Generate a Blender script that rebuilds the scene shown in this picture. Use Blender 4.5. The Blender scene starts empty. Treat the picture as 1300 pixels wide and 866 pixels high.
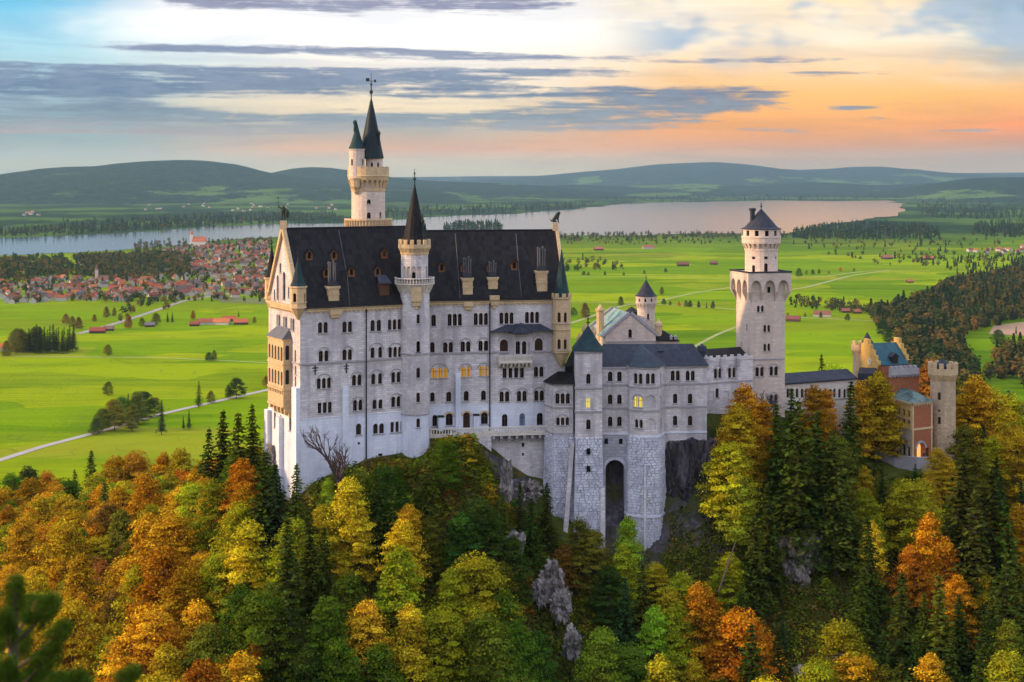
import bpy, bmesh, math, random
import numpy as np
from mathutils import Vector, Matrix
from mathutils.geometry import delaunay_2d_cdt

# ------------------------------------------------------------------ camera, sky, sun, exposure
F, CX, HY, CZ = 1900.0, 650.0, 225.0, 180.0      # focal length and principal point in photo pixels, eye height over the plain
SC = bpy.context.scene
COL = SC.collection
cam_d = bpy.data.cameras.new('camera')
cam_d.sensor_width = 36.0
cam_d.lens = 36.0 * F / 1300.0
cam_d.shift_y = -(433.0 - HY) / 1300.0
cam_d.clip_start = 0.5
cam_d.clip_end = 60000.0
cam_d.dof.use_dof = True
cam_d.dof.focus_distance = 285.0
cam_d.dof.aperture_fstop = 3.2
cam = bpy.data.objects.new('camera', cam_d)
cam.location = (0, 0, CZ)
cam.rotation_euler = (math.radians(90), 0, 0)
COL.objects.link(cam)
SC.camera = cam

SUN_AZ, SUN_EL = math.radians(-97), math.radians(17)   # azimuth from +Y towards +X
sun_d = bpy.data.lights.new('sun', 'SUN')
sun_d.energy = 5.0
sun_d.angle = math.radians(3.0)
sun_d.color = (1.0, 0.62, 0.30)
sun = bpy.data.objects.new('sun', sun_d)
sv = Vector((math.sin(SUN_AZ) * math.cos(SUN_EL), math.cos(SUN_AZ) * math.cos(SUN_EL), math.sin(SUN_EL)))
sun.rotation_euler = sv.to_track_quat('Z', 'Y').to_euler()
sun.location = (-400, 200, 500)
COL.objects.link(sun)

SC.view_settings.view_transform = 'Standard'
SC.view_settings.look = 'None'
SC.view_settings.exposure = 0.2
SC.view_settings.gamma = 1.0
SC.view_settings.use_curve_mapping = False
SC.cycles.use_denoising = True
SC.cycles.max_bounces = 6
SC.cycles.diffuse_bounces = 3
SC.cycles.glossy_bounces = 2
SC.cycles.transmission_bounces = 3
SC.cycles.transparent_max_bounces = 6
SC.cycles.volume_bounces = 1
SC.cycles.sample_clamp_indirect = 6.0
SC.cycles.use_adaptive_sampling = True
SC.cycles.adaptive_threshold = 0.02


def lin(r, g, b):
    f = lambda c: c / 255 / 12.92 if c / 255 <= 0.04045 else ((c / 255 + 0.055) / 1.055) ** 2.4
    return (f(r), f(g), f(b), 1.0)


class NT:
    """small helper to write node trees"""
    def __init__(s, tree):
        s.t = tree
        tree.nodes.clear()

    def n(s, typ, **kw):
        o = s.t.nodes.new(typ)
        for k, v in kw.items():
            setattr(o, k, v)
        return o

    def link(s, a, b):
        s.t.links.new(a, b)

    def put(s, sock, v):
        if hasattr(v, 'is_output'):
            s.t.links.new(v, sock)
        else:
            sock.default_value = v

    def m(s, op, a, b=None, c=None, clamp=False):
        o = s.n('ShaderNodeMath', operation=op, use_clamp=clamp)
        s.put(o.inputs[0], a)
        if b is not None: s.put(o.inputs[1], b)
        if c is not None: s.put(o.inputs[2], c)
        return o.outputs[0]

    def sstep(s, v, a, b, lo=0.0, hi=1.0):
        o = s.n('ShaderNodeMapRange', interpolation_type='SMOOTHSTEP')
        s.put(o.inputs['Value'], v)
        o.inputs['From Min'].default_value = a; o.inputs['From Max'].default_value = b
        o.inputs['To Min'].default_value = lo; o.inputs['To Max'].default_value = hi
        return o.outputs[0]

    def mix(s, f, a, b, blend='MIX'):
        o = s.n('ShaderNodeMix', data_type='RGBA', blend_type=blend)
        s.put(o.inputs[0], f); s.put(o.inputs[6], a); s.put(o.inputs[7], b)
        return o.outputs[2]

    def ramp(s, v, stops, interp='LINEAR'):
        o = s.n('ShaderNodeValToRGB')
        cr = o.color_ramp
        cr.interpolation = interp
        while len(cr.elements) < len(stops): cr.elements.new(0.5)
        for e, (p, c) in zip(cr.elements, sorted(stops, key=lambda q: q[0])):
            e.position = p
            e.color = c if len(c) == 4 else (*c, 1)
        s.put(o.inputs[0], v)
        return o.outputs[0]

    def vec(s, x, y, z=0.0):
        o = s.n('ShaderNodeCombineXYZ')
        s.put(o.inputs[0], x); s.put(o.inputs[1], y); s.put(o.inputs[2], z)
        return o.outputs[0]

    def noise(s, v, scale=1.0, detail=4.0, rough=0.55, dist=0.0):
        o = s.n('ShaderNodeTexNoise')
        s.put(o.inputs['Vector'], v)
        o.inputs['Scale'].default_value = scale; o.inputs['Detail'].default_value = detail
        o.inputs['Roughness'].default_value = rough; o.inputs['Distortion'].default_value = dist
        return o.outputs['Fac']


def make_world():
    w = bpy.data.worlds.new('World')
    SC.world = w
    w.use_nodes = True
    T = NT(w.node_tree)
    tc = T.n('ShaderNodeTexCoord')
    sp = T.n('ShaderNodeSeparateXYZ')
    T.link(tc.outputs['Generated'], sp.inputs[0])
    az = T.m('ARCTAN2', sp.outputs[0], sp.outputs[1])
    el = T.m('ARCSINE', T.m('MAXIMUM', T.m('MINIMUM', sp.outputs[2], 1.0), -1.0))
    E = lambda py: max(0.0, (HY - py) / F) / 0.5       # ramp position of a photo row
    t = T.m('DIVIDE', T.m('MAXIMUM', el, 0.0), 0.5)
    cl = lambda y, *c: (E(y), lin(*c))
    up = [(0.36, lin(246, 240, 218)), (0.7, lin(238, 226, 206)), (1.0, lin(160, 176, 205))]
    upc = [(0.36, lin(255, 240, 208)), (0.7, lin(250, 226, 186)), (1.0, lin(180, 186, 205))]
    upr = [(0.36, lin(255, 196, 112)), (0.7, lin(255, 204, 130)), (1.0, lin(180, 186, 205))]
    L = T.ramp(t, [cl(225, 186, 180, 138), cl(205, 176, 174, 142), cl(180, 148, 164, 156), cl(150, 140, 164, 172), cl(110, 178, 202, 208),
                   cl(60, 172, 220, 232), cl(10, 108, 200, 232)] + up)
    C = T.ramp(t, [cl(225, 206, 192, 146), cl(205, 214, 190, 142), cl(190, 236, 170, 108), cl(165, 186, 174, 152), cl(135, 244, 220, 180),
                   cl(80, 250, 240, 226), cl(35, 255, 253, 248)] + upc)
    R = T.ramp(t, [cl(225, 190, 164, 116), cl(205, 196, 156, 102), cl(182, 234, 152, 72), cl(160, 255, 166, 64), cl(125, 255, 188, 92), cl(95, 255, 206, 146),
                   cl(50, 255, 236, 206)] + upr)
    FR = T.ramp(t, [cl(225, 194, 164, 116), cl(200, 192, 152, 104), cl(178, 220, 138, 78), cl(162, 255, 146, 60), cl(125, 255, 188, 100), cl(90, 226, 200, 160),
                    cl(55, 160, 182, 190), cl(10, 108, 156, 182)] + up)
    wob = T.noise(T.vec(T.m('MULTIPLY', az, 6.0), T.m('MULTIPLY', el, 14.0), 3.0), 1.0, 4.0)
    azw = T.m('ADD', az, T.m('MULTIPLY', T.m('SUBTRACT', wob, 0.5), 0.22))
    col = T.mix(T.sstep(azw, -0.30, -0.10), L, C)
    col = T.mix(T.sstep(azw, -0.04, 0.15), col, R)
    col = T.mix(T.sstep(azw, 0.22, 0.34), col, FR)
    col = T.mix(T.m('MULTIPLY', T.m('MULTIPLY', T.sstep(el, 0.075, 0.10), T.sstep(azw, -0.30, -0.20)), T.sstep(azw, -0.04, 0.16, 1.0, 0.0)), col, (1.02, 0.985, 0.93, 1))
    # wispy bright streaks high in the right half
    wis = T.noise(T.vec(T.m('ADD', T.m('MULTIPLY', az, 9.0), T.m('MULTIPLY', el, 14.0)), T.m('MULTIPLY', el, 30.0), 7.0), 1.0, 6.0, 0.6, 0.4)
    col = T.mix(T.m('MULTIPLY', T.sstep(wis, 0.46, 0.66), T.m('MULTIPLY', T.sstep(az, 0.0, 0.1), T.sstep(el, 0.05, 0.09))), col, lin(255, 240, 214))
    bl = T.noise(T.vec(T.m('MULTIPLY', az, 11.0), T.m('MULTIPLY', el, 26.0), 21.0), 1.0, 3.0)
    col = T.mix(T.m('MULTIPLY', T.sstep(bl, 0.48, 0.62), T.m('MULTIPLY', T.sstep(az, 0.05, 0.12), T.sstep(el, 0.062, 0.09))), col, lin(170, 188, 205))
    br_ = T.noise(T.vec(T.m('ADD', T.m('MULTIPLY', az, 5.5), T.m('MULTIPLY', el, 6.0)), T.m('MULTIPLY', el, 48.0), 31.0), 1.0, 7.0, 0.6, 0.6)
    col = T.mix(T.sstep(br_, 0.42, 0.64, 0.0, 0.55), col, T.mix(1.0, col, (0.70, 0.74, 0.86, 1), 'MULTIPLY'))
    # slate cloud bands
    px = lambda p: (p - CX) / F
    py = lambda y: (HY - y) / F

    def band(y, h, x0, x1, fade, amp):
        e = T.m('DIVIDE', T.m('SUBTRACT', el, py(y)), h / F)
        g = T.m('EXPONENT', T.m('MULTIPLY', T.m('MULTIPLY', e, e), -1.0))
        a = T.m('MULTIPLY', T.sstep(az, px(x0) - fade / F, px(x0) + fade / F), T.sstep(az, px(x1) - fade / F, px(x1) + fade / F, 1.0, 0.0))
        return T.m('MULTIPLY', T.m('MULTIPLY', g, a), amp)
    n1 = T.noise(T.vec(T.m('MULTIPLY', az, 7.0), T.m('MULTIPLY', el, 95.0), 1.0), 1.0, 7.0, 0.58, 0.5)
    n2 = T.noise(T.vec(T.m('MULTIPLY', az, 34.0), T.m('MULTIPLY', el, 130.0), 5.0), 1.0, 8.0, 0.65, 0.3)
    n3 = T.noise(T.vec(T.m('MULTIPLY', az, 14.0), T.m('MULTIPLY', el, 330.0), 9.0), 1.0, 6.0, 0.6, 0.3)
    nn = T.m('ADD', T.m('ADD', T.m('MULTIPLY', n1, 0.30), T.m('MULTIPLY', n2, 0.42)), T.m('MULTIPLY', n3, 0.38))
    bands = [(2, 18, 190, 730, 80, 0.40), (66, 8, 120, 560, 140, 0.34), (73, 7, 480, 800, 110, 0.3), (79, 6, 800, 1070, 110, 0.25), (96, 5, 985, 1130, 60, 0.25),
             (92, 8, -200, 800, 60, 0.30), (110, 17, -200, 660, 90, 0.36), (116, 7, 500, 800, 40, 0.36), (117, 13, 790, 1020, 60, 0.27), (136, 13, 690, 1000, 80, 0.25), (150, 10, 640, 850, 60, 0.36),
             (146, 20, -250, 230, 90, 0.33), (154, 15, 190, 900, 110, 0.33), (139, 4, 1045, 1115, 30, 0.24), (152, 4, 1080, 1130, 25, 0.22), (166, 4, 930, 1030, 40, 0.2), (126, 3, 1200, 1250, 20, 0.2), (168, 4, 1150, 1260, 50, 0.2), (166, 9, -100, 420, 120, 0.26), (178, 11, 900, 1500, 120, 0.10)]
    tot = None
    for b in bands:
        v = band(*b)
        tot = v if tot is None else T.m('ADD', tot, v)
    cm = T.sstep(T.m('ADD', T.m('MINIMUM', tot, 0.30), nn), 0.71, 0.88)
    slate = T.ramp(t, [cl(200, 168, 146, 122), cl(172, 166, 150, 142), cl(150, 112, 130, 142), cl(118, 80, 108, 140), cl(85, 106, 124, 156), cl(40, 128, 132, 164), cl(0, 118, 122, 156)])
    slate = T.mix(T.m('MULTIPLY', T.sstep(n2, 0.4, 0.66), 0.45), slate, T.mix(0.4, slate, lin(196, 202, 208)))
    col = T.mix(T.m('MULTIPLY', cm, 0.93), col, slate)
    # the rest of the dome: cool soft sky round the sides and back, warm glow beside the sun, nishita blue overhead
    sky = T.n('ShaderNodeTexSky', sky_type='NISHITA', sun_disc=False, sun_elevation=SUN_EL, sun_rotation=SUN_AZ)
    nis = T.mix(1.0, sky.outputs[0], (0.05, 0.05, 0.05, 1), 'MULTIPLY')
    back = T.ramp(t, [(0.0, (0.66, 0.63, 0.73, 1)), (0.3, (0.95, 0.91, 0.99, 1)), (1.0, (0.80, 0.85, 1.1, 1))])
    back = T.mix(1.0, back, (1.2, 1.2, 1.2, 1), 'MULTIPLY')
    col = T.mix(T.sstep(T.m('ABSOLUTE', az), 0.5, 1.3), col, back)
    dome = T.mix(1.0, back, nis, 'ADD')
    col = T.mix(T.sstep(el, 0.25, 0.7), col, dome)
    bg = T.n('ShaderNodeBackground')
    T.link(col, bg.inputs[0])
    bg.inputs[1].default_value = 1.0
    out = T.n('ShaderNodeOutputWorld')
    T.link(bg.outputs[0], out.inputs[0])
    w.cycles.sampling_method = 'MANUAL'
    w.cycles.sample_map_resolution = 1024


make_world()
RND = random.Random(11)


# ------------------------------------------------------------------ geometry helpers
def P(px, py, Y):
    """the place that stands in photo pixel (px, py) at Y metres from the eye"""
    return Vector(((px - CX) / F * Y, Y, CZ - (py - HY) / F * Y))


def G(px, Y):
    return Vector(((px - CX) / F * Y, Y))


def ZZ(py, Y):
    return CZ - (py - HY) / F * Y


def plain(px, py, z=0.0):
    Y = (CZ - z) * F / (py - HY)
    return Vector(((px - CX) / F * Y, Y, z))


BASE = {}


def tag(o, label=None, cat=None, group=None, kind=None):
    if label: o['label'] = label
    if cat: o['category'] = cat
    if group: o['group'] = group
    if kind: o['kind'] = kind
    return o


def root(name, label, cat, loc, group=None):
    o = bpy.data.objects.new(name, None)
    o.empty_display_size = 1.0
    o.location = loc
    COL.objects.link(o)
    BASE[o.name] = Vector(loc)
    return tag(o, label, cat, group)


class MB:
    def __init__(s):
        s.v = []; s.f = []; s.sm = []; s.mi = []; s.cur = 0; s.smooth = False

    def add(s, verts, faces):
        b = len(s.v)
        s.v.extend([tuple(p) for p in verts])
        for f in faces:
            s.f.append([b + i for i in f]); s.sm.append(s.smooth); s.mi.append(s.cur)

    def quad(s, *p):
        s.add(p, [list(range(len(p)))])

    def obox(s, c, ax, ay, az):
        """box from centre and three half vectors"""
        c = Vector(c); ax = Vector(ax); ay = Vector(ay); az = Vector(az)
        vs = [c + sx * ax + sy * ay + sz * az for sz in (-1, 1) for sx, sy in ((-1, -1), (1, -1), (1, 1), (-1, 1))]
        s.add(vs, [[3, 2, 1, 0], [4, 5, 6, 7], [0, 1, 5, 4], [1, 2, 6, 5], [2, 3, 7, 6], [3, 0, 4, 7]])

    def box(s, x0, x1, y0, y1, z0, z1):
        s.obox(((x0 + x1) / 2, (y0 + y1) / 2, (z0 + z1) / 2), ((x1 - x0) / 2, 0, 0), (0, (y1 - y0) / 2, 0), (0, 0, (z1 - z0) / 2))

    def prism(s, pts, z0, z1, top=True, pts2=None):
        n = len(pts)
        q = pts2 or pts
        vs = [(p[0], p[1], z0) for p in pts] + [(p[0], p[1], z1) for p in q]
        fs = [[i, (i + 1) % n, n + (i + 1) % n, n + i] for i in range(n)]
        if top: fs += [list(range(n - 1, -1, -1)), list(range(n, 2 * n))]
        s.add(vs, fs)

    def lathe(s, cx, cy, prof, n=24, a0=0.0):
        b = []
        for r, z in prof:
            for i in range(n):
                a = a0 + 2 * math.pi * i / n
                b.append((cx + r * math.cos(a), cy + r * math.sin(a), z))
        fs = []
        for k in range(len(prof) - 1):
            for i in range(n):
                j = (i + 1) % n
                fs.append([k * n + i, k * n + j, (k + 1) * n + j, (k + 1) * n + i])
        fs.append([i for i in range(n - 1, -1, -1)])
        fs.append([(len(prof) - 1) * n + i for i in range(n)])
        s.add(b, fs)

    def tube(s, a, b, r0, r1=None, n=6):
        a = Vector(a); b = Vector(b); r1 = r0 if r1 is None else r1
        d = (b - a).normalized()
        u = d.cross(Vector((0, 0, 1)) if abs(d.z) < 0.9 else Vector((1, 0, 0))).normalized(); w = d.cross(u)
        vs = [a + (u * math.cos(2 * math.pi * i / n) + w * math.sin(2 * math.pi * i / n)) * r0 for i in range(n)]
        vs += [b + (u * math.cos(2 * math.pi * i / n) + w * math.sin(2 * math.pi * i / n)) * r1 for i in range(n)]
        s.add(vs, [[i, (i + 1) % n, n + (i + 1) % n, n + i] for i in range(n)] + [list(range(n - 1, -1, -1)), list(range(n, 2 * n))])

    def mesh(s, name, off=Vector((0, 0, 0))):
        me = bpy.data.meshes.new(name)
        me.from_pydata([(x - off[0], y - off[1], z - off[2]) for x, y, z in s.v], [], s.f)
        n = len(me.polygons)
        me.polygons.foreach_set('use_smooth', s.sm)
        me.polygons.foreach_set('material_index', s.mi)
        # uv in metres, box style along each face's own plane
        V = np.array(s.v)
        uvl = me.uv_layers.new(name='UVMap')
        out = np.zeros((len(me.loops), 2))
        for p in me.polygons:
            nr = p.normal
            if abs(nr.z) > 0.98:
                U = Vector((1, 0, 0)); W = Vector((0, 1, 0))
            else:
                U = Vector((-nr.y, nr.x, 0)).normalized(); W = nr.cross(U)
            ids = list(p.vertices)
            pts = V[ids]
            out[p.loop_start:p.loop_start + len(ids), 0] = pts @ np.array(U)
            out[p.loop_start:p.loop_start + len(ids), 1] = pts @ np.array(W)
        uvl.data.foreach_set('uv', out.ravel())
        me.update()
        return me

    def build(s, name, mats, parent=None, loc=None):
        if parent is not None:
            off = BASE[parent.name]
        else:
            off = Vector(loc) if loc is not None else Vector((0, 0, 0))
        me = s.mesh(name, off)
        for m in (mats if isinstance(mats, (list, tuple)) else [mats]): me.materials.append(m)
        o = bpy.data.objects.new(name, me)
        COL.objects.link(o)
        if parent is not None:
            o.parent = parent
            BASE[o.name] = BASE[parent.name]
        else:
            o.location = off
            BASE[o.name] = off
        return o


class Wall:
    """a vertical wall plane from A to B (left to right seen from outside); u runs along it"""
    def __init__(s, A, B):
        s.A = Vector((A[0], A[1])); s.B = Vector((B[0], B[1]))
        d = s.B - s.A
        s.len = d.length
        s.u = d / s.len
        s.n = Vector((s.u.y, -s.u.x))
        s.holes = []

    def pt(s, u, z, off=0.0):
        q = s.A + s.u * u + s.n * off
        return Vector((q.x, q.y, z))

    def uv(s, px, py):
        d = Vector(((px - CX) / F, 1.0))
        t = s.A.dot(s.n) / d.dot(s.n)
        q = d * t
        return (q - s.A).dot(s.u), CZ - (py - HY) / F * t

    def bar(s, mb, u0, u1, z0, z1, o0, o1):
        c = s.pt((u0 + u1) / 2, (z0 + z1) / 2, (o0 + o1) / 2)
        mb.obox(c, (s.u.x * (u1 - u0) / 2, s.u.y * (u1 - u0) / 2, 0), (s.n.x * (o1 - o0) / 2, s.n.y * (o1 - o0) / 2, 0), (0, 0, (z1 - z0) / 2))

    def panel(s, mb, outline, depth=0.3):
        pts = [Vector(p) for p in outline]
        polys = [list(range(len(pts)))]
        for h, _d in s.holes:
            polys.append(list(range(len(pts), len(pts) + len(h))))
            pts += [Vector(p) for p in h]
        r = delaunay_2d_cdt(pts, [], polys, 2, 1e-5)
        vs, fs = r[0], r[2]
        V3 = [s.pt(p.x, p.y) for p in vs]
        good = []
        for f in fs:
            a = sum(vs[f[i]].x * vs[f[(i + 1) % len(f)]].y - vs[f[(i + 1) % len(f)]].x * vs[f[i]].y for i in range(len(f)))
            good.append(list(f) if a > 0 else list(reversed(f)))
        mb.add(V3, good)
        for h, dd in s.holes:
            for i in range(len(h)):
                a, b = h[i], h[(i + 1) % len(h)]
                mb.quad(s.pt(*a), s.pt(*b), s.pt(*b, -dd), s.pt(*a, -dd))


def arch(uc, z0, w, h, seg=7, pointed=False):
    """outline of a round-headed opening, counter-clockwise"""
    r = w / 2
    p = [(uc - r, z0), (uc + r, z0)]
    zs = z0 + h - (r if not pointed else w * 0.8)
    if pointed:
        for i in range(seg + 1):
            t = i / seg
            p.append((uc + r * math.cos(t * math.pi / 2) ** 0.9 if t < 1 else uc, zs + w * 0.8 * math.sin(t * math.pi / 2)))
        for i in range(1, seg + 1):
            t = 1 - i / seg
            p.append((uc - r * math.cos(t * math.pi / 2) ** 0.9, zs + w * 0.8 * math.sin(t * math.pi / 2)))
        return p
    for i in range(seg + 1):
        a = math.pi * i / seg
        p.append((uc + r * math.cos(a), zs + r * math.sin(a)))
    return p


def rect(u0, u1, z0, z1):
    return [(u0, z0), (u1, z0), (u1, z1), (u0, z1)]


# ------------------------------------------------------------------ materials
def new_mat(name):
    m = bpy.data.materials.new(name)
    m.use_nodes = True
    T = NT(m.node_tree)
    out = T.n('ShaderNodeOutputMaterial')
    b = T.n('ShaderNodeBsdfPrincipled')
    T.link(b.outputs[0], out.inputs[0])
    b.inputs['Specular IOR Level'].default_value = 0.25
    b.inputs['Roughness'].default_value = 0.85
    return m, T, b, out


def masonry(name, c, mort=0.8, bw=1.05, bh=0.42, bump=0.05, stain=0.25, var=0.12, rough=0.9, stain_c=None):
    m, T, b, out = new_mat(name)
    uv = T.n('ShaderNodeTexCoord').outputs['UV']
    geo = T.n('ShaderNodeNewGeometry').outputs['Position']
    br = T.n('ShaderNodeTexBrick')
    T.link(uv, br.inputs['Vector'])
    c = np.array(c)
    br.inputs['Color1'].default_value = (*np.clip(c * (1 + var), 0, 1), 1)
    br.inputs['Color2'].default_value = (*(c * (1 - var)), 1)
    br.inputs['Mortar'].default_value = (*(c * mort), 1)
    br.inputs['Scale'].default_value = 1.0
    br.inputs['Mortar Size'].default_value = 0.03
    br.inputs['Mortar Smooth'].default_value = 0.3
    br.inputs['Brick Width'].default_value = bw
    br.inputs['Row Height'].default_value = bh
    mp = T.n('ShaderNodeMapping'); T.link(geo, mp.inputs[0]); mp.inputs['Scale'].default_value = (0.55, 0.55, 0.07)
    st = T.noise(mp.outputs[0], 1.0, 5, 0.6)
    big = T.noise(geo, 0.16, 5, 0.6)
    sc = stain_c or tuple(c * np.array((0.62, 0.60, 0.60)))
    col = T.mix(T.m('MULTIPLY', T.sstep(st, 0.44, 0.70), stain), br.outputs[0], (*sc, 1))
    col = T.mix(T.m('MULTIPLY', T.sstep(big, 0.42, 0.7), stain * 0.8), col, (*sc, 1))
    T.link(col, b.inputs['Base Color'])
    b.inputs['Roughness'].default_value = rough
    fine = T.noise(geo, 3.0, 4, 0.6)
    hgt = T.m('ADD', T.m('MULTIPLY', br.outputs['Fac'], -0.5), fine)
    bp = T.n('ShaderNodeBump'); bp.inputs['Strength'].default_value = 0.6; bp.inputs['Distance'].default_value = bump
    T.link(hgt, bp.inputs['Height']); T.link(bp.outputs[0], b.inputs['Normal'])
    return m


def flat(name, c, rough=0.8, var=0.2, scale=0.8, metal=0.0, bump=0.0, c2=None):
    m, T, b, out = new_mat(name)
    geo = T.n('ShaderNodeNewGeometry').outputs['Position']
    n = T.noise(geo, scale, 5, 0.6)
    c = np.array(c)
    d = np.array(c2) if c2 else c * (1 - var)
    T.link(T.mix(T.sstep(n, 0.35, 0.65), (*(c), 1), (*d, 1)), b.inputs['Base Color'])
    b.inputs['Roughness'].default_value = rough
    b.inputs['Metallic'].default_value = metal
    if bump:
        bp = T.n('ShaderNodeBump'); bp.inputs['Distance'].default_value = bump
        T.link(n, bp.inputs['Height']); T.link(bp.outputs[0], b.inputs['Normal'])
    return m


def roofing(name, c, c2, seam=0.6, rough=0.5, patina=None):
    """sheet or slate roof: seams down the slope, rows across, patches of weathering"""
    m, T, b, out = new_mat(name)
    uv = T.n('ShaderNodeTexCoord').outputs['UV']
    geo = T.n('ShaderNodeNewGeometry').outputs['Position']
    br = T.n('ShaderNodeTexBrick')
    T.link(uv, br.inputs['Vector'])
    br.offset = 0.5
    br.inputs['Color1'].default_value = (*c, 1); br.inputs['Color2'].default_value = (*c2, 1)
    br.inputs['Mortar'].default_value = (*(np.array(c) * 0.6), 1)
    br.inputs['Scale'].default_value = 1.0; br.inputs['Mortar Size'].default_value = 0.025
    br.inputs['Brick Width'].default_value = seam; br.inputs['Row Height'].default_value = seam * 1.6
    mp = T.n('ShaderNodeMapping'); T.link(geo, mp.inputs[0]); mp.inputs['Scale'].default_value = (0.5, 0.5, 0.1)
    st = T.noise(mp.outputs[0], 1.0, 5, 0.65)
    col = br.outputs[0]
    if patina:
        col = T.mix(T.sstep(st, 0.42, 0.66), col, (*patina, 1))
    else:
        col = T.mix(T.m('MULTIPLY', T.sstep(st, 0.5, 0.72), 0.5), col, (*(np.array(c) * 1.9 + 0.006), 1))
    T.link(col, b.inputs['Base Color'])
    b.inputs['Roughness'].default_value = rough
    b.inputs['Specular IOR Level'].default_value = 0.12
    bp = T.n('ShaderNodeBump'); bp.inputs['Strength'].default_value = 0.5; bp.inputs['Distance'].default_value = 0.04
    T.link(T.m('ADD', T.m('MULTIPLY', br.outputs['Fac'], -0.6), st), bp.inputs['Height']); T.link(bp.outputs[0], b.inputs['Normal'])
    return m


def emissive(name, c, base, s):
    m, T, b, out = new_mat(name)
    b.inputs['Base Color'].default_value = (*base, 1)
    b.inputs['Emission Color'].default_value = (*c, 1)
    b.inputs['Emission Strength'].default_value = s
    return m


MAT = {}
MAT['lime'] = masonry('pale limestone', (0.62, 0.58, 0.57), 0.66, stain=0.8, var=0.15, stain_c=(.34, .31, .32))
MAT['white'] = masonry('white lower limestone', (0.68, 0.71, 0.78), 0.9, 1.5, 0.6, stain=0.7, var=0.06, stain_c=(0.44, 0.47, 0.56))
MAT['tan'] = masonry('tan sandstone', (0.60, 0.44, 0.25), 0.75, 0.8, 0.4, stain=0.45, var=0.12)
MAT['towerstone'] = masonry('warm tower limestone', (0.62, 0.51, 0.425), 0.82, 0.9, 0.42, stain=0.35, var=0.10)
MAT['band'] = flat('grey moulding stone', (0.36, 0.34, 0.35), 0.9)
MAT['rough'] = flat('rock faced block stone', (0.64, 0.65, 0.71), 0.95, scale=0.5, bump=0.12, c2=(0.47, 0.47, 0.53))
MAT['joint'] = flat('dark joint stone', (0.46, 0.46, 0.51), 0.95)
MAT['slate'] = roofing('black slate roof', (0.0065, 0.006, 0.0065), (0.018, 0.0165, 0.017), 0.7, 0.55)
MAT['slate2'] = roofing('grey blue slate roof', (0.028, 0.032, 0.045), (0.04, 0.044, 0.058), 0.6, 0.6)
MAT['slatecopper'] = roofing('slate blue roof with copper streaks', (0.028, 0.034, 0.046), (0.036, 0.044, 0.056), 0.6, 0.6, (0.026, 0.058, 0.070))
MAT['copper'] = roofing('patina copper roof', (0.016, 0.047, 0.049), (0.024, 0.062, 0.062), 0.55, 0.6, (0.016, 0.026, 0.034))
MAT['copper2'] = roofing('pale verdigris roof', (0.22, 0.30, 0.27), (0.26, 0.34, 0.31), 0.6, 0.6, (0.05, 0.17, 0.19))
MAT['frontroof'] = roofing('streaked verdigris roof', (0.12, 0.18, 0.155), (0.15, 0.21, 0.18), 0.6, 0.6, (0.035, 0.06, 0.068))
MAT['blueroof'] = roofing('blue green copper roof', (0.025, 0.095, 0.115), (0.035, 0.115, 0.135), 0.6, 0.5, (0.03, 0.07, 0.09))
MAT['bronze'] = flat('weathered bronze', (0.03, 0.045, 0.035), 0.6, metal=0.3)
MAT['iron'] = flat('dark iron', (0.02, 0.02, 0.022), 0.6)
MAT['lead'] = flat('grey flue metal', (0.14, 0.14, 0.15), 0.5, metal=0.3)
MAT['glass'] = flat('dark window glass', (0.012, 0.011, 0.013), 0.12, scale=0.3)
MAT['glassbrown'] = flat('brown framed window', (0.05, 0.022, 0.010), 0.3, scale=0.5)
MAT['glasslit'] = emissive('lit window glass', (1.0, 0.48, 0.07), (0.1, 0.06, 0.02), 0.34)
MAT['glassyellow'] = emissive('bright lit window glass', (1.0, 0.80, 0.14), (0.2, 0.15, 0.02), 0.75)
MAT['glasssky'] = flat('glass with painted sky tint', (0.16, 0.22, 0.30), 0.1)  # sky reflection put into the base colour
MAT['brick'] = masonry('red brick', (0.36, 0.13, 0.06), 0.8, 0.5, 0.2, stain=0.3)
MAT['yellow'] = masonry('yellow sandstone', (0.62, 0.40, 0.12), 0.8, 0.8, 0.35, stain=0.4)
MAT['cream'] = masonry('cream limestone', (0.66, 0.60, 0.52), 0.85, 0.9, 0.4, stain=0.3)
MAT['wood'] = flat('brown door wood', (0.10, 0.045, 0.02), 0.7)
MAT['lucarne'] = flat('brown dormer boards', (0.18, 0.08, 0.03), 0.8)
MAT['bark'] = flat('tree bark', (0.10, 0.075, 0.06), 0.95, scale=2.0)
MAT['greybark'] = flat('pale grey bark', (0.085, 0.066, 0.068), 0.95, scale=2.0)


def leaf_mat(name, trans=0.35, amp=1.0):
    """leaves take the tree's own colour; each leaf its own lighter or yellower tint"""
    m = bpy.data.materials.new(name)
    m.use_nodes = True
    T = NT(m.node_tree)
    out = T.n('ShaderNodeOutputMaterial')
    oi = T.n('ShaderNodeObjectInfo')
    at = T.n('ShaderNodeAttribute'); at.attribute_name = 'tint'
    tint = at.outputs['Fac']
    hs = T.n('ShaderNodeHueSaturation')
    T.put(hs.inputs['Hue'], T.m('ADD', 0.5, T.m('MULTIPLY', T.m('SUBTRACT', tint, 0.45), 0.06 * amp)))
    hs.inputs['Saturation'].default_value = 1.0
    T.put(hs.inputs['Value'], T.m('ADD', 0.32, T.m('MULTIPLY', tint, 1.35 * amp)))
    T.link(oi.outputs['Color'], hs.inputs['Color'])
    d = T.n('ShaderNodeBsdfDiffuse'); T.link(hs.outputs[0], d.inputs[0])
    tr = T.n('ShaderNodeBsdfTranslucent'); T.link(hs.outputs[0], tr.inputs[0])
    mx = T.n('ShaderNodeMixShader'); mx.inputs[0].default_value = trans
    T.link(d.outputs[0], mx.inputs[1]); T.link(tr.outputs[0], mx.inputs[2])
    T.link(mx.outputs[0], out.inputs[0])
    return m


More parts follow.
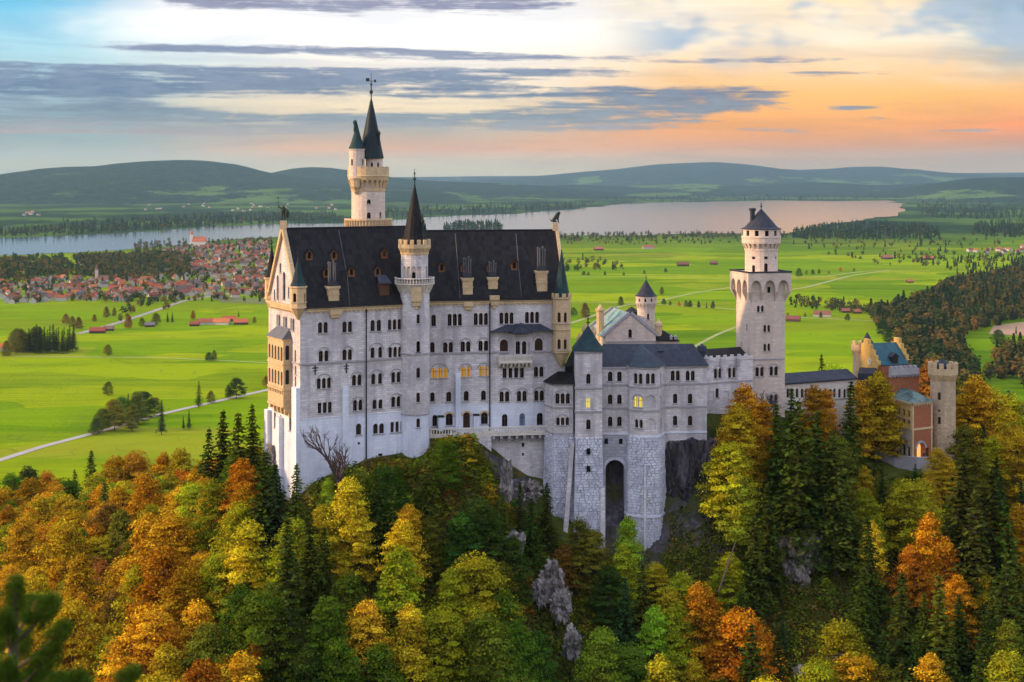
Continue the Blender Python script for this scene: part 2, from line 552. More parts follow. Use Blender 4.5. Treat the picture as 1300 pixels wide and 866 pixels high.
MAT['leaf'] = leaf_mat('broad leaves', 0.26)
MAT['needle'] = leaf_mat('needles', 0.15)


def rock_mat():
    m, T, b, out = new_mat('grey cliff rock')
    geo = T.n('ShaderNodeNewGeometry').outputs['Position']
    mp = T.n('ShaderNodeMapping'); T.link(geo, mp.inputs[0]); mp.inputs['Scale'].default_value = (0.5, 0.5, 0.18); mp.inputs['Rotation'].default_value = (0.2, 0.35, 0)
    n = T.noise(mp.outputs[0], 0.9, 8, 0.68, 0.6)
    n2 = T.noise(geo, 0.35, 6, 0.65)
    col = T.ramp(n, [(0.25, (0.014, 0.012, 0.015)), (0.45, (0.050, 0.042, 0.052)), (0.60, (0.095, 0.082, 0.096)), (0.8, (0.20, 0.18, 0.19))])
    col = T.mix(T.sstep(n2, 0.52, 0.66), col, (0.045, 0.055, 0.018, 1))
    T.link(col, b.inputs['Base Color'])
    bp = T.n('ShaderNodeBump'); bp.inputs['Distance'].default_value = 0.7
    T.link(n, bp.inputs['Height']); T.link(bp.outputs[0], b.inputs['Normal'])
    return m


def pale_rock_mat():
    m, T, b, out = new_mat('pale limestone rock')
    geo = T.n('ShaderNodeNewGeometry').outputs['Position']
    mp = T.n('ShaderNodeMapping'); T.link(geo, mp.inputs[0]); mp.inputs['Scale'].default_value = (0.7, 0.7, 0.35); mp.inputs['Rotation'].default_value = (0.3, 0.5, 0)
    n = T.noise(mp.outputs[0], 1.1, 8, 0.68, 0.6)
    n2 = T.noise(geo, 0.5, 6, 0.65)
    col = T.ramp(n, [(0.3, (0.045, 0.040, 0.036)), (0.48, (0.19, 0.17, 0.155)), (0.6, (0.38, 0.34, 0.305)), (0.78, (0.60, 0.53, 0.47))])
    col = T.mix(T.sstep(n2, 0.55, 0.68), col, (0.05, 0.06, 0.02, 1))
    T.link(col, b.inputs['Base Color'])
    bp = T.n('ShaderNodeBump'); bp.inputs['Distance'].default_value = 0.6
    T.link(n, bp.inputs['Height']); T.link(bp.outputs[0], b.inputs['Normal'])
    return m


MAT['rock'] = rock_mat()
MAT['palerock'] = pale_rock_mat()


# ------------------------------------------------------------------ terrain
def vnoise(x, y, seed=0):
    xi = np.floor(x).astype(np.int64); yi = np.floor(y).astype(np.int64)
    xf = x - xi; yf = y - yi
    xf = xf * xf * (3 - 2 * xf); yf = yf * yf * (3 - 2 * yf)

    def h(a, b):
        v = (a * 374761393 + b * 668265263 + seed * 974711) & 0xFFFFFFFF
        v = ((v ^ (v >> 13)) * 1274126177) & 0xFFFFFFFF
        return ((v ^ (v >> 16)) & 0xFFFF) / 65535.0
    return (h(xi, yi) * (1 - xf) + h(xi + 1, yi) * xf) * (1 - yf) + (h(xi, yi + 1) * (1 - xf) + h(xi + 1, yi + 1) * xf) * yf


def fbm(x, y, seed=0, oc=4):
    t = 0; a = 0.5
    for k in range(oc):
        t = t + a * vnoise(x * 2 ** k, y * 2 ** k, seed + k); a *= 0.5
    return t / (1 - 0.5 ** oc) - 0.5


CTRL = [(-100, 150, -95), (-100, 250, -98), (-100, 400, -104), (-300, 200, -100), (-300, 350, -104),
        (0, 190, -90), (0, 300, -96), (0, 420, -102), (100, 200, -88), (150, 240, -91), (150, 300, -92), (150, 400, -96),
        (240, 240, -88), (240, 300, -88), (240, 380, -92),
        (300, 200, -90), (300, 260, -80), (300, 300, -76), (300, 340, -76), (300, 400, -88),
        (345, 286, -58), (345, 270, -66), (380, 269, -57), (450, 273, -53.5), (520, 275, -53), (556, 279, -51), (600, 282, -49.5), (640, 284, -55), (640, 279, -61), (668, 284, -63), (685, 281, -66),
        (600, 276, -51), (560, 272, -52), (700, 281, -66), (745, 279, -71), (780, 283, -70), (820, 278, -75), (868, 283, -66), (885, 284, -64),
        (880, 291, -50), (925, 292, -51), (960, 300, -48), (1000, 308, -48), (1050, 312, -51), (905, 284, -60),
        (800, 300, -47), (700, 300, -47), (600, 310, -50), (500, 310, -52), (400, 310, -62), (500, 340, -75), (800, 340, -65), (700, 380, -95), (900, 380, -90),
        (380, 255, -70), (380, 240, -80), (450, 262, -63), (450, 245, -79), (560, 266, -58), (560, 250, -76), (560, 235, -90),
        (650, 268, -70), (650, 250, -86), (700, 268, -77), (700, 250, -91), (745, 268, -80), (780, 250, -92), (820, 268, -83), (870, 270, -78), (950, 285, -64), (950, 265, -81), (950, 245, -94),
        (1020, 290, -66), (1020, 270, -78), (1020, 250, -92), (1110, 300, -64), (1112, 306, -60.5), (1140, 304, -60.5), (1165, 302, -60.5), (1188, 303, -60.5), (1110, 285, -69), (1110, 265, -80), (1110, 245, -92),
        (1130, 314, -59.2), (1170, 312, -59.2), (1200, 314, -59.4), (1150, 330, -59.0), (1105, 322, -58), (1090, 330, -58),
        (1225, 312, -64), (1215, 290, -73), (1215, 260, -86), (1300, 320, -70), (1300, 290, -78), (1300, 250, -90), (1400, 300, -82), (1400, 250, -95), (1250, 360, -72), (1300, 420, -88), (1150, 380, -84),
        (1600, 300, -90), (1600, 220, -100),
        (300, 205, -97), (560, 205, -108), (800, 205, -112), (1050, 205, -112), (1300, 205, -108),
        (100, 140, -95), (650, 120, -112), (1200, 140, -112), (650, 60, -90), (-200, 60, -90), (1500, 60, -90), (-800, 100, -100), (2200, 100, -100)]
cp = np.array([[(px - CX) / F * d, d, z] for px, d, z in CTRL] + [[0, 1, -3], [-3, 6, -5.0], [6, 6, -6], [-3, 9, -7.2], [0, 18, -20], [-12, 14, -14], [12, 14, -16], [0, 35, -55], [-40, -60, 0], [40, -60, 0], [0, -200, 20]])


def rbf_fit(c):
    n = len(c)
    r = np.sqrt(((c[:, None, :2] - c[None, :, :2]) ** 2).sum(-1))
    A = np.zeros((n + 3, n + 3))
    A[:n, :n] = r - 1e-9 * np.eye(n)
    A[:n, n] = 1; A[:n, n + 1:n + 3] = c[:, :2]
    A[n:, :n] = A[:n, n:].T
    b = np.concatenate([c[:, 2], np.zeros(3)])
    return np.linalg.solve(A, b)


RW = rbf_fit(cp)


def smooth(a, b, x):
    t = np.clip((x - a) / (b - a), 0, 1)
    return t * t * (3 - 2 * t)


def ground_z(X, Y):
    """height of the ground sheet over the plain (array in, array out)"""
    X = np.asarray(X, float); Y = np.asarray(Y, float)
    sh = X.shape
    x = X.ravel(); y = Y.ravel()
    near = (np.abs(x) < 700) & (y < 800) & (y > -500)
    z = np.zeros_like(x)
    xs, ys = x[near], y[near]
    hz = np.full(xs.shape, RW[-3])
    hz += RW[-2] * xs + RW[-1] * ys
    for i in range(len(cp)):
        hz += RW[i] * np.sqrt((xs - cp[i, 0]) ** 2 + (ys - cp[i, 1]) ** 2)
    hz += fbm(xs / 9.0, ys / 9.0, 3, 3) * 2.4 * smooth(20, 60, ys)
    hz = np.clip(hz + CZ, 0, CZ + 30)
    m = 1 - smooth(430, 720, ys)
    m *= 1 - smooth(520, 690, np.abs(xs))
    z[near] = hz * m
    return z.reshape(sh)


def gz(x, y):
    return float(ground_z(np.array([x]), np.array([y]))[0])


def axis(lo, hi, step, far, g):
    a = list(np.arange(lo, hi + 1e-6, step))
    s = step; v = hi
    while v < far[1]:
        s *= g; v += s; a.append(v)
    s = step; v = lo
    pre = []
    while v > far[0]:
        s *= g; v -= s; pre.append(v)
    return np.array(pre[::-1] + a)


def grid_mesh(name, X, Y, Z, mat, smooth_=True):
    ny, nx = X.shape
    v = np.stack([X.ravel(), Y.ravel(), Z.ravel()], 1)
    idx = np.arange(nx * ny).reshape(ny, nx)
    q = np.stack([idx[:-1, :-1], idx[:-1, 1:], idx[1:, 1:], idx[1:, :-1]], -1).reshape(-1, 4)
    me = bpy.data.meshes.new(name)
    me.vertices.add(len(v)); me.vertices.foreach_set('co', v.ravel())
    me.loops.add(q.size); me.loops.foreach_set('vertex_index', q.ravel())
    me.polygons.add(len(q)); me.polygons.foreach_set('loop_start', np.arange(0, q.size, 4))
    me.polygons.foreach_set('use_smooth', np.full(len(q), smooth_))
    me.update(calc_edges=True)
    me.materials.append(mat)
    o = bpy.data.objects.new(name, me)
    COL.objects.link(o)
    return o


def ground_mat():
    m, T, b, out = new_mat('ground')
    geo = T.n('ShaderNodeNewGeometry')
    pos = geo.outputs['Position']
    sp = T.n('ShaderNodeSeparateXYZ'); T.link(pos, sp.inputs[0])
    sn = T.n('ShaderNodeSeparateXYZ'); T.link(geo.outputs['True Normal'], sn.inputs[0])
    # meadows of the plain: long strips of differently mown grass
    mp = T.n('ShaderNodeMapping'); T.link(pos, mp.inputs[0]); mp.inputs['Rotation'].default_value = (0, 0, 0.35); mp.inputs['Scale'].default_value = (1 / 260, 1 / 120, 1)
    wob = T.noise(pos, 0.004, 2)
    mv = T.n('ShaderNodeVectorMath', operation='ADD'); T.link(mp.outputs[0], mv.inputs[0]); T.link(T.vec(T.m('MULTIPLY', wob, 1.0), T.m('MULTIPLY', wob, 1.4)), mv.inputs[1])
    vo = T.n('ShaderNodeTexVoronoi'); vo.distance = 'CHEBYCHEV'; T.link(mv.outputs[0], vo.inputs['Vector']); vo.inputs['Scale'].default_value = 1.0
    vs = T.n('ShaderNodeSeparateColor'); T.link(vo.outputs['Color'], vs.inputs[0])
    g1 = T.ramp(vs.outputs[0], [(0.0, (0.090, 0.185, 0.002)), (0.3, (0.175, 0.285, 0.002)), (0.55, (0.27, 0.325, 0.003)), (0.8, (0.070, 0.150, 0.002)), (0.94, (0.24, 0.29, 0.008)), (1.0, (0.20, 0.18, 0.02))])
    ve = T.n('ShaderNodeTexVoronoi'); ve.feature = 'DISTANCE_TO_EDGE'; T.link(mv.outputs[0], ve.inputs['Vector'])
    n1 = T.noise(pos, 0.012, 6, 0.6)
    mp2 = T.n('ShaderNodeMapping'); T.link(pos, mp2.inputs[0]); mp2.inputs['Rotation'].default_value = (0, 0, 0.25); mp2.inputs['Scale'].default_value = (0.002, 0.05, 1)
    n2 = T.noise(mp2.outputs[0], 1.0, 4)
    g1 = T.mix(T.m('MULTIPLY', T.sstep(n1, 0.45, 0.7), 0.55), g1, (0.075, 0.15, 0.005, 1))
    g1 = T.mix(T.m('MULTIPLY', T.sstep(n2, 0.45, 0.65), 0.4), g1, (0.21, 0.305, 0.006, 1))
    mp3 = T.n('ShaderNodeMapping'); T.link(pos, mp3.inputs[0]); mp3.inputs['Rotation'].default_value = (0, 0, -1.1); mp3.inputs['Scale'].default_value = (0.004, 0.11, 1)
    n3 = T.noise(mp3.outputs[0], 1.0, 3)
    g1 = T.mix(T.m('MULTIPLY', T.sstep(n3, 0.46, 0.62), T.sstep(vs.outputs[1], 0.35, 0.6, 0.0, 0.4)), g1, (0.095, 0.185, 0.005, 1))
    g1 = T.mix(T.m('MULTIPLY', T.sstep(ve.outputs['Distance'], 0.016, 0.004), 0.45), g1, (0.10, 0.13, 0.02, 1))
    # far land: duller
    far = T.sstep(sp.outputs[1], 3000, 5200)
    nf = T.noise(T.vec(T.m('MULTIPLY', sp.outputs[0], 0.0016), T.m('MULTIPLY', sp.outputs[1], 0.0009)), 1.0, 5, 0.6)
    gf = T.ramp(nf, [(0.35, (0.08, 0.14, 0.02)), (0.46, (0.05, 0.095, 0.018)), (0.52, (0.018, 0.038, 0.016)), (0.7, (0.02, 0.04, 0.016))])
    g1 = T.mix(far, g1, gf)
    # castle hill: leaf litter, moss and bare rock on the steep parts
    h = T.noise(pos, 0.22, 7, 0.65)
    h2 = T.noise(pos, 0.06, 4, 0.6)
    lit = T.ramp(h, [(0.3, (0.020, 0.024, 0.008)), (0.48, (0.045, 0.050, 0.012)), (0.58, (0.080, 0.070, 0.018)), (0.72, (0.13, 0.085, 0.024))])
    lit = T.mix(T.sstep(h2, 0.46, 0.6), lit, T.ramp(h, [(0.3, (0.025, 0.04, 0.010)), (0.7, (0.10, 0.11, 0.02))]))
    rk = T.ramp(T.noise(pos, 0.6, 7, 0.7, 0.5), [(0.3, (0.02, 0.018, 0.02)), (0.55, (0.085, 0.075, 0.082)), (0.75, (0.22, 0.20, 0.20))])
    steep = T.sstep(T.m('ADD', sn.outputs[2], T.m('MULTIPLY', T.m('SUBTRACT', h2, 0.5), 0.9)), 0.60, 0.46)
    lit = T.mix(steep, lit, rk)
    hill = T.sstep(T.m('ADD', sp.outputs[2], T.m('MULTIPLY', T.m('SUBTRACT', h2, 0.5), 10.0)), 4.0, 12.0)
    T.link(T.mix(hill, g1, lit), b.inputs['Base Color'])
    b.inputs['Roughness'].default_value = 0.95
    b.inputs['Specular IOR Level'].default_value = 0.0
    bp = T.n('ShaderNodeBump'); bp.inputs['Distance'].default_value = 0.8
    T.link(h, bp.inputs['Height']); T.link(bp.outputs[0], b.inputs['Normal'])
    return m


gx = axis(-210, 230, 3.0, (-15500, 16500), 1.075)
gy = axis(0, 640, 3.0, (-700, 26500), 1.065)
GX, GY = np.meshgrid(gx, gy)
GZ = ground_z(GX, GY)
ground = grid_mesh('ground', GX, GY, GZ, ground_mat())
tag(ground, kind='structure')


# distant hills beyond the lake
def prof(pts, D):
    xs = np.array([(p[0] - CX) / F * D for p in pts]); zs = np.array([CZ - (p[1] - HY) / F * D for p in pts])
    return xs, zs


RIDGES = [
    (14000, [(-900, 215), (-200, 222), (-60, 230), (0, 228), (30, 221), (60, 214), (90, 212), (140, 211), (170, 207), (200, 204.5), (235, 203), (260, 204), (300, 209), (330, 217), (352, 221), (400, 227), (470, 232), (540, 238), (600, 246), (680, 256), (2000, 256)], 4600, 2600),
    (15800, [(-900, 260), (240, 255), (290, 246), (315, 236), (350, 219), (375, 213.5), (395, 212), (420, 213), (450, 217), (490, 224), (540, 229), (590, 231), (640, 233), (690, 236), (740, 240), (800, 247), (2200, 250)], 3800, 2600),
    (24000, [(-900, 235), (400, 234), (540, 232), (600, 228.5), (660, 225), (700, 222), (740, 218), (780, 215), (830, 209), (870, 207), (905, 206), (940, 209), (975, 214), (1010, 216), (1050, 214.5), (1080, 212), (1110, 211.5), (1140, 214), (1180, 218.5), (1230, 221), (1300, 222.5), (1500, 223), (2000, 218)], 7500, 2600),
    (17500, [(-900, 300), (560, 260), (640, 240), (720, 234), (800, 237), (880, 233), (960, 236), (1030, 231), (1100, 235), (1200, 232), (1300, 235), (2000, 240)], 4000, 2200),
    (13500, [(-900, 300), (1060, 280), (1120, 256), (1160, 240), (1205, 231), (1240, 226), (1280, 225), (1330, 226), (1420, 221), (1600, 215), (2200, 212)], 3200, 2200),
    (26600, [(-3000, 222), (0, 222), (500, 225), (700, 223), (1000, 221), (1300, 219), (1600, 220), (3000, 221)], 2000, 1500)]


def hills_z(X, Y):
    Z = np.full(X.shape, -30.0)
    for k, (D, pts, wf, wb) in enumerate(RIDGES):
        xs, zs = prof(pts, D)
        H = np.interp(X, xs, zs)
        dy = Y - D + 900 * fbm(X / 3600, X * 0 + k * 7.3, 5 + k, 3)
        t = np.where(dy < 0, -dy / wf, dy / wb)
        g = np.clip(1 - t, 0, 1); g = g * g * (3 - 2 * g)
        z = H * g + 60 * fbm(X / 760, Y / 1100, 9 + k, 4) * np.clip(g * 2, 0, 1) * np.clip(t * 3, 0.12, 1) - 30 * (1 - np.clip(g * 6, 0, 1))
        Z = np.maximum(Z, z)
    return Z


def hills_mat():
    m, T, b, out = new_mat('wooded hills')
    geo = T.n('ShaderNodeNewGeometry')
    pos = geo.outputs['Position']
    mp = T.n('ShaderNodeMapping'); T.link(pos, mp.inputs[0]); mp.inputs['Scale'].default_value = (0.0009, 0.00045, 0.003)
    n = T.noise(mp.outputs[0], 1.0, 11, 0.68)
    hd = T.noise(pos, 0.006, 6, 0.75)
    sp = T.n('ShaderNodeSeparateXYZ'); T.link(pos, sp.inputs[0])
    v = T.m('ADD', n, T.m('MULTIPLY', T.sstep(sp.outputs[2], 80, 380), 0.14))
    fine = T.noise(pos, 0.03, 4, 0.7)
    wood = T.ramp(T.noise(pos, 0.011, 6, 0.75), [(0.34, (0.003, 0.012, 0.009)), (0.5, (0.012, 0.030, 0.015)), (0.66, (0.034, 0.060, 0.022))])
    field = T.ramp(T.noise(pos, 0.0035, 3), [(0.35, (0.05, 0.105, 0.02)), (0.65, (0.085, 0.14, 0.03))])
    T.link(T.mix(T.m('MAXIMUM', T.sstep(v, 0.430, 0.442), T.sstep(hd, 0.56, 0.60)), field, wood), b.inputs['Base Color'])
    b.inputs['Roughness'].default_value = 1.0
    b.inputs['Specular IOR Level'].default_value = 0.0
    bp = T.n('ShaderNodeBump'); bp.inputs['Distance'].default_value = 12.0
    T.link(fine, bp.inputs['Height']); T.link(bp.outputs[0], b.inputs['Normal'])
    return m


hx = np.arange(-12500, 14500, 100.0)
hy = np.arange(9000, 28500, 110.0)
HX, HYY = np.meshgrid(hx, hy)
hills = grid_mesh('hills', HX, HYY, hills_z(HX, HYY), hills_mat())
tag(hills, kind='structure')


# the lake
def water_mat():
    m, T, b, out = new_mat('lake water')
    pos = T.n('ShaderNodeNewGeometry').outputs['Position']
    b.inputs['Base Color'].default_value = (0.02, 0.03, 0.035, 1)
    b.inputs['Roughness'].default_value = 0.10
    b.inputs['Specular IOR Level'].default_value = 0.6
    b.inputs['IOR'].default_value = 1.5
    mp = T.n('ShaderNodeMapping'); T.link(pos, mp.inputs[0]); mp.inputs['Scale'].default_value = (0.01, 0.03, 1)
    n = T.noise(mp.outputs[0], 1.0, 4)
    bp = T.n('ShaderNodeBump'); bp.inputs['Strength'].default_value = 0.10; bp.inputs['Distance'].default_value = 0.10
    T.link(n, bp.inputs['Height']); T.link(bp.outputs[0], b.inputs['Normal'])
    return m


def flat_poly(name, pix, mat, z, jitter=0.0, kind='structure'):
    pts = [plain(px, py, z) for px, py in pix]
    if jitter:                                        # break the straight edges into an uneven shore
        q = []
        r = random.Random(5)
        for a, b in zip(pts, pts[1:] + pts[:1]):
            for k in range(6):
                p = a.lerp(b, k / 6)
                q.append(p + Vector((r.uniform(-1, 1), r.uniform(-1, 1), 0)) * jitter * (p.y / 4000) * (1 if k else 0.2))
        pts = q
    r = delaunay_2d_cdt([Vector((p.x, p.y)) for p in pts], [], [list(range(len(pts)))], 1, 1e-4)
    mb = MB()
    fs = []
    for f in r[2]:
        a = sum(r[0][f[i]].x * r[0][f[(i + 1) % 3]].y - r[0][f[(i + 1) % 3]].x * r[0][f[i]].y for i in range(len(f)))
        fs.append(list(f) if a > 0 else list(reversed(f)))
    mb.add([(p.x, p.y, z) for p in r[0]], fs)
    o = mb.build(name, mat)
    tag(o, kind=kind)
    return o


flat_poly('lake', [(-700, 350), (-160, 332), (0, 325), (60, 322), (150, 318), (250, 308), (330, 302), (420, 297), (500, 293), (560, 294), (600, 291), (640, 296), (720, 299), (800, 299), (900, 296.5), (985, 297), (1020, 292), (1040, 286), (1100, 279),
          (1140, 273), (1143, 260), (1130, 254.5), (1050, 255.5), (980, 254.5), (900, 256), (840, 257), (780, 260), (740, 265), (700, 268), (640, 272), (560, 275), (490, 280), (430, 284), (350, 284), (250, 289), (150, 296), (60, 300), (0, 301.5), (-160, 305), (-700, 318)],
          water_mat(), 0.6, 26)


# roads and paths over the plain
def ribbon(name, pix, width, mat, z=0.25, kind='structure'):
    pts = [plain(px, py) for px, py in pix]
    dense = []
    for a, b in zip(pts, pts[1:]):
        for k in range(8): dense.append(a.lerp(b, k / 8))
    dense.append(pts[-1])
    sm = list(dense)
    for _ in range(3):
        sm = [sm[0]] + [(sm[i - 1] + sm[i] * 2 + sm[i + 1]) / 4 for i in range(1, len(sm) - 1)] + [sm[-1]]
    L = []; R = []
    for i, p in enumerate(sm):
        d = (sm[min(i + 1, len(sm) - 1)] - sm[max(i - 1, 0)]).normalized()
        s = Vector((-d.y, d.x, 0)) * width / 2
        L.append(p + s); R.append(p - s)
    mb = MB()
    for i in range(len(sm) - 1):
        zs = [gz(q.x, q.y) + z for q in (R[i], R[i + 1], L[i + 1], L[i])]
        mb.quad(*[(q.x, q.y, h) for q, h in zip((R[i], R[i + 1], L[i + 1], L[i]), zs)])
    o = mb.build(name, mat)
    return tag(o, kind=kind)


MAT['road'] = flat('pale gravel road', (0.36, 0.33, 0.30), 0.95, 0.1, 0.05)
MAT['path'] = flat('pale grassy track', (0.29, 0.31, 0.12), 0.95, 0.15, 0.05)
MAT['tar'] = flat('grey tarred road', (0.30, 0.27, 0.25), 0.95, 0.1, 0.05)
ribbon('road', [(-60, 604), (20, 578), (55, 567), (120, 550), (200, 527), (270, 511), (345, 494), (420, 478)], 6.5, MAT['road'])
ribbon('road', [(100, 424), (150, 410), (190, 397), (230, 383), (262, 377), (345, 366)], 9, MAT['tar'])
ribbon('path', [(-60, 460), (0, 452), (60, 453), (200, 454), (345, 461)], 4.5, MAT['path'])
ribbon('path', [(720, 412), (745, 404), (790, 388), (830, 384), (880, 372), (935, 364)], 7, MAT['path'])
ribbon('path', [(720, 383), (800, 385), (870, 388), (935, 393), (1010, 403), (1080, 406), (1170, 411)], 7, MAT['path'])
ribbon('path', [(880, 441), (910, 425), (940, 413), (1000, 400)], 5, MAT['path'])
ribbon('path', [(720, 352), (850, 351), (940, 355), (1040, 352), (1100, 344), (1180, 344)], 7, MAT['path'])
ribbon('path', [(960, 372), (1020, 366), (1080, 350), (1130, 343)], 8, MAT['path'])


# ------------------------------------------------------------------ castle building kit
def C(z):                                   # height from "metres below the eye"
    return CZ + z


def window(bld, wall, px, py, n=1, w=None, h=None, hood=False, lit=None, flat_top=False, gap=0.26, depth=0.34, sill=True, bars=False):
    u, zc = wall.uv(px, py)
    w = w or {1: 0.85, 2: 0.82, 3: 0.74, 4: 0.74}.get(n, 0.7)
    h = h or {1: 1.75, 2: 2.0, 3: 1.95, 4: 1.9}.get(n, 1.9)
    tot = n * w + (n - 1) * gap
    z0 = zc - h / 2
    mb = MB()
    for k in range(n):
        uc = u - tot / 2 + w / 2 + k * (w + gap)
        hole = rect(uc - w / 2, uc + w / 2, z0, z0 + h) if flat_top else arch(uc, z0, w, h)
        wall.holes.append((hole, depth))
        mb.cur = 0
        mb.quad(*[wall.pt(a, b, -depth + 0.02) for a, b in hole])
        mb.cur = 1
        wall.bar(mb, uc - 0.035, uc + 0.035, z0, z0 + h - 0.05, -depth + 0.02, -depth + 0.07)
        wall.bar(mb, uc - w / 2, uc + w / 2, z0 + h * 0.62, z0 + h * 0.62 + 0.07, -depth + 0.02, -depth + 0.065)
    g = MAT[lit] if lit else MAT['glass']
    o = mb.build('window', [g, MAT['wood'] if not lit else MAT['iron']], bld)
    if sill:
        s = MB()
        wall.bar(s, u - tot / 2 - 0.18, u + tot / 2 + 0.18, z0 - 0.17, z0 - 0.004, -0.05, 0.14)
        s.build('sill', MAT['band'], o)
    if n > 1 and not flat_top:
        c = MB()
        for k in range(n - 1):
            uc = u - tot / 2 + w + gap / 2 + k * (w + gap)
            p = wall.pt(uc, z0, 0.02)
            c.lathe(p.x, p.y, [(0.15, z0), (0.15, z0 + 0.12), (0.1, z0 + 0.2), (0.1, z0 + h - w * 0.62), (0.17, z0 + h - w * 0.45), (0.17, z0 + h - w * 0.36)], 8)
        c.build('colonnette', MAT['cream'], o)
    if hood:
        r = tot / 2 + 0.16
        zs = z0 + h - (0.62 if n == 2 else 0.9 if n == 3 else 0.4)
        hb = MB(); t = 0.17; seg = 14
        for k in range(seg):
            a, b = math.pi * k / seg, math.pi * (k + 1) / seg
            pts = [(u + rr * math.cos(x), zs + rr * math.sin(x)) for rr, x in ((r, a), (r + t, a), (r + t, b), (r, b))]
            f0 = [wall.pt(*p, 0.11) for p in pts]; b0 = [wall.pt(*p, -0.02) for p in pts]
            hb.quad(*f0); hb.quad(b0[1], b0[2], f0[2], f0[1]); hb.quad(b0[3], b0[0], f0[0], f0[3])
        hb.build('hood_mould', MAT['band'], o)
    return o


def band(bld, wall, z, h=0.28, proj=0.16, u0=0, u1=None, name='string_course', mat='band'):
    mb = MB()
    wall.bar(mb, u0, wall.len if u1 is None else u1, z - h / 2, z + h / 2, -0.05, proj)
    return mb.build(name, MAT[mat], bld)


def frieze_mb(mb, wall, z_top, u0=0, u1=None, step=0.85, drop=1.05, proj=0.2):
    """a row of small round corbel arches under a cornice"""
    u1 = wall.len if u1 is None else u1
    n = max(1, int((u1 - u0) / step)); st = (u1 - u0) / n
    wall.bar(mb, u0, u1, z_top - 0.3, z_top, -0.03, proj + 0.12)
    for i in range(n):
        uc = u0 + (i + 0.5) * st
        r = st * 0.36
        arc = [(uc + r * math.cos(a), z_top - drop + 0.05 + r * math.sin(a)) for a in [math.pi * k / 6 for k in range(7)]]
        out = [(u0 + i * st, z_top - drop), (uc - r, z_top - drop)] + arc[::-1][1:-1] + [(uc + r, z_top - drop), (u0 + (i + 1) * st, z_top - drop), (u0 + (i + 1) * st, z_top - 0.3), (u0 + i * st, z_top - 0.3)]
        m = len(out)
        mid = m // 2
        fr = [wall.pt(*p, proj) for p in out]; bk = [wall.pt(*p, -0.02) for p in out]
        b = len(mb.v)
        # front as fan-safe strips: two halves and a top bar
        mb.quad(*[wall.pt(*p, proj) for p in [(u0 + i * st, z_top - drop), (uc - r, z_top - drop)] + [(uc - r * math.cos(a), z_top - drop + 0.05 + r * math.sin(a)) for a in [math.pi / 12 * k for k in range(1, 7)]] + [(uc, z_top - 0.3), (u0 + i * st, z_top - 0.3)]])
        mb.quad(*[wall.pt(*p, proj) for p in [(uc, z_top - 0.3)] + [(uc + r * math.sin(a), z_top - drop + 0.05 + r * math.cos(a)) for a in [math.pi / 12 * k for k in range(0, 6)]] + [(uc + r, z_top - drop), (u0 + (i + 1) * st, z_top - drop), (u0 + (i + 1) * st, z_top - 0.3)]])
        for k in range(m - 3):
            mb.quad(fr[k + 1], fr[k], bk[k], bk[k + 1])


def crenels(mb, cx, cy, R, z0, h, n, t=0.3, fill=0.55):
    for i in range(n):
        a0 = 2 * math.pi * i / n; a1 = a0 + 2 * math.pi / n * fill
        p = [(R * math.cos(a), R * math.sin(a)) for a in (a0, (a0 + a1) / 2, a1)]
        q = [((R - t) * math.cos(a), (R - t) * math.sin(a)) for a in (a1, (a0 + a1) / 2, a0)]
        mb.prism([(cx + x, cy + y) for x, y in p + q], z0, z0 + h)


def corbels(mb, cx, cy, r0, r1, z0, z1, n, fill=0.5):
    """wedges that carry a wider storey"""
    for i in range(n):
        a0 = 2 * math.pi * i / n; a1 = a0 + 2 * math.pi / n * fill
        lo = [((r0 - 0.15) * math.cos(a0), (r0 - 0.15) * math.sin(a0)), ((r0 + 0.06) * math.cos(a0), (r0 + 0.06) * math.sin(a0)), ((r0 + 0.06) * math.cos(a1), (r0 + 0.06) * math.sin(a1)), ((r0 - 0.15) * math.cos(a1), (r0 - 0.15) * math.sin(a1))]
        hi = [((r0 - 0.15) * math.cos(a0), (r0 - 0.15) * math.sin(a0)), (r1 * math.cos(a0), r1 * math.sin(a0)), (r1 * math.cos(a1), r1 * math.sin(a1)), ((r0 - 0.15) * math.cos(a1), (r0 - 0.15) * math.sin(a1))]
        mb.prism([(cx + x, cy + y) for x, y in lo], z0, z1, True, [(cx + x, cy + y) for x, y in hi])


def facets(cx, cy, R, n, a0=0.0):
    """the flat faces of a many-sided tower, each a Wall, going round"""
    p = [(cx + R * math.cos(a0 + 2 * math.pi * i / n), cy + R * math.sin(a0 + 2 * math.pi * i / n)) for i in range(n)]
    return [Wall(p[i], p[(i + 1) % n]) for i in range(n)]


def facet_for(ws, px):
    best = None
    for w in ws:
        if w.n.y >= -0.05: continue
        m = (w.A + w.B) / 2
        q = CX + m.x / m.y * F
        if best is None or abs(q - px) < best[0]: best = (abs(q - px), w, q)
    return best[1], best[2]


def tower_wall(ws, mb, z0, z1):
    for w in ws:
        keep = w.holes
        w.holes = [h for h in keep if z0 < sum(q[1] for q in h[0]) / len(h[0]) < z1]
        w.panel(mb, rect(0, w.len, z0, z1))
        w.holes = keep


def tower_win(bld, ws, px, py, w=0.6, h=1.5, lit=None, flat_top=False, sill=True, n=1):
    f, q = facet_for(ws, px)
    return window(bld, f, q, py, n, min(w, f.len * 0.84), h, False, lit, flat_top, sill=sill)


def cone_roof(mb, cx, cy, R, z0, z1, n=24, flare=0.18):
    mb.lathe(cx, cy, [(R - 0.25, z0 - 0.08), (R, z0 - 0.06), (R, z0), (R * (0.86 - flare * 0.3), z0 + (z1 - z0) * 0.10), (R * 0.45, z0 + (z1 - z0) * 0.5), (0.05, z1)], n)


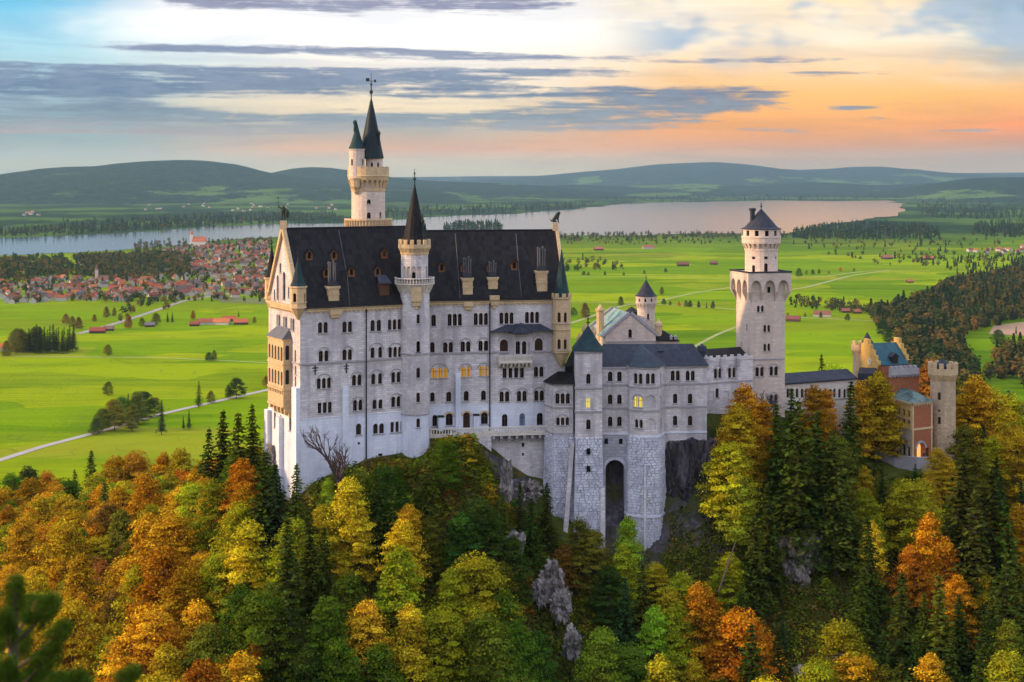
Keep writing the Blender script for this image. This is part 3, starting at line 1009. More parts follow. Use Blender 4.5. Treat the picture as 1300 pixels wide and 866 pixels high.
def finial(mb, x, y, z, h, r=0.16):
    mb.lathe(x, y, [(r * 1.6, z - 0.5), (r * 0.5, z), (r * 0.5, z + h * 0.25), (r * 1.5, z + h * 0.32), (r * 1.5, z + h * 0.4), (r * 0.45, z + h * 0.46), (r * 0.4, z + h * 0.62), (r * 0.95, z + h * 0.67), (r * 0.95, z + h * 0.71), (r * 0.3, z + h * 0.76), (r * 0.12, z + h)], 8)


def block_face(mb, tl, tr, br, bl, bh=0.62, bw=1.1, seed=1, proud=0.2):
    """rock-faced ashlar laid over a (battered) face given by its four corners"""
    r = random.Random(seed)
    tl, tr, br, bl = map(Vector, (tl, tr, br, bl))
    hgt = ((bl - tl).length + (br - tr).length) / 2
    rows = max(1, round(hgt / bh))
    nrm = (tr - tl).cross(bl - tl).normalized()
    if nrm.y > 0: nrm = -nrm
    mb.cur = 1
    mb.quad(bl, br, tr, tl) if (br - bl).cross(tl - bl).dot(nrm) > 0 else mb.quad(tl, tr, br, bl)
    mb.cur = 0
    for k in range(rows):
        t0, t1 = (k + 0.07) / rows, (k + 0.93) / rows
        L0, R0, L1, R1 = tl.lerp(bl, t0), tr.lerp(br, t0), tl.lerp(bl, t1), tr.lerp(br, t1)
        wd = (R0 - L0).length
        cuts = [0.0]
        x = -r.random() * bw * 0.8
        while True:
            x += bw * r.uniform(0.55, 1.35)
            if x > wd - 0.25: break
            if x > 0.3: cuts.append(x / wd)
        cuts.append(1.0)
        for a, b in zip(cuts, cuts[1:]):
            g = 0.06 / wd
            a2, b2 = a + g, b - g
            q = [L1.lerp(R1, a2), L1.lerp(R1, b2), L0.lerp(R0, b2), L0.lerp(R0, a2)]
            p = r.uniform(0.08, proud + .06)
            cx_ = sum(q, Vector()) / 4
            top = [cx_ + (v - cx_) * 0.84 + nrm * p * r.uniform(0.7, 1.3) for v in q]
            base = [v + nrm * 0.005 for v in q]
            vs = base + top
            mb.add(vs, [[4, 5, 6, 7], [0, 1, 5, 4], [1, 2, 6, 5], [2, 3, 7, 6], [3, 0, 4, 7]])


def roof_hit(px, py, p0, p1, p2):
    n = (Vector(p1) - Vector(p0)).cross(Vector(p2) - Vector(p0))
    o = Vector((0, 0, CZ)); d = Vector(((px - CX) / F, 1, -(py - HY) / F))
    t = (Vector(p0) - o).dot(n) / d.dot(n)
    return o + d * t


def V2(v, z): return Vector((v[0], v[1], z))


# ================================================================== PALAS (great hall block)
uL = Vector((0.874, 0.486)).normalized()
A = G(381, 270.0)
K = A + uL * 25.5
pL = Vector((-uL.y, uL.x))
WID = 16.5
Cc = A + pL * WID; Kb = K + pL * WID
A2 = G(519, 286.2); B2 = G(717, 291.4)
uR = (B2 - A2).normalized(); pR = Vector((-uR.y, uR.x))
A2b = A2 + pR * WID; B2b = B2 + pR * WID
Z_EAVE, Z_STR, Z_PL, Z_BOT = C(-23.7), C(-33.8), C(-43.85), C(-74)
Z_RL, Z_RR = C(-9.75), C(-10.8)

palas = root('castle_hall', 'tall white limestone castle hall with steep black roof and rows of arched windows', 'castle hall', (A.x + 10, A.y + 8, C(-55)))
wl = Wall(A, K); wr = Wall(A2, B2)
wg = Wall(Cc, A)                                    # the gable end that faces the evening sun
pf = lambda a, b, o: (a + Vector(((b - a).normalized().y, -(b - a).normalized().x)) * o, b + Vector(((b - a).normalized().y, -(b - a).normalized().x)) * o)
pwl = Wall(*pf(A, K, 0.10)); pwr = Wall(*pf(A2, B2, 0.10)); pwg = Wall(*pf(Cc, A, 0.10))

D = dict
LW = [  # left block: px, py, lights, options
    (410, 416, 2, {}), (441, 415, 2, {}), (473.2, 413.4, 1, D(h=2.1)), (481.2, 413.2, 1, D(h=2.1)), (501, 412, 3, {}),
    (411, 452, 2, D(hood=1)), (441, 450.4, 2, D(hood=1)), (478, 447.5, 2, D(hood=1, gap=.75)), (501.7, 447, 3, D(hood=1)),
    (411.3, 486.6, 3, D(hood=1)), (453, 482.7, 2, D(hood=1)), (478.4, 481, 2, D(hood=1, gap=.55)), (502.8, 479, 2, D(hood=1)),
    (412.4, 517.8, 3, D(flat_top=1)), (454.3, 514.5, 2, D(hood=1)), (475.6, 513.4, 1, {}), (483.2, 513, 1, {}), (502.8, 510, 2, D(hood=1))]
for px, py, n, kw in LW: window(palas, wl, px, py, n, **kw)
for px, py, n, kw in [(455.4, 545, 1, D(w=1.1, h=2.1, lit='glassbrown', bars=1)), (476.9, 544.5, 1, D(w=1.0, h=1.9, lit='glassbrown')), (484.6, 544, 1, D(w=1.0, h=1.9, lit='glassbrown')), (504.3, 542, 3, D(flat_top=1, lit='glassbrown')),
                      (455.6, 563, 1, D(w=.5, h=.5, flat_top=1, sill=0)), (483, 577.5, 1, D(w=.9, h=.5, flat_top=1, sill=0))]:
    window(palas, pwl, px, py, n, **kw)
RW_ = [
    (639.8, 440, 1, D(w=1.6, h=2.7, lit='glassbrown', hood=1)), (684, 438.4, 1, D(w=1.6, h=2.7, lit='glassbrown', hood=1)),
    (550.5, 407, 1, D(h=2.2)), (577.4, 406, 3, D(h=2.3)), (610.5, 405, 3, D(h=2.3)), (643, 404, 3, D(h=2.2)), (675.5, 403, 3, D(h=2.2)),
    (549, 441, 1, D(h=2.0)), (568.8, 441, 2, D(hood=1)), (591, 440, 2, D(hood=1)), (613.6, 439, 2, D(hood=1)),
    (558, 473.6, 3, D(hood=1, lit='glasslit', w=.85)), (591.4, 472, 2, D(hood=1, lit='glasslit')), (614.2, 471, 2, D(hood=1, lit='glasslit')), (651.7, 473.6, 4, D(flat_top=1, gap=.4)), (684, 472, 2, D(hood=1)),
    (549, 504, 1, {}), (569.7, 503.6, 1, D(h=1.9, w=.95)), (591.9, 502.7, 1, D(h=1.9, w=.95)), (613.8, 502, 1, D(h=1.9, w=.95)), (640.4, 503.6, 2, D(hood=1)), (662.5, 503, 2, D(hood=1)), (684.5, 502.4, 2, D(hood=1))]
for px, py, n, kw in RW_: window(palas, wr, px, py, n, **kw)
for px, py, kw in [(552, 534, D(w=.9, h=2.2)), (570.4, 532.5, D(w=1.35, h=2.3)), (592.3, 533.8, D(w=1.35, h=3.1, sill=0, lit='glassbrown')), (615, 531, D(w=1.35, h=2.3)), (640.8, 533.6, D(w=1.1, h=2.4)), (663, 532.7, D(w=1.1, h=2.4, lit='glasssky')), (685.4, 532, D(w=1.2, h=2.4))]:
    o = window(palas, pwr, px, py, 1, **kw)
# arched stone surrounds of the terrace openings
for px, py, w, h in [(570.4, 532.5, 1.35, 2.3), (592.3, 533.8, 1.35, 3.1), (615, 531, 1.35, 2.3)]:
    mb = MB(); u, zc = pwr.uv(px, py); zs = zc + h / 2 - w / 2
    for k in range(12):
        a, b = math.pi * k / 12, math.pi * (k + 1) / 12
        r, t = w / 2 + 0.03, 0.32
        pts = [(u + q * math.cos(x), zs + q * math.sin(x)) for q, x in ((r, a), (r + t, a), (r + t, b), (r, b))]
        f0 = [pwr.pt(*p, 0.08) for p in pts]; b0 = [pwr.pt(*p, -0.02) for p in pts]
        mb.quad(*f0); mb.quad(b0[1], b0[2], f0[2], f0[1]); mb.quad(b0[3], b0[0], f0[0], f0[3])
    mb.build('arch_surround', MAT['tan'], palas)
# gable end windows
for px, py, n, kw in [(360.6, 363, 1, D(w=1.5, h=5.2)), (352.4, 365, 1, D(w=1.1, h=4.6)), (366.5, 371, 1, D(w=.8, h=2.0)), (348.6, 374, 1, D(w=.8, h=2.0)), (356, 340, 1, D(w=.9, h=1.8)),
                      (353.4, 407, 2, D(w=.9, h=2.3)), (362, 409.5, 2, D(w=.9, h=2.3)), (371.2, 412, 2, D(w=.9, h=2.3)),
                      (375, 452, 1, D(w=.8, h=2.2)), (375.2, 486, 1, D(w=.8, h=2.4)), (375.3, 470, 1, D(w=.8, h=1.6)), (375.5, 515, 1, D(w=.8, h=1.8))]:
    window(palas, wg, px, py, n, **kw)
for px, py, n, kw in [(356.5, 537, 1, D(w=1.2, h=3.0)), (368.5, 538, 1, D(w=1.3, h=2.6)), (349, 533, 1, D(w=1.2, h=3.0))]:
    window(palas, pwg, px, py, n, **kw)

mb = MB()
wl.panel(mb, rect(0, wl.len, Z_PL, Z_EAVE))
wr.panel(mb, rect(0, wr.len, Z_PL, Z_EAVE))
wg.panel(mb, [(0, Z_PL), (WID, Z_PL), (WID, Z_EAVE), (WID / 2, Z_RL - 0.35), (0, Z_EAVE)])
we = Wall(B2, B2b)
we.panel(mb, [(0, Z_BOT), (WID, Z_BOT), (WID, Z_EAVE), (WID / 2, Z_RR + 0.5), (0, Z_EAVE)])
Wall(B2b, A2b).panel(mb, rect(0, wr.len, Z_BOT, Z_EAVE)); Wall(Kb, Cc).panel(mb, rect(0, wl.len, Z_BOT, Z_EAVE))
wk = Wall(K, Kb); wk.panel(mb, [(0, Z_BOT), (WID, Z_BOT), (WID, Z_EAVE), (WID / 2, Z_RL), (0, Z_EAVE)])
wk2 = Wall(A2b, A2); wk2.panel(mb, [(0, Z_BOT), (WID, Z_BOT), (WID, Z_EAVE), (WID / 2, Z_RR), (0, Z_EAVE)])
mb.build('wall', MAT['lime'], palas)
mb = MB()
pwl.panel(mb, rect(0, pwl.len, Z_BOT, Z_PL)); pwr.panel(mb, rect(0, pwr.len, Z_BOT, Z_PL)); pwg.panel(mb, rect(0, WID, Z_BOT, Z_PL))
for w_ in (pwl, pwr, pwg):
    w_.bar(mb, 0, w_.len, Z_PL - 0.003, Z_PL + 0.12, -0.12, 0.06)
# pilasters and corner buttresses
for w_, x0, x1, yt in ((wl, 434, 441, 491), (wr, 578, 584.5, 474)):
    u0, zt = w_.uv(x0, yt); u1, _ = w_.uv(x1, yt)
    w_.bar(mb, u0, u1, Z_BOT, zt, 0.0, 0.55)
for w_, u0, u1, zt, o in ((pwg, WID - 2.0, WID + 0.35, C(-38), .8), (pwg, 0.0, 1.8, C(-44), .8), (pwg, 6.5, 8.3, C(-44.5), .9)):
    w_.bar(mb, u0, u1, Z_BOT, zt, 0.0, o)
mb.build('plinth', MAT['white'], palas)

for w_ in (wl, wr, wg):
    band(palas, w_, Z_STR, 0.32, 0.2)
mb = MB()
frieze_mb(mb, wl, Z_EAVE - 0.02, 1.2); mb.build('corbel_frieze', MAT['tan'], palas)
mb = MB(); frieze_mb(mb, wr, Z_EAVE - 0.02, 0, wr.len - 1.0); mb.build('corbel_frieze', MAT['tan'], palas)
mb = MB(); frieze_mb(mb, wg, Z_EAVE - 0.02, 1.4, WID - 1.6, 0.9, 1.0, 0.35)
wg.bar(mb, 0, WID, Z_EAVE + 0.0, Z_EAVE + 0.35, -0.02, 0.6)
mb.build('corbel_frieze', MAT['tan'], palas)
mb = MB()
for s0, s1 in (((0, Z_EAVE), (WID / 2, Z_RL)), ((WID / 2, Z_RL), (WID, Z_EAVE))):        # sloping gable copings
    a = wg.pt(s0[0], s0[1] + 0.5, 0.15); b = wg.pt(s1[0], s1[1] + 0.5, 0.15)
    d = (b - a); nn = Vector((wg.n.x, wg.n.y, 0)); up = nn.cross(d).normalized()
    if up.z < 0: up = -up
    mb.obox((a + b) / 2, d / 2, nn * 0.38, up * 0.32)
q = wg.pt(WID / 2, Z_RL, 0.1); mb.obox((q.x, q.y, Z_RL + 0.9), (0.55, 0, 0), (0, 0.55, 0), (0, 0, 0.8))
mb.build('gable_coping', MAT['tan'], palas); mb = MB()
for s0, s1 in (((0, Z_EAVE), (WID / 2, Z_RR)), ((WID / 2, Z_RR), (WID, Z_EAVE))):
    a = we.pt(s0[0], s0[1] + 0.45, 0.1); b = we.pt(s1[0], s1[1] + 0.45, 0.1)
    d = (b - a); nn = Vector((we.n.x, we.n.y, 0)); up = nn.cross(d).normalized()
    if up.z < 0: up = -up
    mb.obox((a + b) / 2, d / 2, nn * 0.3, up * 0.28)
q = we.pt(WID / 2, Z_RR, -0.2); mb.obox((q.x, q.y, Z_RR + 0.9), (0.55, 0, 0), (0, 0.5, 0), (0, 0, 0.8))
mb.build('gable_coping', MAT['tan'], palas)


def gable_roof(mb, a, u, p, L, W, ze, zr, oh=0.45, t=0.25):
    """two slopes with thickness over a rectangle with corner a, along u, deep along p"""
    a = Vector((a[0], a[1])); rise = (zr - ze) / (W / 2)
    for side in (0, 1):
        e0 = a + (p * (-oh) if side == 0 else p * (W + oh)); r0 = a + p * (W / 2)
        z0 = ze - rise * oh
        vs = [V2(e0, z0), V2(e0 + u * L, z0), V2(r0 + u * L, zr), V2(r0, zr)]
        vs2 = [v + Vector((0, 0, t)) for v in vs]
        allv = vs + vs2
        fs = [[0, 3, 2, 1], [4, 5, 6, 7], [0, 1, 5, 4], [1, 2, 6, 5], [3, 0, 4, 7]]
        if side: fs = [list(reversed(f)) for f in fs]
        mb.add(allv, fs)


mb = MB()
gable_roof(mb, A + uL * 0.45, uL, pL, 25.05, WID, Z_EAVE + .7, Z_RL, .42)
gable_roof(mb, A2, uR, pR, (B2 - A2).length - 0.35, WID, Z_EAVE + .7, Z_RR, .42)
palas_roof = mb.build('roof', MAT['slate'], palas)
mb = MB()
rl0 = A + pL * (WID / 2) + uL * 0.5; rl1 = K + pL * (WID / 2)
mb.tube(V2(rl0, Z_RL + 0.3), V2(rl1, Z_RL + 0.3), 0.14); rr0 = A2 + pR * (WID / 2); rr1 = B2 + pR * (WID / 2) - uR * 0.4
mb.tube(V2(rr0, Z_RR + 0.3), V2(rr1, Z_RR + 0.3), 0.14)
mb.build('ridge_cap', MAT['iron'], palas_roof)
mb = MB()
rs = (Z_RL - Z_EAVE) / (WID / 2)
for a_, b_, n_ in ((A + uL * .5, K, wl.n), (A2, B2 - uR * .4, wr.n)):
    mb = MB(); mb.tube(V2(a_ + n_ * 0.52, Z_EAVE + .05), V2(b_ + n_ * 0.52, Z_EAVE + .05), 0.11); mb.build('gutter', MAT['iron'], palas)
for w_, x_, y1 in ((wl, 464.3, 588), (wr, 621.6, 548)):                                    # rain pipes
    u, z = w_.uv(x_, y1)
    a_ = w_.pt(u, z, 0.28); mb = MB(); mb.tube(a_, V2(a_, Z_EAVE - 0.6), 0.13)
    mb.build('rain_pipe', MAT['iron'], palas)
mb = MB()
for px, py in ((400, 469.5), (439.6, 467)):                                                # iron wall anchors
    u, z = wl.uv(px, py)
    wl.bar(mb, u - 0.1, u + 0.1, z - 0.9, z + 0.8, 0.0, 0.1); wl.bar(mb, u - 0.55, u + 0.55, z + 0.25, z + 0.42, 0.0, 0.09); wl.bar(mb, u - 0.4, u + 0.4, z - 0.25, z - 0.1, 0.0, 0.09)
mb.build('wall_anchor', MAT['iron'], palas)

# front roof slopes for dormers and chimneys
PLs = (V2(A, Z_EAVE + .95), V2(K, Z_EAVE + .95), V2(rl0, Z_RL + .25))
PRs = (V2(A2, Z_EAVE + .95), V2(B2, Z_EAVE + .95), V2(rr0, Z_RR + .25))


for pl_, pts in ((PLs, [(430, 293), (436, 325), (441, 352), (444, 389)]), (PRs, [(578, 297), (581, 335), (584, 379)]), (PRs, [(655, 297), (658, 335), (662, 376)])):
    mb = MB()
    q = [roof_hit(x, y, *pl_) + Vector((0, -.06, .08)) for x, y in pts]
    for a_, b_ in zip(q, q[1:]): mb.tube(a_, b_, .045, .045, 5)
    mb.build('lightning_cable', MAT['lead'], palas_roof)


def dormer(px, py, pl, u, p, w=1.25, h=1.7, arched=True):
    c = roof_hit(px, py + 4, *pl)
    n = -p
    W = Wall(Vector((c.x, c.y)) - u * w / 2 + n * 0.05, Vector((c.x, c.y)) + u * w / 2 + n * 0.05)
    z0 = c.z - 0.1
    hole = arch(w / 2, z0 + 0.35, w * 0.5, h * 0.72) if arched else rect(w * .25, w * .75, z0 + .3, z0 + h * .75)
    W.holes.append((hole, 0.2))
    mb = MB()
    W.panel(mb, [(0, z0), (w, z0), (w, z0 + h * 0.75), (w / 2, z0 + h * 1.15), (0, z0 + h * 0.75)])
    for uu in (0, w):
        a, b = W.pt(uu, z0, 0), W.pt(uu, z0 + h * .75, 0)
        back = Vector((p.x, p.y, 0)) * 1.3
        mb.quad(*( [a + back, a, b, b + back] if uu == 0 else [a, a + back, b + back, b]))
    o = mb.build('dormer', MAT['lucarne'], palas)
    r = MB()
    for s in (-1, 1):
        e = W.pt(w / 2 + s * (w / 2 + 0.12), z0 + h * .72, 0.15); t = W.pt(w / 2, z0 + h * 1.17, 0.15)
        back = Vector((p.x, p.y, 0)) * 1.9
        r.quad(e, t, t + back, e + back); 
        up = Vector((0, 0, .08)); r.quad(e + up, t + up, t + back + up, e + back + up); r.quad(e, t, t + up, e + up)
    r.build('dormer_roof', MAT['slate'], o)
    g = MB(); g.quad(*[W.pt(a, b, -0.18) for a, b in hole]); g.build('pane', MAT['glass'], o)


for px, py in ((392.7, 326), (424, 325.5), (488, 323.6), (414.5, 348), (446.3, 347), (479.4, 346.5)): dormer(px, py, PLs, uL, pL)
for px, py in ((560.8, 341), (589, 341), (621.5, 341), (653, 338.6)): dormer(px, py, PRs, uR, pR)
# shed dormer by the stair tower
c = roof_hit(488, 374, *PLs)
mb = MB(); q = c - Vector((wl.n.x, wl.n.y, 0)) * -0.3
mb.obox(c + Vector((pL.x, pL.y, 0)) * 1.2 + Vector((0, 0, 0.8)), (uL.x * 0.95, uL.y * 0.95, 0), (pL.x * 1.3, pL.y * 1.3, 0), (0, 0, 1.3))
o = mb.build('shed_dormer', MAT['wood'], palas)
mb = MB(); e = c + Vector((0, 0, 2.1)) - Vector((pL.x, pL.y, 0)) * 0.5
mb.add([e - V2(uL, 0) * 1.3, e + V2(uL, 0) * 1.3, e + V2(uL, 0) * 0.9 + V2(pL, 1.5) * 1.0 + V2(pL, 0) * 0.9, e - V2(uL, 0) * 0.9 + V2(pL, 1.5) + V2(pL, 0) * 0.9], [[0, 1, 2, 3]])
mb.add([v + Vector((0, 0, -0.12)) for v in [e - V2(uL, 0) * 1.3, e + V2(uL, 0) * 1.3, e + V2(uL, 0) * 0.9 + V2(pL, 1.5) + V2(pL, 0) * 0.9, e - V2(uL, 0) * 0.9 + V2(pL, 1.5) + V2(pL, 0) * 0.9]], [[3, 2, 1, 0]])
mb.build('dormer_roof', MAT['slate2'], o)


def chimney(px, y_top, y_bot, y_pipe, w, pl, u, p, flush_z=None, npipes=4, below=False):
    """a tan stone chimney with an overhanging cap, dark hood and a cluster of metal flues"""
    c = roof_hit(px, y_bot - 2, *pl)
    Yd = c.y
    zt, zb, zp = ZZ(y_top, Yd), ZZ(y_bot, Yd), ZZ(y_pipe, Yd)
    cc = Vector((c.x, c.y, 0)) + Vector((p.x, p.y, 0)) * (w * 0.5)
    U = Vector((u.x, u.y, 0)); Pp = Vector((p.x, p.y, 0))
    mb = MB()
    f = lambda hw, z0, z1, hd=None: mb.obox(cc + Vector((0, 0, (z0 + z1) / 2)), U * hw, Pp * (hd or hw), (0, 0, (z1 - z0) / 2))
    f(w / 2, zb - 1.5, zt - 0.55); f(w / 2 + 0.12, zt - 0.55, zt - 0.3); f(w / 2 + 0.22, zt - 0.3, zt)
    f(w / 2 + 0.10, zb + (zt - zb) * 0.45, zb + (zt - zb) * 0.45 + 0.18); f(w / 2 + 0.1, zb - 0.1, zb + 0.1)
    for s in (-0.5, 0.5):                                   # a recessed panel of two small arches, as relief
        mb.obox(cc - Pp * (w / 2 + 0.05) + U * (s * w * 0.45) + Vector((0, 0, zt - 1.0)), U * 0.09, Pp * 0.06, (0, 0, 0.35))
    o = mb.build('chimney', MAT['tan'], palas)
    h = MB()
    h.prism([((cc + U * (a * w * 0.5) + Pp * (b * w * 0.5)).x, (cc + U * (a * w * 0.5) + Pp * (b * w * 0.5)).y) for a, b in ((-1, -1), (1, -1), (1, 1), (-1, 1))], zt + 0.003, zt + 1.0, True,
            [((cc + U * (a * w * 0.3) + Pp * (b * w * 0.3)).x, (cc + U * (a * w * 0.3) + Pp * (b * w * 0.3)).y) for a, b in ((-1, -1), (1, -1), (1, 1), (-1, 1))])
    h.build('chimney_hood', MAT['iron'], o)
    for k in range(npipes):
        q = cc + U * ((k - (npipes - 1) / 2) * w * 0.24) + Pp * (0.15 if k % 2 else -0.15)
        hh = zp - 0.35 * (k % 2) - 0.2 * abs(k - 1.5)
        m2 = MB()
        m2.lathe(q.x, q.y, [(0.13, zt + 0.5), (0.13, hh - 0.5), (0.2, hh - 0.45), (0.2, hh - 0.3), (0.12, hh - 0.28), (0.22, hh - 0.1), (0.05, hh)], 8)
        m2.build('flue', MAT['lead'], o)


chimney(424, 363.5, 384, 330, 2.0, PLs, uL, pL)
chimney(594, 353, 376, 325, 1.9, PRs, uR, pR)
chimney(626, 352, 369, 330, 1.8, PRs, uR, pR)
chimney(688.4, 344, 372, 312, 2.0, PRs, uR, pR)
# corbelled chimney feet that break through the eaves
for w_, px, y0, y1, wd in ((wl, 425, 393, 404, 2.2), (wr, 594.5, 383, 394, 2.0), (wr, 627.5, 375, 392, 1.9)):
    mb = MB(); u, zt = w_.uv(px, y0); _, zb = w_.uv(px, y1)
    w_.bar(mb, u - wd / 2, u + wd / 2, zt - 0.9, zt, -0.02, 0.62)
    w_.bar(mb, u - wd / 2 + .25, u + wd / 2 - .25, (zt - .9 + zb) / 2 - .2, zt - 0.903, -0.02, 0.42)
    w_.bar(mb, u - wd / 2 + .6, u + wd / 2 - .6, zb, (zt - .9 + zb) / 2 - .203, -0.02, 0.25)
    mb.build('chimney_corbel', MAT['tan'], palas)


def corner_turret(parent, px, Y, r, y_eave, y_bot, y_tip, y_cb, mat, rmat, cren=False, wins=(), n=8, rings=()):
    c = G(px, Y)
    zt, zb, zc, zcb = ZZ(y_eave, Y), ZZ(y_bot, Y), ZZ(y_tip, Y), ZZ(y_cb, Y)
    ws = facets(c.x, c.y, r, n, math.pi / n - 0.35)
    o = None
    mb = MB()
    t = parent
    for (wx, wy, ww, hh) in wins:
        tower_win(t, ws, wx, wy, ww, hh)
    tower_wall(ws, mb, zb, zt)
    mb.lathe(c.x, c.y, [(0.15, zcb), (r * 0.55, zcb + (zb - zcb) * 0.45), (r * 0.6, zcb + (zb - zcb) * 0.5), (r * 0.95, zb - 0.25), (r + 0.14, zb - 0.2), (r + 0.14, zb + 0.1), (r - 0.05, zb + 0.12)], n, math.pi / n - 0.35)
    for yy in rings:
        z = ZZ(yy, Y)
        mb.lathe(c.x, c.y, [(r - 0.05, z - 0.12), (r + 0.15, z - 0.1), (r + 0.15, z + 0.1), (r - 0.05, z + 0.12)], n, math.pi / n - 0.35)
    mb.lathe(c.x, c.y, [(r - 0.05, zt - 0.5), (r + 0.2, zt - 0.3), (r + 0.2, zt), (r - 0.05, zt)], n, math.pi / n - 0.35)
    if cren: crenels(mb, c.x, c.y, r + 0.2, zt, 0.75, n, 0.3, 0.55)
    o = mb.build('corner_turret', MAT[mat], t)
    m2 = MB()
    m2.lathe(c.x, c.y, [(r + 0.05 if not cren else r - 0.25, zt + 0.004), (r * 0.8, zt + (zc - zt) * 0.12), (r * 0.35, zt + (zc - zt) * 0.6), (0.06, zc)], n, math.pi / n - 0.35)
    if not cren: finial(m2, c.x, c.y, zc, 1.4, 0.13)
    m2.build('turret_roof', MAT[rmat], o)


corner_turret(palas, 378.5, 270.2, 1.45, 363, 390, 326, 406, 'tan', 'copper', wins=[(376, 378, .7, 1.6), (385, 378, .6, 1.6)], rings=(384,))
corner_turret(palas, 345, 284.6, 1.3, 352, 378, 312, 398, 'tan', 'slate', wins=[(344, 366, .6, 1.5)])
corner_turret(palas, 713, 290.6, 1.75, 377, 446, 316, 466, 'tan', 'copper', True, wins=[(708.5, 403, .65, 1.9), (719, 403, .65, 1.9), (708.5, 437, .65, 1.9), (719, 437, .65, 1.9)], rings=(410, 418, 444))

# gable balcony of two arcaded storeys
P1 = wg.pt(4.0, 0, 1.6); P2 = wg.pt(12.2, 0, 1.6)
l_w = Wall(P1, P2); l_s = Wall(P2, wg.pt(12.2, 0, 0)); l_n = Wall(wg.pt(4.0, 0, 0), P1)
zt, zb = C(-29.6), C(-42.2)
for py in (447, 478):
    for k in range(5):
        u = 0.9 + k * (l_w.len - 1.8) / 4
        z = C(-(py - HY) / F * 276)
        hole = arch(u, z - 1.4, 0.95, 2.6)
        l_w.holes.append((hole, 0.35))
    hole = arch(0.8, C(-(py - HY) / F * 274) - 1.4, 0.8, 2.7); l_s.holes.append((hole, 0.35))
for k in range(9):
    u = 0.6 + k * (l_w.len - 1.2) / 8
    l_w.holes.append((arch(u, C(-39.8), 0.5, 1.2), 0.25))
mb = MB()
l_w.panel(mb, rect(0, l_w.len, zb, zt)); l_s.panel(mb, rect(0, l_s.len, zb, zt)); l_n.panel(mb, rect(0, l_n.len, zb, zt))
for w_ in (l_w, l_s):
    for z in (zt - 0.15, C(-34.2), C(-38.9), zb + .2): w_.bar(mb, 0, w_.len, z - 0.15, z + 0.15, -0.02, 0.18)
for k in range(5):
    w_ = wg; u = 4.3 + k * 1.9
    w_.bar(mb, u, u + 0.5, zb - 1.6, zb - 0.002, 0, 0.6); w_.bar(mb, u, u + .5, zb - .8, zb - .001, .6, 1.4)
lg = mb.build('loggia', MAT['tan'], palas)
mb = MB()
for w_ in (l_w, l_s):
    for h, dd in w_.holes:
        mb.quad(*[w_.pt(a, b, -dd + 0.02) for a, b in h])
mb.build('arcade_shade_sheet', MAT['glass'], lg)  # dark sheet behind the loggia arches, standing in for the shade inside
mb = MB()
e = [wg.pt(3.7, zt, 1.95), wg.pt(12.5, zt, 1.95), wg.pt(11.3, zt + 1.9, 0), wg.pt(4.9, zt + 1.9, 0), wg.pt(3.7, zt, 0), wg.pt(12.5, zt, 0)]
mb.add(e, [[0, 1, 2, 3], [1, 5, 2], [4, 0, 3], [0, 4, 5, 1]])
mb.build('loggia_roof', MAT['lead'], lg)

# throne hall bay with its low roof and balcony on the right half
u0, _ = wr.uv(633, 440); u1, _ = wr.uv(672, 440)
ub = Wall(wr.pt(u0 + 2.9, 0, 0.75).xy, wr.pt(u1 - 0.3, 0, 0.75).xy)
zt_, zb_ = wr.uv(650, 423)[1], wr.uv(650, 451)[1]
window(palas, ub, 657.5, 441.5, 1, w=.85, h=2.5, sill=0); window(palas, ub, 665.5, 441.5, 1, w=.85, h=2.5, sill=0)
sl = Wall(wr.pt(u0 + 2.1, 0, 0).xy, ub.A); sr = Wall(ub.B, wr.pt(u1 + 0.5, 0, 0).xy)
window(palas, sr, 671.3, 441.5, 1, w=.55, h=2.3, sill=0)
mb = MB()
for w_ in (sl, ub, sr): w_.panel(mb, rect(0, w_.len, zb_, zt_))
ub.bar(mb, -.15, ub.len + .15, zt_ - .25, zt_, -.1, .15)
mb.build('bay', MAT['lime'], palas)
ux0, zr0 = wr.uv(622.5, 420); ux1, _ = wr.uv(701, 420); _, zrt = wr.uv(650, 411)
mb = MB()
mb.add([wr.pt(ux0, zr0 - .1, 1.3), wr.pt(ux1, zr0 - .1, 1.3), wr.pt(ux1 - 2.5, zrt, 0.0), wr.pt(ux0 + 3.5, zrt, 0.0), wr.pt(ux0, zr0 - .1, 0.0), wr.pt(ux1, zr0 - .1, 0.0)], [[0, 1, 2, 3], [1, 5, 2], [4, 0, 3], [0, 4, 5, 1]])
mb.lathe(*(wr.pt((u0 + u1) / 2 + 1.2, 0, 0.9).xy), [(2.3, zr0 - 0.35), (2.3, zr0 - 0.2), (0.1, zrt + 0.25)], 8)
mb.build('bay_roof', MAT['slate2'], palas)
_, zf = wr.uv(650, 457)
mb = MB()
wr.bar(mb, u0 - .3, u1 + .3, zf - .45, zf, 0.0, 1.9)
for k in range(9):
    uu = u0 + k * (u1 - u0) / 8
    wr.bar(mb, uu - .16, uu + .16, zf - 1.25, zf - .453, 0, 0.8 + .5 * (k % 2)); wr.bar(mb, uu - .16, uu + .16, zf - .85, zf - .454, .8 + .5 * (k % 2), 1.6)
for k in range(24):
    uu = u0 - .2 + k * (u1 - u0 + .4) / 23
    wr.bar(mb, uu - .09, uu + .09, zf + .002, zf + .85, 1.62, 1.8)
wr.bar(mb, u0 - .3, u1 + .3, zf + .852, zf + 1.05, 1.55, 1.88)
for uu in (u0 - .3, u1 + .12): wr.bar(mb, uu, uu + .18, zf + .002, zf + .85, 0.0, 1.6); 
mb.build('balcony', MAT['cream'], palas)

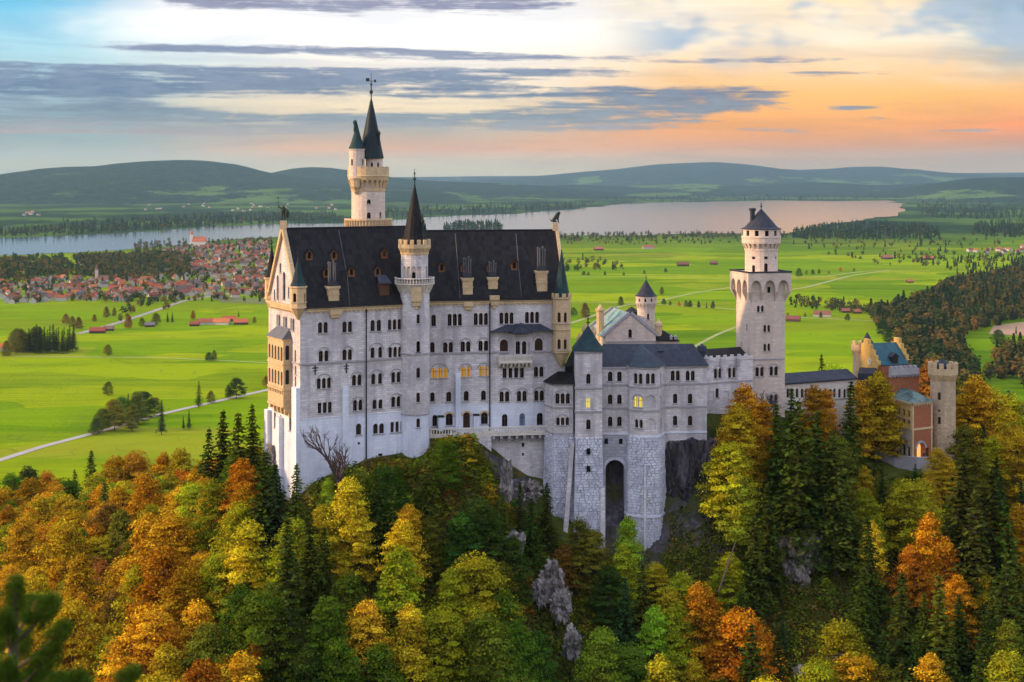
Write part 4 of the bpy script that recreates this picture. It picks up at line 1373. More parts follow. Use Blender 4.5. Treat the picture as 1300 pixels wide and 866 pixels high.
# terrace in front of the right half: parapet, paving, brackets, retaining wall
tw = Wall(wr.pt(3.6, 0, 3.6).xy, wr.pt(wr.len - 3.2, 0, 3.6).xy)
ZT = C(-48.9)
mb = MB()
t0, t1 = tw.A, tw.B
mb.prism([(wr.pt(3.6, 0, .11).x, wr.pt(3.6, 0, .11).y), (t0.x, t0.y), (t1.x, t1.y), (wr.pt(wr.len - 3.2, 0, .11).x, wr.pt(wr.len - 3.2, 0, .11).y)], ZT - .5, ZT)
tw.bar(mb, 0, tw.len, ZT + 1.0, ZT + 1.22, -.35, .1)
tw.bar(mb, 0, tw.len, ZT + .002, ZT + .2, -.3, .05)
k = 0.25
while k < tw.len:
    wdt = .45 if int(k / .55) % 7 == 0 else .17
    tw.bar(mb, k - wdt / 2, k + wdt / 2, ZT + .202, ZT + .998, -.25, 0.0); k += .55
terr = mb.build('terrace', MAT['cream'], palas)
mb = MB()
uu = tw.len * .52
while uu < tw.len:
    tw.bar(mb, uu - .25, uu + .25, ZT - 1.1, ZT - .503, -1.6, -.1); tw.bar(mb, uu - .25, uu + .25, ZT - 1.7, ZT - 1.103, -1.6, -.8); uu += 1.5
mb.build('terrace_bracket', MAT['band'], terr)
rw = Wall(tw.pt(0, 0, -1.6).xy, tw.pt(tw.len + 1, 0, -1.6).xy)
rw.holes.append((rect(*([rw.uv(664, 565)[0] - .25, rw.uv(664, 565)[0] + .25] + [rw.uv(664, 565)[1] - .4, rw.uv(664, 565)[1] + .4])), .4))
rw.holes.append((rect(*([rw.uv(664, 577)[0] - .2, rw.uv(664, 577)[0] + .2] + [rw.uv(664, 577)[1] - .3, rw.uv(664, 577)[1] + .3])), .4))
mb = MB(); rw.panel(mb, rect(0, rw.len, C(-68), ZT - .505)); tw.bar(mb, 0, tw.len * .5, C(-56), ZT - .504, -1.5, -.05)
mb.build('retaining_wall', MAT['lime'], terr)
mb = MB()
for h, dd in rw.holes: mb.quad(*[rw.pt(a, b, -dd + .02) for a, b in h])
mb.build('drain_hole', MAT['glass'], terr)
for px, py in ((559, 537), (604, 535)):                       # two small white piers with dark caps on the terrace
    u, z = pwr.uv(px, py)
    mb = MB(); pwr.bar(mb, u - .5, u + .5, ZT + .002, z + 1.2, .002, 1.0); pr = mb.build('terrace_pier', MAT['white'], palas)
    mb = MB(); pwr.bar(mb, u - .58, u + .58, z + 1.202, z + 1.5, .003, 1.08); mb.build('pier_cap', MAT['iron'], pr)

# ------------------------------------------------ statues on the two gable tops
def skin_figure(verts, edges, radii, sub=2):
    me = bpy.data.meshes.new('figure')
    me.from_pydata(verts, edges, [])
    o = bpy.data.objects.new('figure', me); COL.objects.link(o)
    m = o.modifiers.new('skin', 'SKIN'); m.use_smooth_shade = True
    for v, r in zip(me.skin_vertices[0].data, radii): v.radius = (r, r)
    me.skin_vertices[0].data[0].use_root = True
    s = o.modifiers.new('sub', 'SUBSURF'); s.levels = sub; s.render_levels = sub
    dg = bpy.context.evaluated_depsgraph_get()
    out = bpy.data.meshes.new_from_object(o.evaluated_get(dg))
    bpy.data.objects.remove(o); bpy.data.meshes.remove(me)
    return out


q = wg.pt(WID / 2, Z_RL + 1.7, 0.1)
kn = root('knight_statue', 'dark bronze knight statue with lance standing on the sunlit gable top', 'statue', q)
s = 1.55
fv = [(0, 0, 1.0), (0, 0, 1.28), (0, 0, 1.5), (0, 0, 1.62), (0, 0, 1.8), (0.13, 0, .95), (.15, -.03, .5), (.16, .0, .08), (.17, -.14, .04), (-.13, 0, .95), (-.16, -.06, .52), (-.18, .02, .08), (-.19, -.12, .04),
      (.26, 0, 1.48), (.42, -.05, 1.22), (.46, -.25, 1.1), (-.26, 0, 1.48), (-.5, -.05, 1.62), (-.62, -.1, 1.85)]
fe = [(0, 1), (1, 2), (2, 3), (3, 4), (0, 5), (5, 6), (6, 7), (7, 8), (0, 9), (9, 10), (10, 11), (11, 12), (2, 13), (13, 14), (14, 15), (2, 16), (16, 17), (17, 18)]
fr_ = [.17, .2, .19, .09, .15, .13, .1, .07, .06, .13, .1, .07, .06, .1, .075, .06, .1, .075, .06]
me = skin_figure([(x * s, y * s, z * s) for x, y, z in fv], fe, [r * s for r in fr_])
me.materials.append(MAT['bronze'])
o = bpy.data.objects.new('body', me); COL.objects.link(o); o.parent = kn; BASE[o.name] = BASE[kn.name]
mb = MB(); mb.tube(q + Vector((-.95, -.15, 0.05)), q + Vector((-.98, -.15, 4.1)), .05, .03); mb.lathe(q.x - .98, q.y - .15, [(.02, q.z + 4.0), (.11, q.z + 4.15), (.0, q.z + 4.6)], 6)
mb.build('lance', MAT['bronze'], kn)
mb = MB(); mb.lathe(q.x + .75, q.y - .35, [(.05, q.z + .5), (.3, q.z + .9), (.36, q.z + 1.7), (.3, q.z + 1.9)], 8); mb.build('shield', MAT['bronze'], kn)
q = we.pt(WID / 2, Z_RR + 1.7, -0.2)
li = root('lion_statue', 'dark bronze sitting lion statue on the right gable top of the hall', 'statue', q)
fv = [(-.35, 0, .45), (0, 0, .75), (.3, 0, 1.1), (.5, 0, 1.55), (.85, 0, 1.62), (.42, .2, .55), (.5, .2, .06), (.66, .2, .05), (.42, -.2, .55), (.5, -.2, .06), (.66, -.2, .05), (-.3, .3, .3), (.1, .34, .25), (.2, .34, .05), (-.3, -.3, .3), (.1, -.34, .25), (.2, -.34, .05), (-.7, 0, .2), (-.85, 0, .7)]
fe = [(0, 1), (1, 2), (2, 3), (3, 4), (2, 5), (5, 6), (6, 7), (2, 8), (8, 9), (9, 10), (0, 11), (11, 12), (12, 13), (0, 14), (14, 15), (15, 16), (0, 17), (17, 18)]
fr_ = [.33, .34, .36, .33, .15, .14, .1, .09, .14, .1, .09, .2, .15, .09, .2, .15, .09, .06, .06]
me = skin_figure([(x * 1.25, y * 1.25, z * 1.25) for x, y, z in fv], fe, [r * 1.2 for r in fr_])
me.materials.append(MAT['bronze'])
o = bpy.data.objects.new('body', me); COL.objects.link(o); o.parent = li; BASE[o.name] = BASE[li.name]

# ================================================================== STAIR TOWER
Yt = 281.2
c = G(526.3, Yt); R = 2.82
stair = root('stair_tower', 'slim round white stair tower with pointed black cone against the castle hall', 'tower', (c.x, c.y, C(-58)))
ws = facets(c.x, c.y, R, 20, -math.pi / 2 - math.pi / 20)
zbal = ZZ(359, Yt)
for px, py, w, h in ((529, 383, .7, 1.9), (529.5, 405, .62, 1.7), (530.6, 473.4, .7, 1.9), (531.3, 504.6, .7, 1.8), (531.7, 537, .7, 1.7)):
    tower_win(stair, ws, px, py, w, h, lit='glassbrown' if py > 520 else None)
for px in (528.2, 533.4): tower_win(stair, ws, px, 440, .68, 2.0)
z = ZZ(524, Yt)
mb = MB(); tower_wall(ws, mb, z, zbal); mb.build('wall', MAT['lime'], stair)
mb = MB(); tower_wall(ws, mb, C(-70), z); mb.build('plinth', MAT['white'], stair)
mb2 = MB(); mb2.lathe(c.x, c.y, [(R - .05, z - .15), (R + .14, z - .12), (R + .14, z + .1), (R - .05, z + .14)], 20, -math.pi / 2 - math.pi / 20)
zs_ = ZZ(447.5, Yt); mb2.lathe(c.x, c.y, [(R - .05, zs_ - .2), (R + .2, zs_ - .12), (R + .2, zs_ + .1), (R - .05, zs_ + .14)], 20, -math.pi / 2 - math.pi / 20)
mb2.build('string_course', MAT['band'], stair)
mb = MB()
zc = zbal
mb.lathe(c.x, c.y, [(R - .05, zc - 2.1), (R + .1, zc - 1.6), (R + .35, zc - .9), (R + .75, zc - .3), (R + .95, zc - .2), (R + .95, zc), (R - .5, zc)], 24)
corbels(mb, c.x, c.y, R, R + .8, zc - 1.9, zc - .3, 24)
mb.lathe(c.x, c.y, [(R + .75, zc + .85), (R + .95, zc + .85), (R + .95, zc + 1.05), (R + .7, zc + 1.05), (R + .7, zc + .85)], 24)
for i in range(40):
    a = 2 * math.pi * i / 40; mb.lathe(c.x + (R + .82) * math.cos(a), c.y + (R + .82) * math.sin(a), [(.09, zc), (.12, zc + .3), (.07, zc + .85)], 5)
mb.build('balcony', MAT['cream'], stair)
mb = MB()                                                       # little corbelled bay under the balcony
q = c + Vector((0.55, -R))
for k, (hw, z0, z1) in enumerate(((.95, zc - 3.3, zc - .6), (.65, zc - 4.1, zc - 3.303), (.35, zc - 4.7, zc - 4.103))): mb.box(q.x - hw, q.x + hw, q.y - .25 - .2 * (2 - k), q.y + .8, z0, z1)
mb.build('corbelled_bay', MAT['tan'], stair)
R2 = 2.55
ws2 = facets(c.x, c.y, R2, 16, -math.pi / 2 - math.pi / 16)
zt = ZZ(318, Yt)
for px in (514, 520, 527.5, 534.5, 540):
    f, qx = facet_for(ws2, px)
    m = f.len / 2; zz = ZZ(349, Yt)
    f.holes.append((arch(m, zz - .9, f.len * .8, 2.6), .3))
mb = MB(); tower_wall(ws2, mb, zbal, zt); 
u_ = mb.build('upper_wall', MAT['lime'], stair)
mb = MB()
for f in ws2:
    for h, dd in f.holes: mb.quad(*[f.pt(a, b, -dd + .03) for a, b in h])
mb.build('blind_arch', MAT['towerstone'], u_)
f, qx = facet_for(ws2, 528)
mb = MB(); mb.quad(*[f.pt(a, b, -.2) for a, b in arch(f.len / 2, zbal + .05, .6, 2.1)]); mb.build('door', MAT['glass'], u_)
mb = MB()
mb.lathe(c.x, c.y, [(R2 - .1, zt - .8), (R2 + .1, zt - .7), (R2 + .12, zt - .1), (R2 + .45, zt + .4), (R2 + .5, zt + .5), (R2 + .5, zt + 1.2), (R2 + .15, zt + 1.2), (R2 + .15, zt + .6), (0.2, zt + .6)], 24)
corbels(mb, c.x, c.y, R2, R2 + .42, zt - .5, zt + .4, 22)
crenels(mb, c.x, c.y, R2 + .5, zt + 1.2, .9, 14, .32, .55)
mb.build('crown', MAT['tan'], stair)
mb = MB()
zr = zt + .7
mb.lathe(c.x, c.y, [(R2 - .1, zr), (R2 * .82, zr + 2.0), (R2 * .42, zr + 7.0), (.1, ZZ(234, Yt))], 16)
rf = mb.build('roof', MAT['slate'], stair)
mb = MB(); finial(mb, c.x, c.y, ZZ(235, Yt), 3.2, .2); mb.build('finial', MAT['bronze'], rf)
mb = MB()
for dx, dy, hh in ((1.55, -1.0, 6.0), (1.95, .3, 4.2)):
    mb.lathe(c.x + dx, c.y + dy, [(.3, zr), (.3, zr + hh - 1.5), (.42, zr + hh - 1.4), (.42, zr + hh - 1.1), (.22, zr + hh - .8), (.12, zr + hh + .2)], 8)
mb.build('pinnacle', MAT['bronze'], rf)

# ================================================================== NORTH TOWER behind the hall
Yn = 306.0
k_ = Yn / F
c = G(467.5, Yn); R = 21.3 * k_
nt = root('great_tower', 'tallest round tower with corbelled gallery and dark green spire behind the black roof', 'tower', (c.x, c.y, C(-60)))
ws = facets(c.x, c.y, R, 24)
for px, py, w, h in ((470.5, 256, .8, .85), (470.5, 273.5, .75, 1.2), (483.5, 272.5, .6, 1.1)): tower_win(nt, ws, px, py, w, h)
mb = MB(); tower_wall(ws, mb, C(-62), ZZ(230, Yn)); mb.build('wall', MAT['towerstone'], nt)
z = ZZ(277.5, Yn); Rb = 30.5 * k_
mb = MB(); mb.lathe(c.x, c.y, [(R - .1, ZZ(296, Yn)), (Rb - .3, ZZ(290, Yn)), (Rb, ZZ(289, Yn)), (Rb, ZZ(287.6, Yn)), (Rb - .25, ZZ(287.5, Yn)), (Rb - .25, ZZ(279.5, Yn)), (Rb, ZZ(279.4, Yn)), (Rb, z), (Rb - .5, z), (Rb - .5, ZZ(287, Yn)), (R - .1, ZZ(287, Yn))], 24)
for i in range(48):
    a = 2 * math.pi * i / 48; mb.lathe(c.x + (Rb - .12) * math.cos(a), c.y + (Rb - .12) * math.sin(a), [(.12, ZZ(287.5, Yn)), (.16, ZZ(284, Yn)), (.1, ZZ(279.4, Yn))], 5)
mb.build('balustrade', MAT['tan'], nt)
Rg = 26.3 * k_
mb = MB()
mb.lathe(c.x, c.y, [(R - .1, ZZ(244, Yn)), (R + .12, ZZ(242, Yn)), (R + .12, ZZ(240, Yn)), (R - .05, ZZ(239, Yn)), (R - .05, ZZ(232, Yn)), (Rg - .15, ZZ(228.5, Yn)), (Rg, ZZ(224.5, Yn)), (Rg + .1, ZZ(223.5, Yn)), (Rg, ZZ(222.5, Yn)), (Rg, ZZ(213.5, Yn)), (Rg - .35, ZZ(213.5, Yn)), (Rg - .35, ZZ(222, Yn)), (.2, ZZ(222, Yn))], 24)
corbels(mb, c.x, c.y, R, Rg - .1, ZZ(241, Yn), ZZ(228, Yn), 24, .42)
crenels(mb, c.x, c.y, Rg, ZZ(213.5, Yn), .28, 18, .35, .78)
mb.build('gallery', MAT['tan'], nt)
mb = MB(); q = c + Vector((-2.2, -3.0)); mb.lathe(q.x, q.y, [(.1, ZZ(247, Yn)), (.5, ZZ(243, Yn)), (.55, ZZ(241, Yn)), (1.0, ZZ(237, Yn)), (1.15, ZZ(230, Yn)), (1.35, ZZ(226, Yn))], 10); mb.build('corbelled_oriel', MAT['tan'], nt)
c2 = G(475, Yn); Ru = 11 * k_
wsu = facets(c2.x, c2.y, Ru, 16)
for px in (472, 481.5): tower_win(nt, wsu, px, 209, .5, .9, sill=False)
mb = MB(); tower_wall(wsu, mb, ZZ(222, Yn), ZZ(200, Yn)); mb.build('upper_wall', MAT['towerstone'], nt)
mb = MB(); Rc = 16.0 * k_
mb.lathe(c2.x - .6, c2.y, [(Rc - .3, ZZ(201.5, Yn)), (Rc, ZZ(201, Yn)), (Rc, ZZ(199.8, Yn)), (Rc * .86, ZZ(190, Yn)), (Rc * .58, ZZ(166, Yn)), (Rc * .3, ZZ(143, Yn)), (.08, ZZ(124, Yn))], 16)
sp_ = mb.build('spire', MAT['slate2'], nt)
MAT['spire'] = roofing('dark green spire slate', (0.016, 0.026, 0.028), (0.022, 0.034, 0.036), 0.5, 0.5)
sp_.data.materials[0] = MAT['spire']
mb = MB(); finial(mb, c2.x - .6, c2.y, ZZ(127, Yn), 4.6, .24); mb.build('finial', MAT['bronze'], sp_)
mb = MB(); x, y = c2.x - .6, c2.y; z = ZZ(103, Yn)
mb.tube((x, y, z - 1), (x, y, z + 1.7), .06); mb.box(x - 1.1, x + .95, y - .04, y + .04, z - .06, z + .06)
mb.prism([(x - 1.1, y - .05), (x - .35, y - .05), (x - .35, y + .05), (x - 1.1, y + .05)], z + .05, z + .6); mb.prism([(x + .6, y - .05), (x + 1.0, y - .05), (x + 1.0, y + .05), (x + .6, y + .05)], z - .25, z + .3)
mb.build('weather_vane', MAT['bronze'], sp_)
mb = MB(); mb.lathe(c2.x + 1.0, c2.y - 1.0, [(.3, ZZ(184, Yn)), (.3, ZZ(171, Yn)), (.42, ZZ(170.5, Yn)), (.42, ZZ(169, Yn)), (.1, ZZ(166, Yn))], 8); mb.build('spire_chimney', MAT['iron'], sp_)
c3 = G(453, Yn - 2.2); Rt = 9.8 * k_
wst = facets(c3.x, c3.y, Rt, 16)
for px in (448, 459.5): tower_win(nt, wst, px, 206, .5, 1.3, sill=False)
mb = MB(); tower_wall(wst, mb, ZZ(228, Yn), ZZ(189.5, Yn)); mb.lathe(c3.x, c3.y, [(Rt - .05, ZZ(191.5, Yn)), (Rt + .15, ZZ(190.5, Yn)), (Rt + .15, ZZ(189.4, Yn)), (Rt - .1, ZZ(189.4, Yn))], 16)
tt = mb.build('side_turret', MAT['towerstone'], nt)
mb = MB(); mb.lathe(c3.x, c3.y, [(Rt + .12, ZZ(189.5, Yn)), (Rt + .12, ZZ(188.6, Yn)), (Rt * .8, ZZ(183, Yn)), (Rt * .4, ZZ(170, Yn)), (.1, ZZ(157, Yn))], 16)
mb.lathe(c3.x - .35, c3.y - .2, [(.32, ZZ(168, Yn)), (.28, ZZ(158, Yn)), (.42, ZZ(157.5, Yn)), (.42, ZZ(155, Yn)), (.15, ZZ(153, Yn))], 8)
mb.build('turret_roof', MAT['copper'], tt)

# ================================================================== BOWER (lower ladies' building with its rock-faced base)
bower = root('bower', 'low white castle range with polygonal bays standing on tall rock faced buttresses', 'castle building', (G(800, 288).x, 288, C(-60)))
# square stair turret
tL, tR = G(730.3, 283.0), G(764.6, 283.3)
tw_ = Wall(tL, tR)
dep = 5.2
for px, py, kw in ((747, 481, D(w=.8, h=1.9)), (747, 539, D(w=.8, h=1.9))): window(bower, tw_, px, py, 1, **kw)
window(bower, tw_, 746.6, 511.5, 1, w=.75, h=1.8, lit='glassyellow', sill=False)
z_e, z_b = ZZ(446, 283), ZZ(555, 283)
bl = tL + Vector((0, dep)); brr = tR + Vector((0, dep))
tws = [tw_, Wall(tR, brr), Wall(brr, bl), Wall(bl, tL)]
mb = MB()
for w_ in tws: w_.panel(mb, rect(0, w_.len, z_b, z_e))
for w_ in tws:
    for z in (ZZ(493, 283), ZZ(523, 283)): pass
st_ = mb.build('turret_wall', MAT['lime'], bower)
mb = MB()
for w_ in tws:
    w_.bar(mb, -.14, w_.len + .14, z_e - .35, z_e - .002, -.05, .2)
mb.build('cornice', MAT['band'], st_)
for z in (ZZ(493, 283), ZZ(523, 283)):
    mb = MB()
    for w_ in tws: w_.bar(mb, -.12, w_.len + .12, z - .15, z + .15, -.05, .15)
    mb.build('string_course', MAT['band'], st_)
mb = MB()
cc = (tL + tR) / 2 + Vector((0, dep / 2))
zt = ZZ(414, 285.5); h0, h1 = 3.05, 3.05
sq = lambda h: [(cc.x - h, cc.y - h), (cc.x + h, cc.y - h), (cc.x + h, cc.y + h), (cc.x - h, cc.y + h)]
mb.prism(sq(3.0), z_e, z_e + .12); mb.prism(sq(3.0), z_e + .121, z_e + 1.6, True, sq(1.9)); mb.prism(sq(1.9), z_e + 1.601, zt, True, sq(.12))
tr_ = mb.build('turret_roof', MAT['copper'], bower)
mb = MB(); finial(mb, cc.x, cc.y, zt, 1.9, .22); mb.build('finial', MAT['bronze'], tr_)
# left octagonal bay
bpts = [G(691.8, 287.5), G(702.5, 284.3), G(727.5, 284.3), G(730.8, 287.5)]
bws = [Wall(bpts[i], bpts[i + 1]) for i in range(3)]
window(bower, bws[1], 714.3, 506, 3, hood=1, w=.72, h=2.0)
window(bower, bws[1], 714.3, 535, 3, hood=1, w=.62, h=1.5)
z_be, z_bb = ZZ(487.5, 284.3), ZZ(551, 284.3)
mb = MB()
for w_ in bws: w_.panel(mb, rect(0, w_.len, z_bb, z_be))
bb_ = mb.build('bay_wall', MAT['lime'], bower)
for z in (ZZ(517.5, 284.3), z_be - .15, z_bb):
    mb = MB()
    for w_ in bws: w_.bar(mb, -.08, w_.len + .08, z - .16, z + .16, -.05, .16)
    mb.build('string_course', MAT['band'], bb_)
mb = MB(); q = [b.copy() for b in bpts]
q[0] += Vector((-.5, .2)); q[1] += Vector((-.4, -.5)); q[2] += Vector((.3, -.5)); q[3] += Vector((.3, .2))
top = G(728, 289.5); zt2 = ZZ(472.5, 288); t1 = G(708, 289.0)
mb.add([V2(p, z_be) for p in q] + [V2(t1, zt2), V2(top, zt2), V2(G(692, 290), z_be), V2(G(731, 290), z_be)], [[0, 1, 4], [1, 2, 5, 4], [2, 3, 5], [6, 0, 4], [3, 2, 1, 0, 6, 7]])
mb.build('bay_roof', MAT['slate'], bower)
# small dark roof between hall and stair turret
mb = MB(); a0, a1 = G(717, 288.5), G(731, 288.5)
mb.add([V2(a0, ZZ(465, 288.5)), V2(a1, ZZ(465, 288.5)), V2(G(731, 292), ZZ(443, 292)), V2(G(727, 292), ZZ(443, 292)), V2(G(717, 295), ZZ(463, 295)), V2(G(731, 295), ZZ(463, 295))], [[0, 1, 2, 3], [4, 0, 3], [5, 4, 3, 2], [1, 0, 4, 5]])
mb.box(a0.x + .2, a1.x, 288.8, 294.5, C(-45), ZZ(465.3, 288.5))
mb.build('lean_to', MAT['slate'], bower)
# recessed wall between turret and polygon bay
w1 = Wall(G(764.6, 286.2), G(797.2, 286.2))
for px in (774.6, 786.4):
    for py in (478, 507, 535): window(bower, w1, px, py, 1, w=.85, h=1.85)
zm = ZZ(553.5, 286); zE = ZZ(466, 286.2)
# polygon bay
pp = [G(796.9, 286.3), G(799.5, 284.2), G(818.2, 282.6), G(835.5, 283.2), G(842.6, 287.2)]
pws = [Wall(pp[i], pp[i + 1]) for i in range(4)]
zpe = ZZ(469, 283); zpb = ZZ(554, 283)
window(bower, pws[1], 810, 480.7, 2, w=.75); window(bower, pws[1], 810, 510.3, 2, w=.75, hood=1, lit='glassyellow'); window(bower, pws[1], 811, 538, 2, w=.68, h=1.6)
window(bower, pws[2], 825.8, 480.7, 2, w=.75)
window(bower, pws[3], 838.8, 480, 1, w=.8, h=2.0, lit='glasssky')
for px, py, h in ((826, 510.5, 2.6), (826, 539, 2.3)):                      # blind arches
    u, z = pws[2].uv(px, py); pws[2].holes.append((arch(u, z - h / 2, 2.0, h), .18))
for py in (510, 538):
    u, z = pws[3].uv(838.8, py); pws[3].holes.append((arch(u, z - 1, 1.1, 2.1), .18))
# right wing wall
w2 = Wall(G(842.4, 287.4), G(897.3, 288.3))
for px in (857.3, 876.3): window(bower, w2, px, 477, 2, w=.75, h=1.9)
for px in (857.2, 876.2):
    for py in (506, 534): window(bower, w2, px, py, 1, w=.85, h=1.9)
mb = MB()
w1.panel(mb, rect(0, w1.len, zm, zE))
for w_ in pws: w_.panel(mb, rect(0, w_.len, zpb, zpe + .4))
zw2b = C(-52.5)
w2.panel(mb, rect(0, w2.len, zw2b, zE))
e1 = w2.B; bk = [G(897.3, 288.3) + Vector((-.2, 10)), Vector((tL.x, 297.5))]
Wall(e1, bk[0]).panel(mb, rect(0, Wall(e1, bk[0]).len, zw2b, zE)); Wall(bk[0], bk[1]).panel(mb, rect(0, Wall(bk[0], bk[1]).len, zw2b, zE))
Wall(bk[1], Vector((tL.x, 288.1))).panel(mb, rect(0, Wall(bk[1], Vector((tL.x, 288.1))).len, zw2b, zE))
for w_ in pws:
    for h, dd in w_.holes:
        if dd < .2: mb.quad(*[w_.pt(a, b, -dd + .01) for a, b in h])
bw_ = mb.build('wall', MAT['lime'], bower)
for ws_ in ([w1], pws, [w2]):
    for py in (489, 518.5):
        mb = MB()
        for w_ in ws_:
            z = CZ - (py - HY) / F * 286; w_.bar(mb, -.06, w_.len + .06, z - .15, z + .15, -.05, .15)
        mb.build('string_course', MAT['band'], bower)
    mb = MB()
    for w_ in ws_:
        w_.bar(mb, -.06, w_.len + .06, zE - .3 if w_ in (w1, w2) else zpe + .1, zE + .0 if w_ in (w1, w2) else zpe + .402, -.05, .22)
    mb.build('cornice', MAT['band'], bower)
mb = MB()
for w_ in [w1, w2] + pws: w_.bar(mb, -.03, w_.len + .03, zpb - .25, zpb + .12, -.05, .12)
mb.build('white_ledge', MAT['white'], bower)
# main roof, hipped, and the bay's pyramid
rz = ZZ(436.5, 292.5); ry = 292.6
x0, x1 = tR.x - 1.0, e1.x + .45
mb = MB()
f0, f1 = 285.9, 287.9
ra, rb = G(766, ry).x, G(880, ry).x
mb.add([(x0, f0, zE), (x1, f1, zE), (rb, ry, rz), (ra, ry, rz), (x0, 298.3, zE), (x1, 298.6, zE)], [[0, 1, 2, 3], [1, 5, 2], [5, 4, 3, 2], [4, 0, 3], [4, 5, 1, 0]])
mr = mb.build('roof', MAT['slate2'], bower)
mb = MB()
ap = V2(G(813, 290.8), ZZ(437, 290.8)); mid = [V2(p, zpe + .41) + Vector(((p.x - 24.4) * .07, -.35, 0)) for p in pp]
inner = [ap.lerp(v, .55) + Vector((0, 0, .25)) for v in mid]
for i in range(4):
    mb.quad(mid[i], mid[i + 1], inner[i + 1], inner[i]); mb.quad(inner[i], inner[i + 1], ap)
mb.quad(*[v + Vector((0, 0, -.02)) for v in reversed(mid)])
mb.build('bay_roof', MAT['slatecopper'], bower)
c_ = roof_hit(838, 449, (x0, f0, zE), (x1, f1, zE), (ra, ry, rz))
mb = MB(); mb.box(c_.x - .6, c_.x + .6, c_.y - .5, c_.y + 1, c_.z - .5, c_.z + .6); mb.build('roof_hatch', MAT['iron'], mr)
# rock-faced lower walls
mb = MB()
zb2 = C(-76)


def batter(pts, zt, zb, flare, seed, bh=.5):
    n = len(pts)
    ctr = sum(pts, Vector((0, 0))) / n + Vector((0, 4))
    out = [p + (p - ctr).normalized() * flare for p in pts]
    for i in range(n - 1):
        block_face(mb, V2(pts[i], zt), V2(pts[i + 1], zt), V2(out[i + 1], zb), V2(out[i], zb), bh, .95, seed + i)
    return out


o1 = batter([tL + Vector((0, 5)), tL, tR, tR + Vector((0, 5))], z_b, zb2, 1.5, 10)
o2 = batter(bpts, z_bb, C(-74), .7, 30)
o3 = batter(pp, zpb, C(-79), 1.0, 50)
stone = mb.build('block_base', [MAT['rough'], MAT['joint']], bower)
mb = MB()
mb.prism([(p.x, p.y) for p in [tL + Vector((-.1, -.1)), tR + Vector((.1, -.1)), tR + Vector((.1, 5)), tL + Vector((-.1, 5))]], z_b - .3, z_b)
# smooth edge strips and stepped buttress
for (pa, pb, za, zb_, wd) in ((tL + Vector((-.55, -.25)), tL + Vector((-2.6, -1.6)), ZZ(562, 283), C(-76), .38), (G(765, 282.6), G(765.5, 280.6), ZZ(620, 282), C(-77), .42), (G(819, 282.0), G(819, 281.4), ZZ(590, 282), C(-70), .2)):
    mb.prism([(pa.x - wd, pa.y - .1), (pa.x + wd, pa.y - .1), (pa.x + wd, pa.y + 3), (pa.x - wd, pa.y + 3)], za, zb_, True, [(pb.x - wd * 1.25, pb.y - .1), (pb.x + wd * 1.25, pb.y - .1), (pb.x + wd * 1.25, pb.y + 3), (pb.x - wd * 1.25, pb.y + 3)])
mb.build('buttress', MAT['lime'], bower)
mb = MB(); zr_ = ZZ(657, 281.5)
oo = [p + (q_ - p) * ((zpb - zr_) / (zpb - C(-79))) for p, q_ in zip(pp, o3)]
for i in range(4): Wall(oo[i], oo[i + 1]).bar(mb, -.1, Wall(oo[i], oo[i + 1]).len + .1, zr_ - .2, zr_ + .2, -.2, .35)
mb.build('base_moulding', MAT['white'], bower)
mb = MB()
for px, py in ((747, 573), (747, 595)):
    q = P(px, py, 282.6); mb.box(q.x - .35, q.x + .35, q.y - .4, q.y + 1, q.z - .55, q.z + .55)
for px, py in ((769.5, 560), (788, 560)):
    q = P(px, py, 286.3); mb.box(q.x - .35, q.x + .35, q.y - .25, q.y + 1, q.z - .5, q.z + .5)
mb.build('slit_window', MAT['glass'], bower)
# the tall arch between the buttresses
wa = Wall(G(764.6, 286.1), G(798.5, 286.1))
ua, zaa = wa.uv(781, 584); za_b = C(-72)
u0_, u1_ = wa.uv(768.8, 600)[0], wa.uv(792.6, 600)[0]
r_ = (u1_ - u0_) / 2; um = (u0_ + u1_) / 2
zs_ = zaa - r_
mb = MB()
out = [(0, za_b), (u0_, za_b)] + [(um - r_ * math.cos(math.pi * k / 14), zs_ + r_ * math.sin(math.pi * k / 14)) for k in range(15)] + [(u1_, za_b), (wa.len, za_b), (wa.len, zm), (0, zm)]
wa.panel(mb, out)
arcp = out[1:18]
for a_, b_ in zip(arcp, arcp[1:]): mb.quad(wa.pt(*b_), wa.pt(*a_), wa.pt(*a_, -3.5), wa.pt(*b_, -3.5))
block_rows = MB()
mb.build('arch_wall', masonry('grey block wall', (0.40, 0.40, 0.44), .6, 1.1, .6, bump=.15, stain=.3), bower)
mb = MB()
for k in range(14):
    a, b = math.pi * (k + .06) / 14, math.pi * (k + .94) / 14
    pts = [(um + q_ * math.cos(x), zs_ + q_ * math.sin(x)) for q_, x in ((r_ + .02, a), (r_ + .6, a), (r_ + .6, b), (r_ + .02, b))]
    f0 = [wa.pt(*p, .1) for p in pts]; b0 = [wa.pt(*p, -.02) for p in pts]
    mb.quad(*f0); mb.quad(b0[1], b0[2], f0[2], f0[1]); mb.quad(b0[3], b0[0], f0[0], f0[3]); mb.quad(b0[0], b0[1], f0[1], f0[0]); mb.quad(b0[2], b0[3], f0[3], f0[2])
mb.build('voussoir', MAT['rough'], bower)
mb = MB(); wa.bar(mb, u0_ - .5, u1_ + .5, za_b, zaa + .5, -4.2, -3.4); mb.build('niche_rock', MAT['rock'], bower)

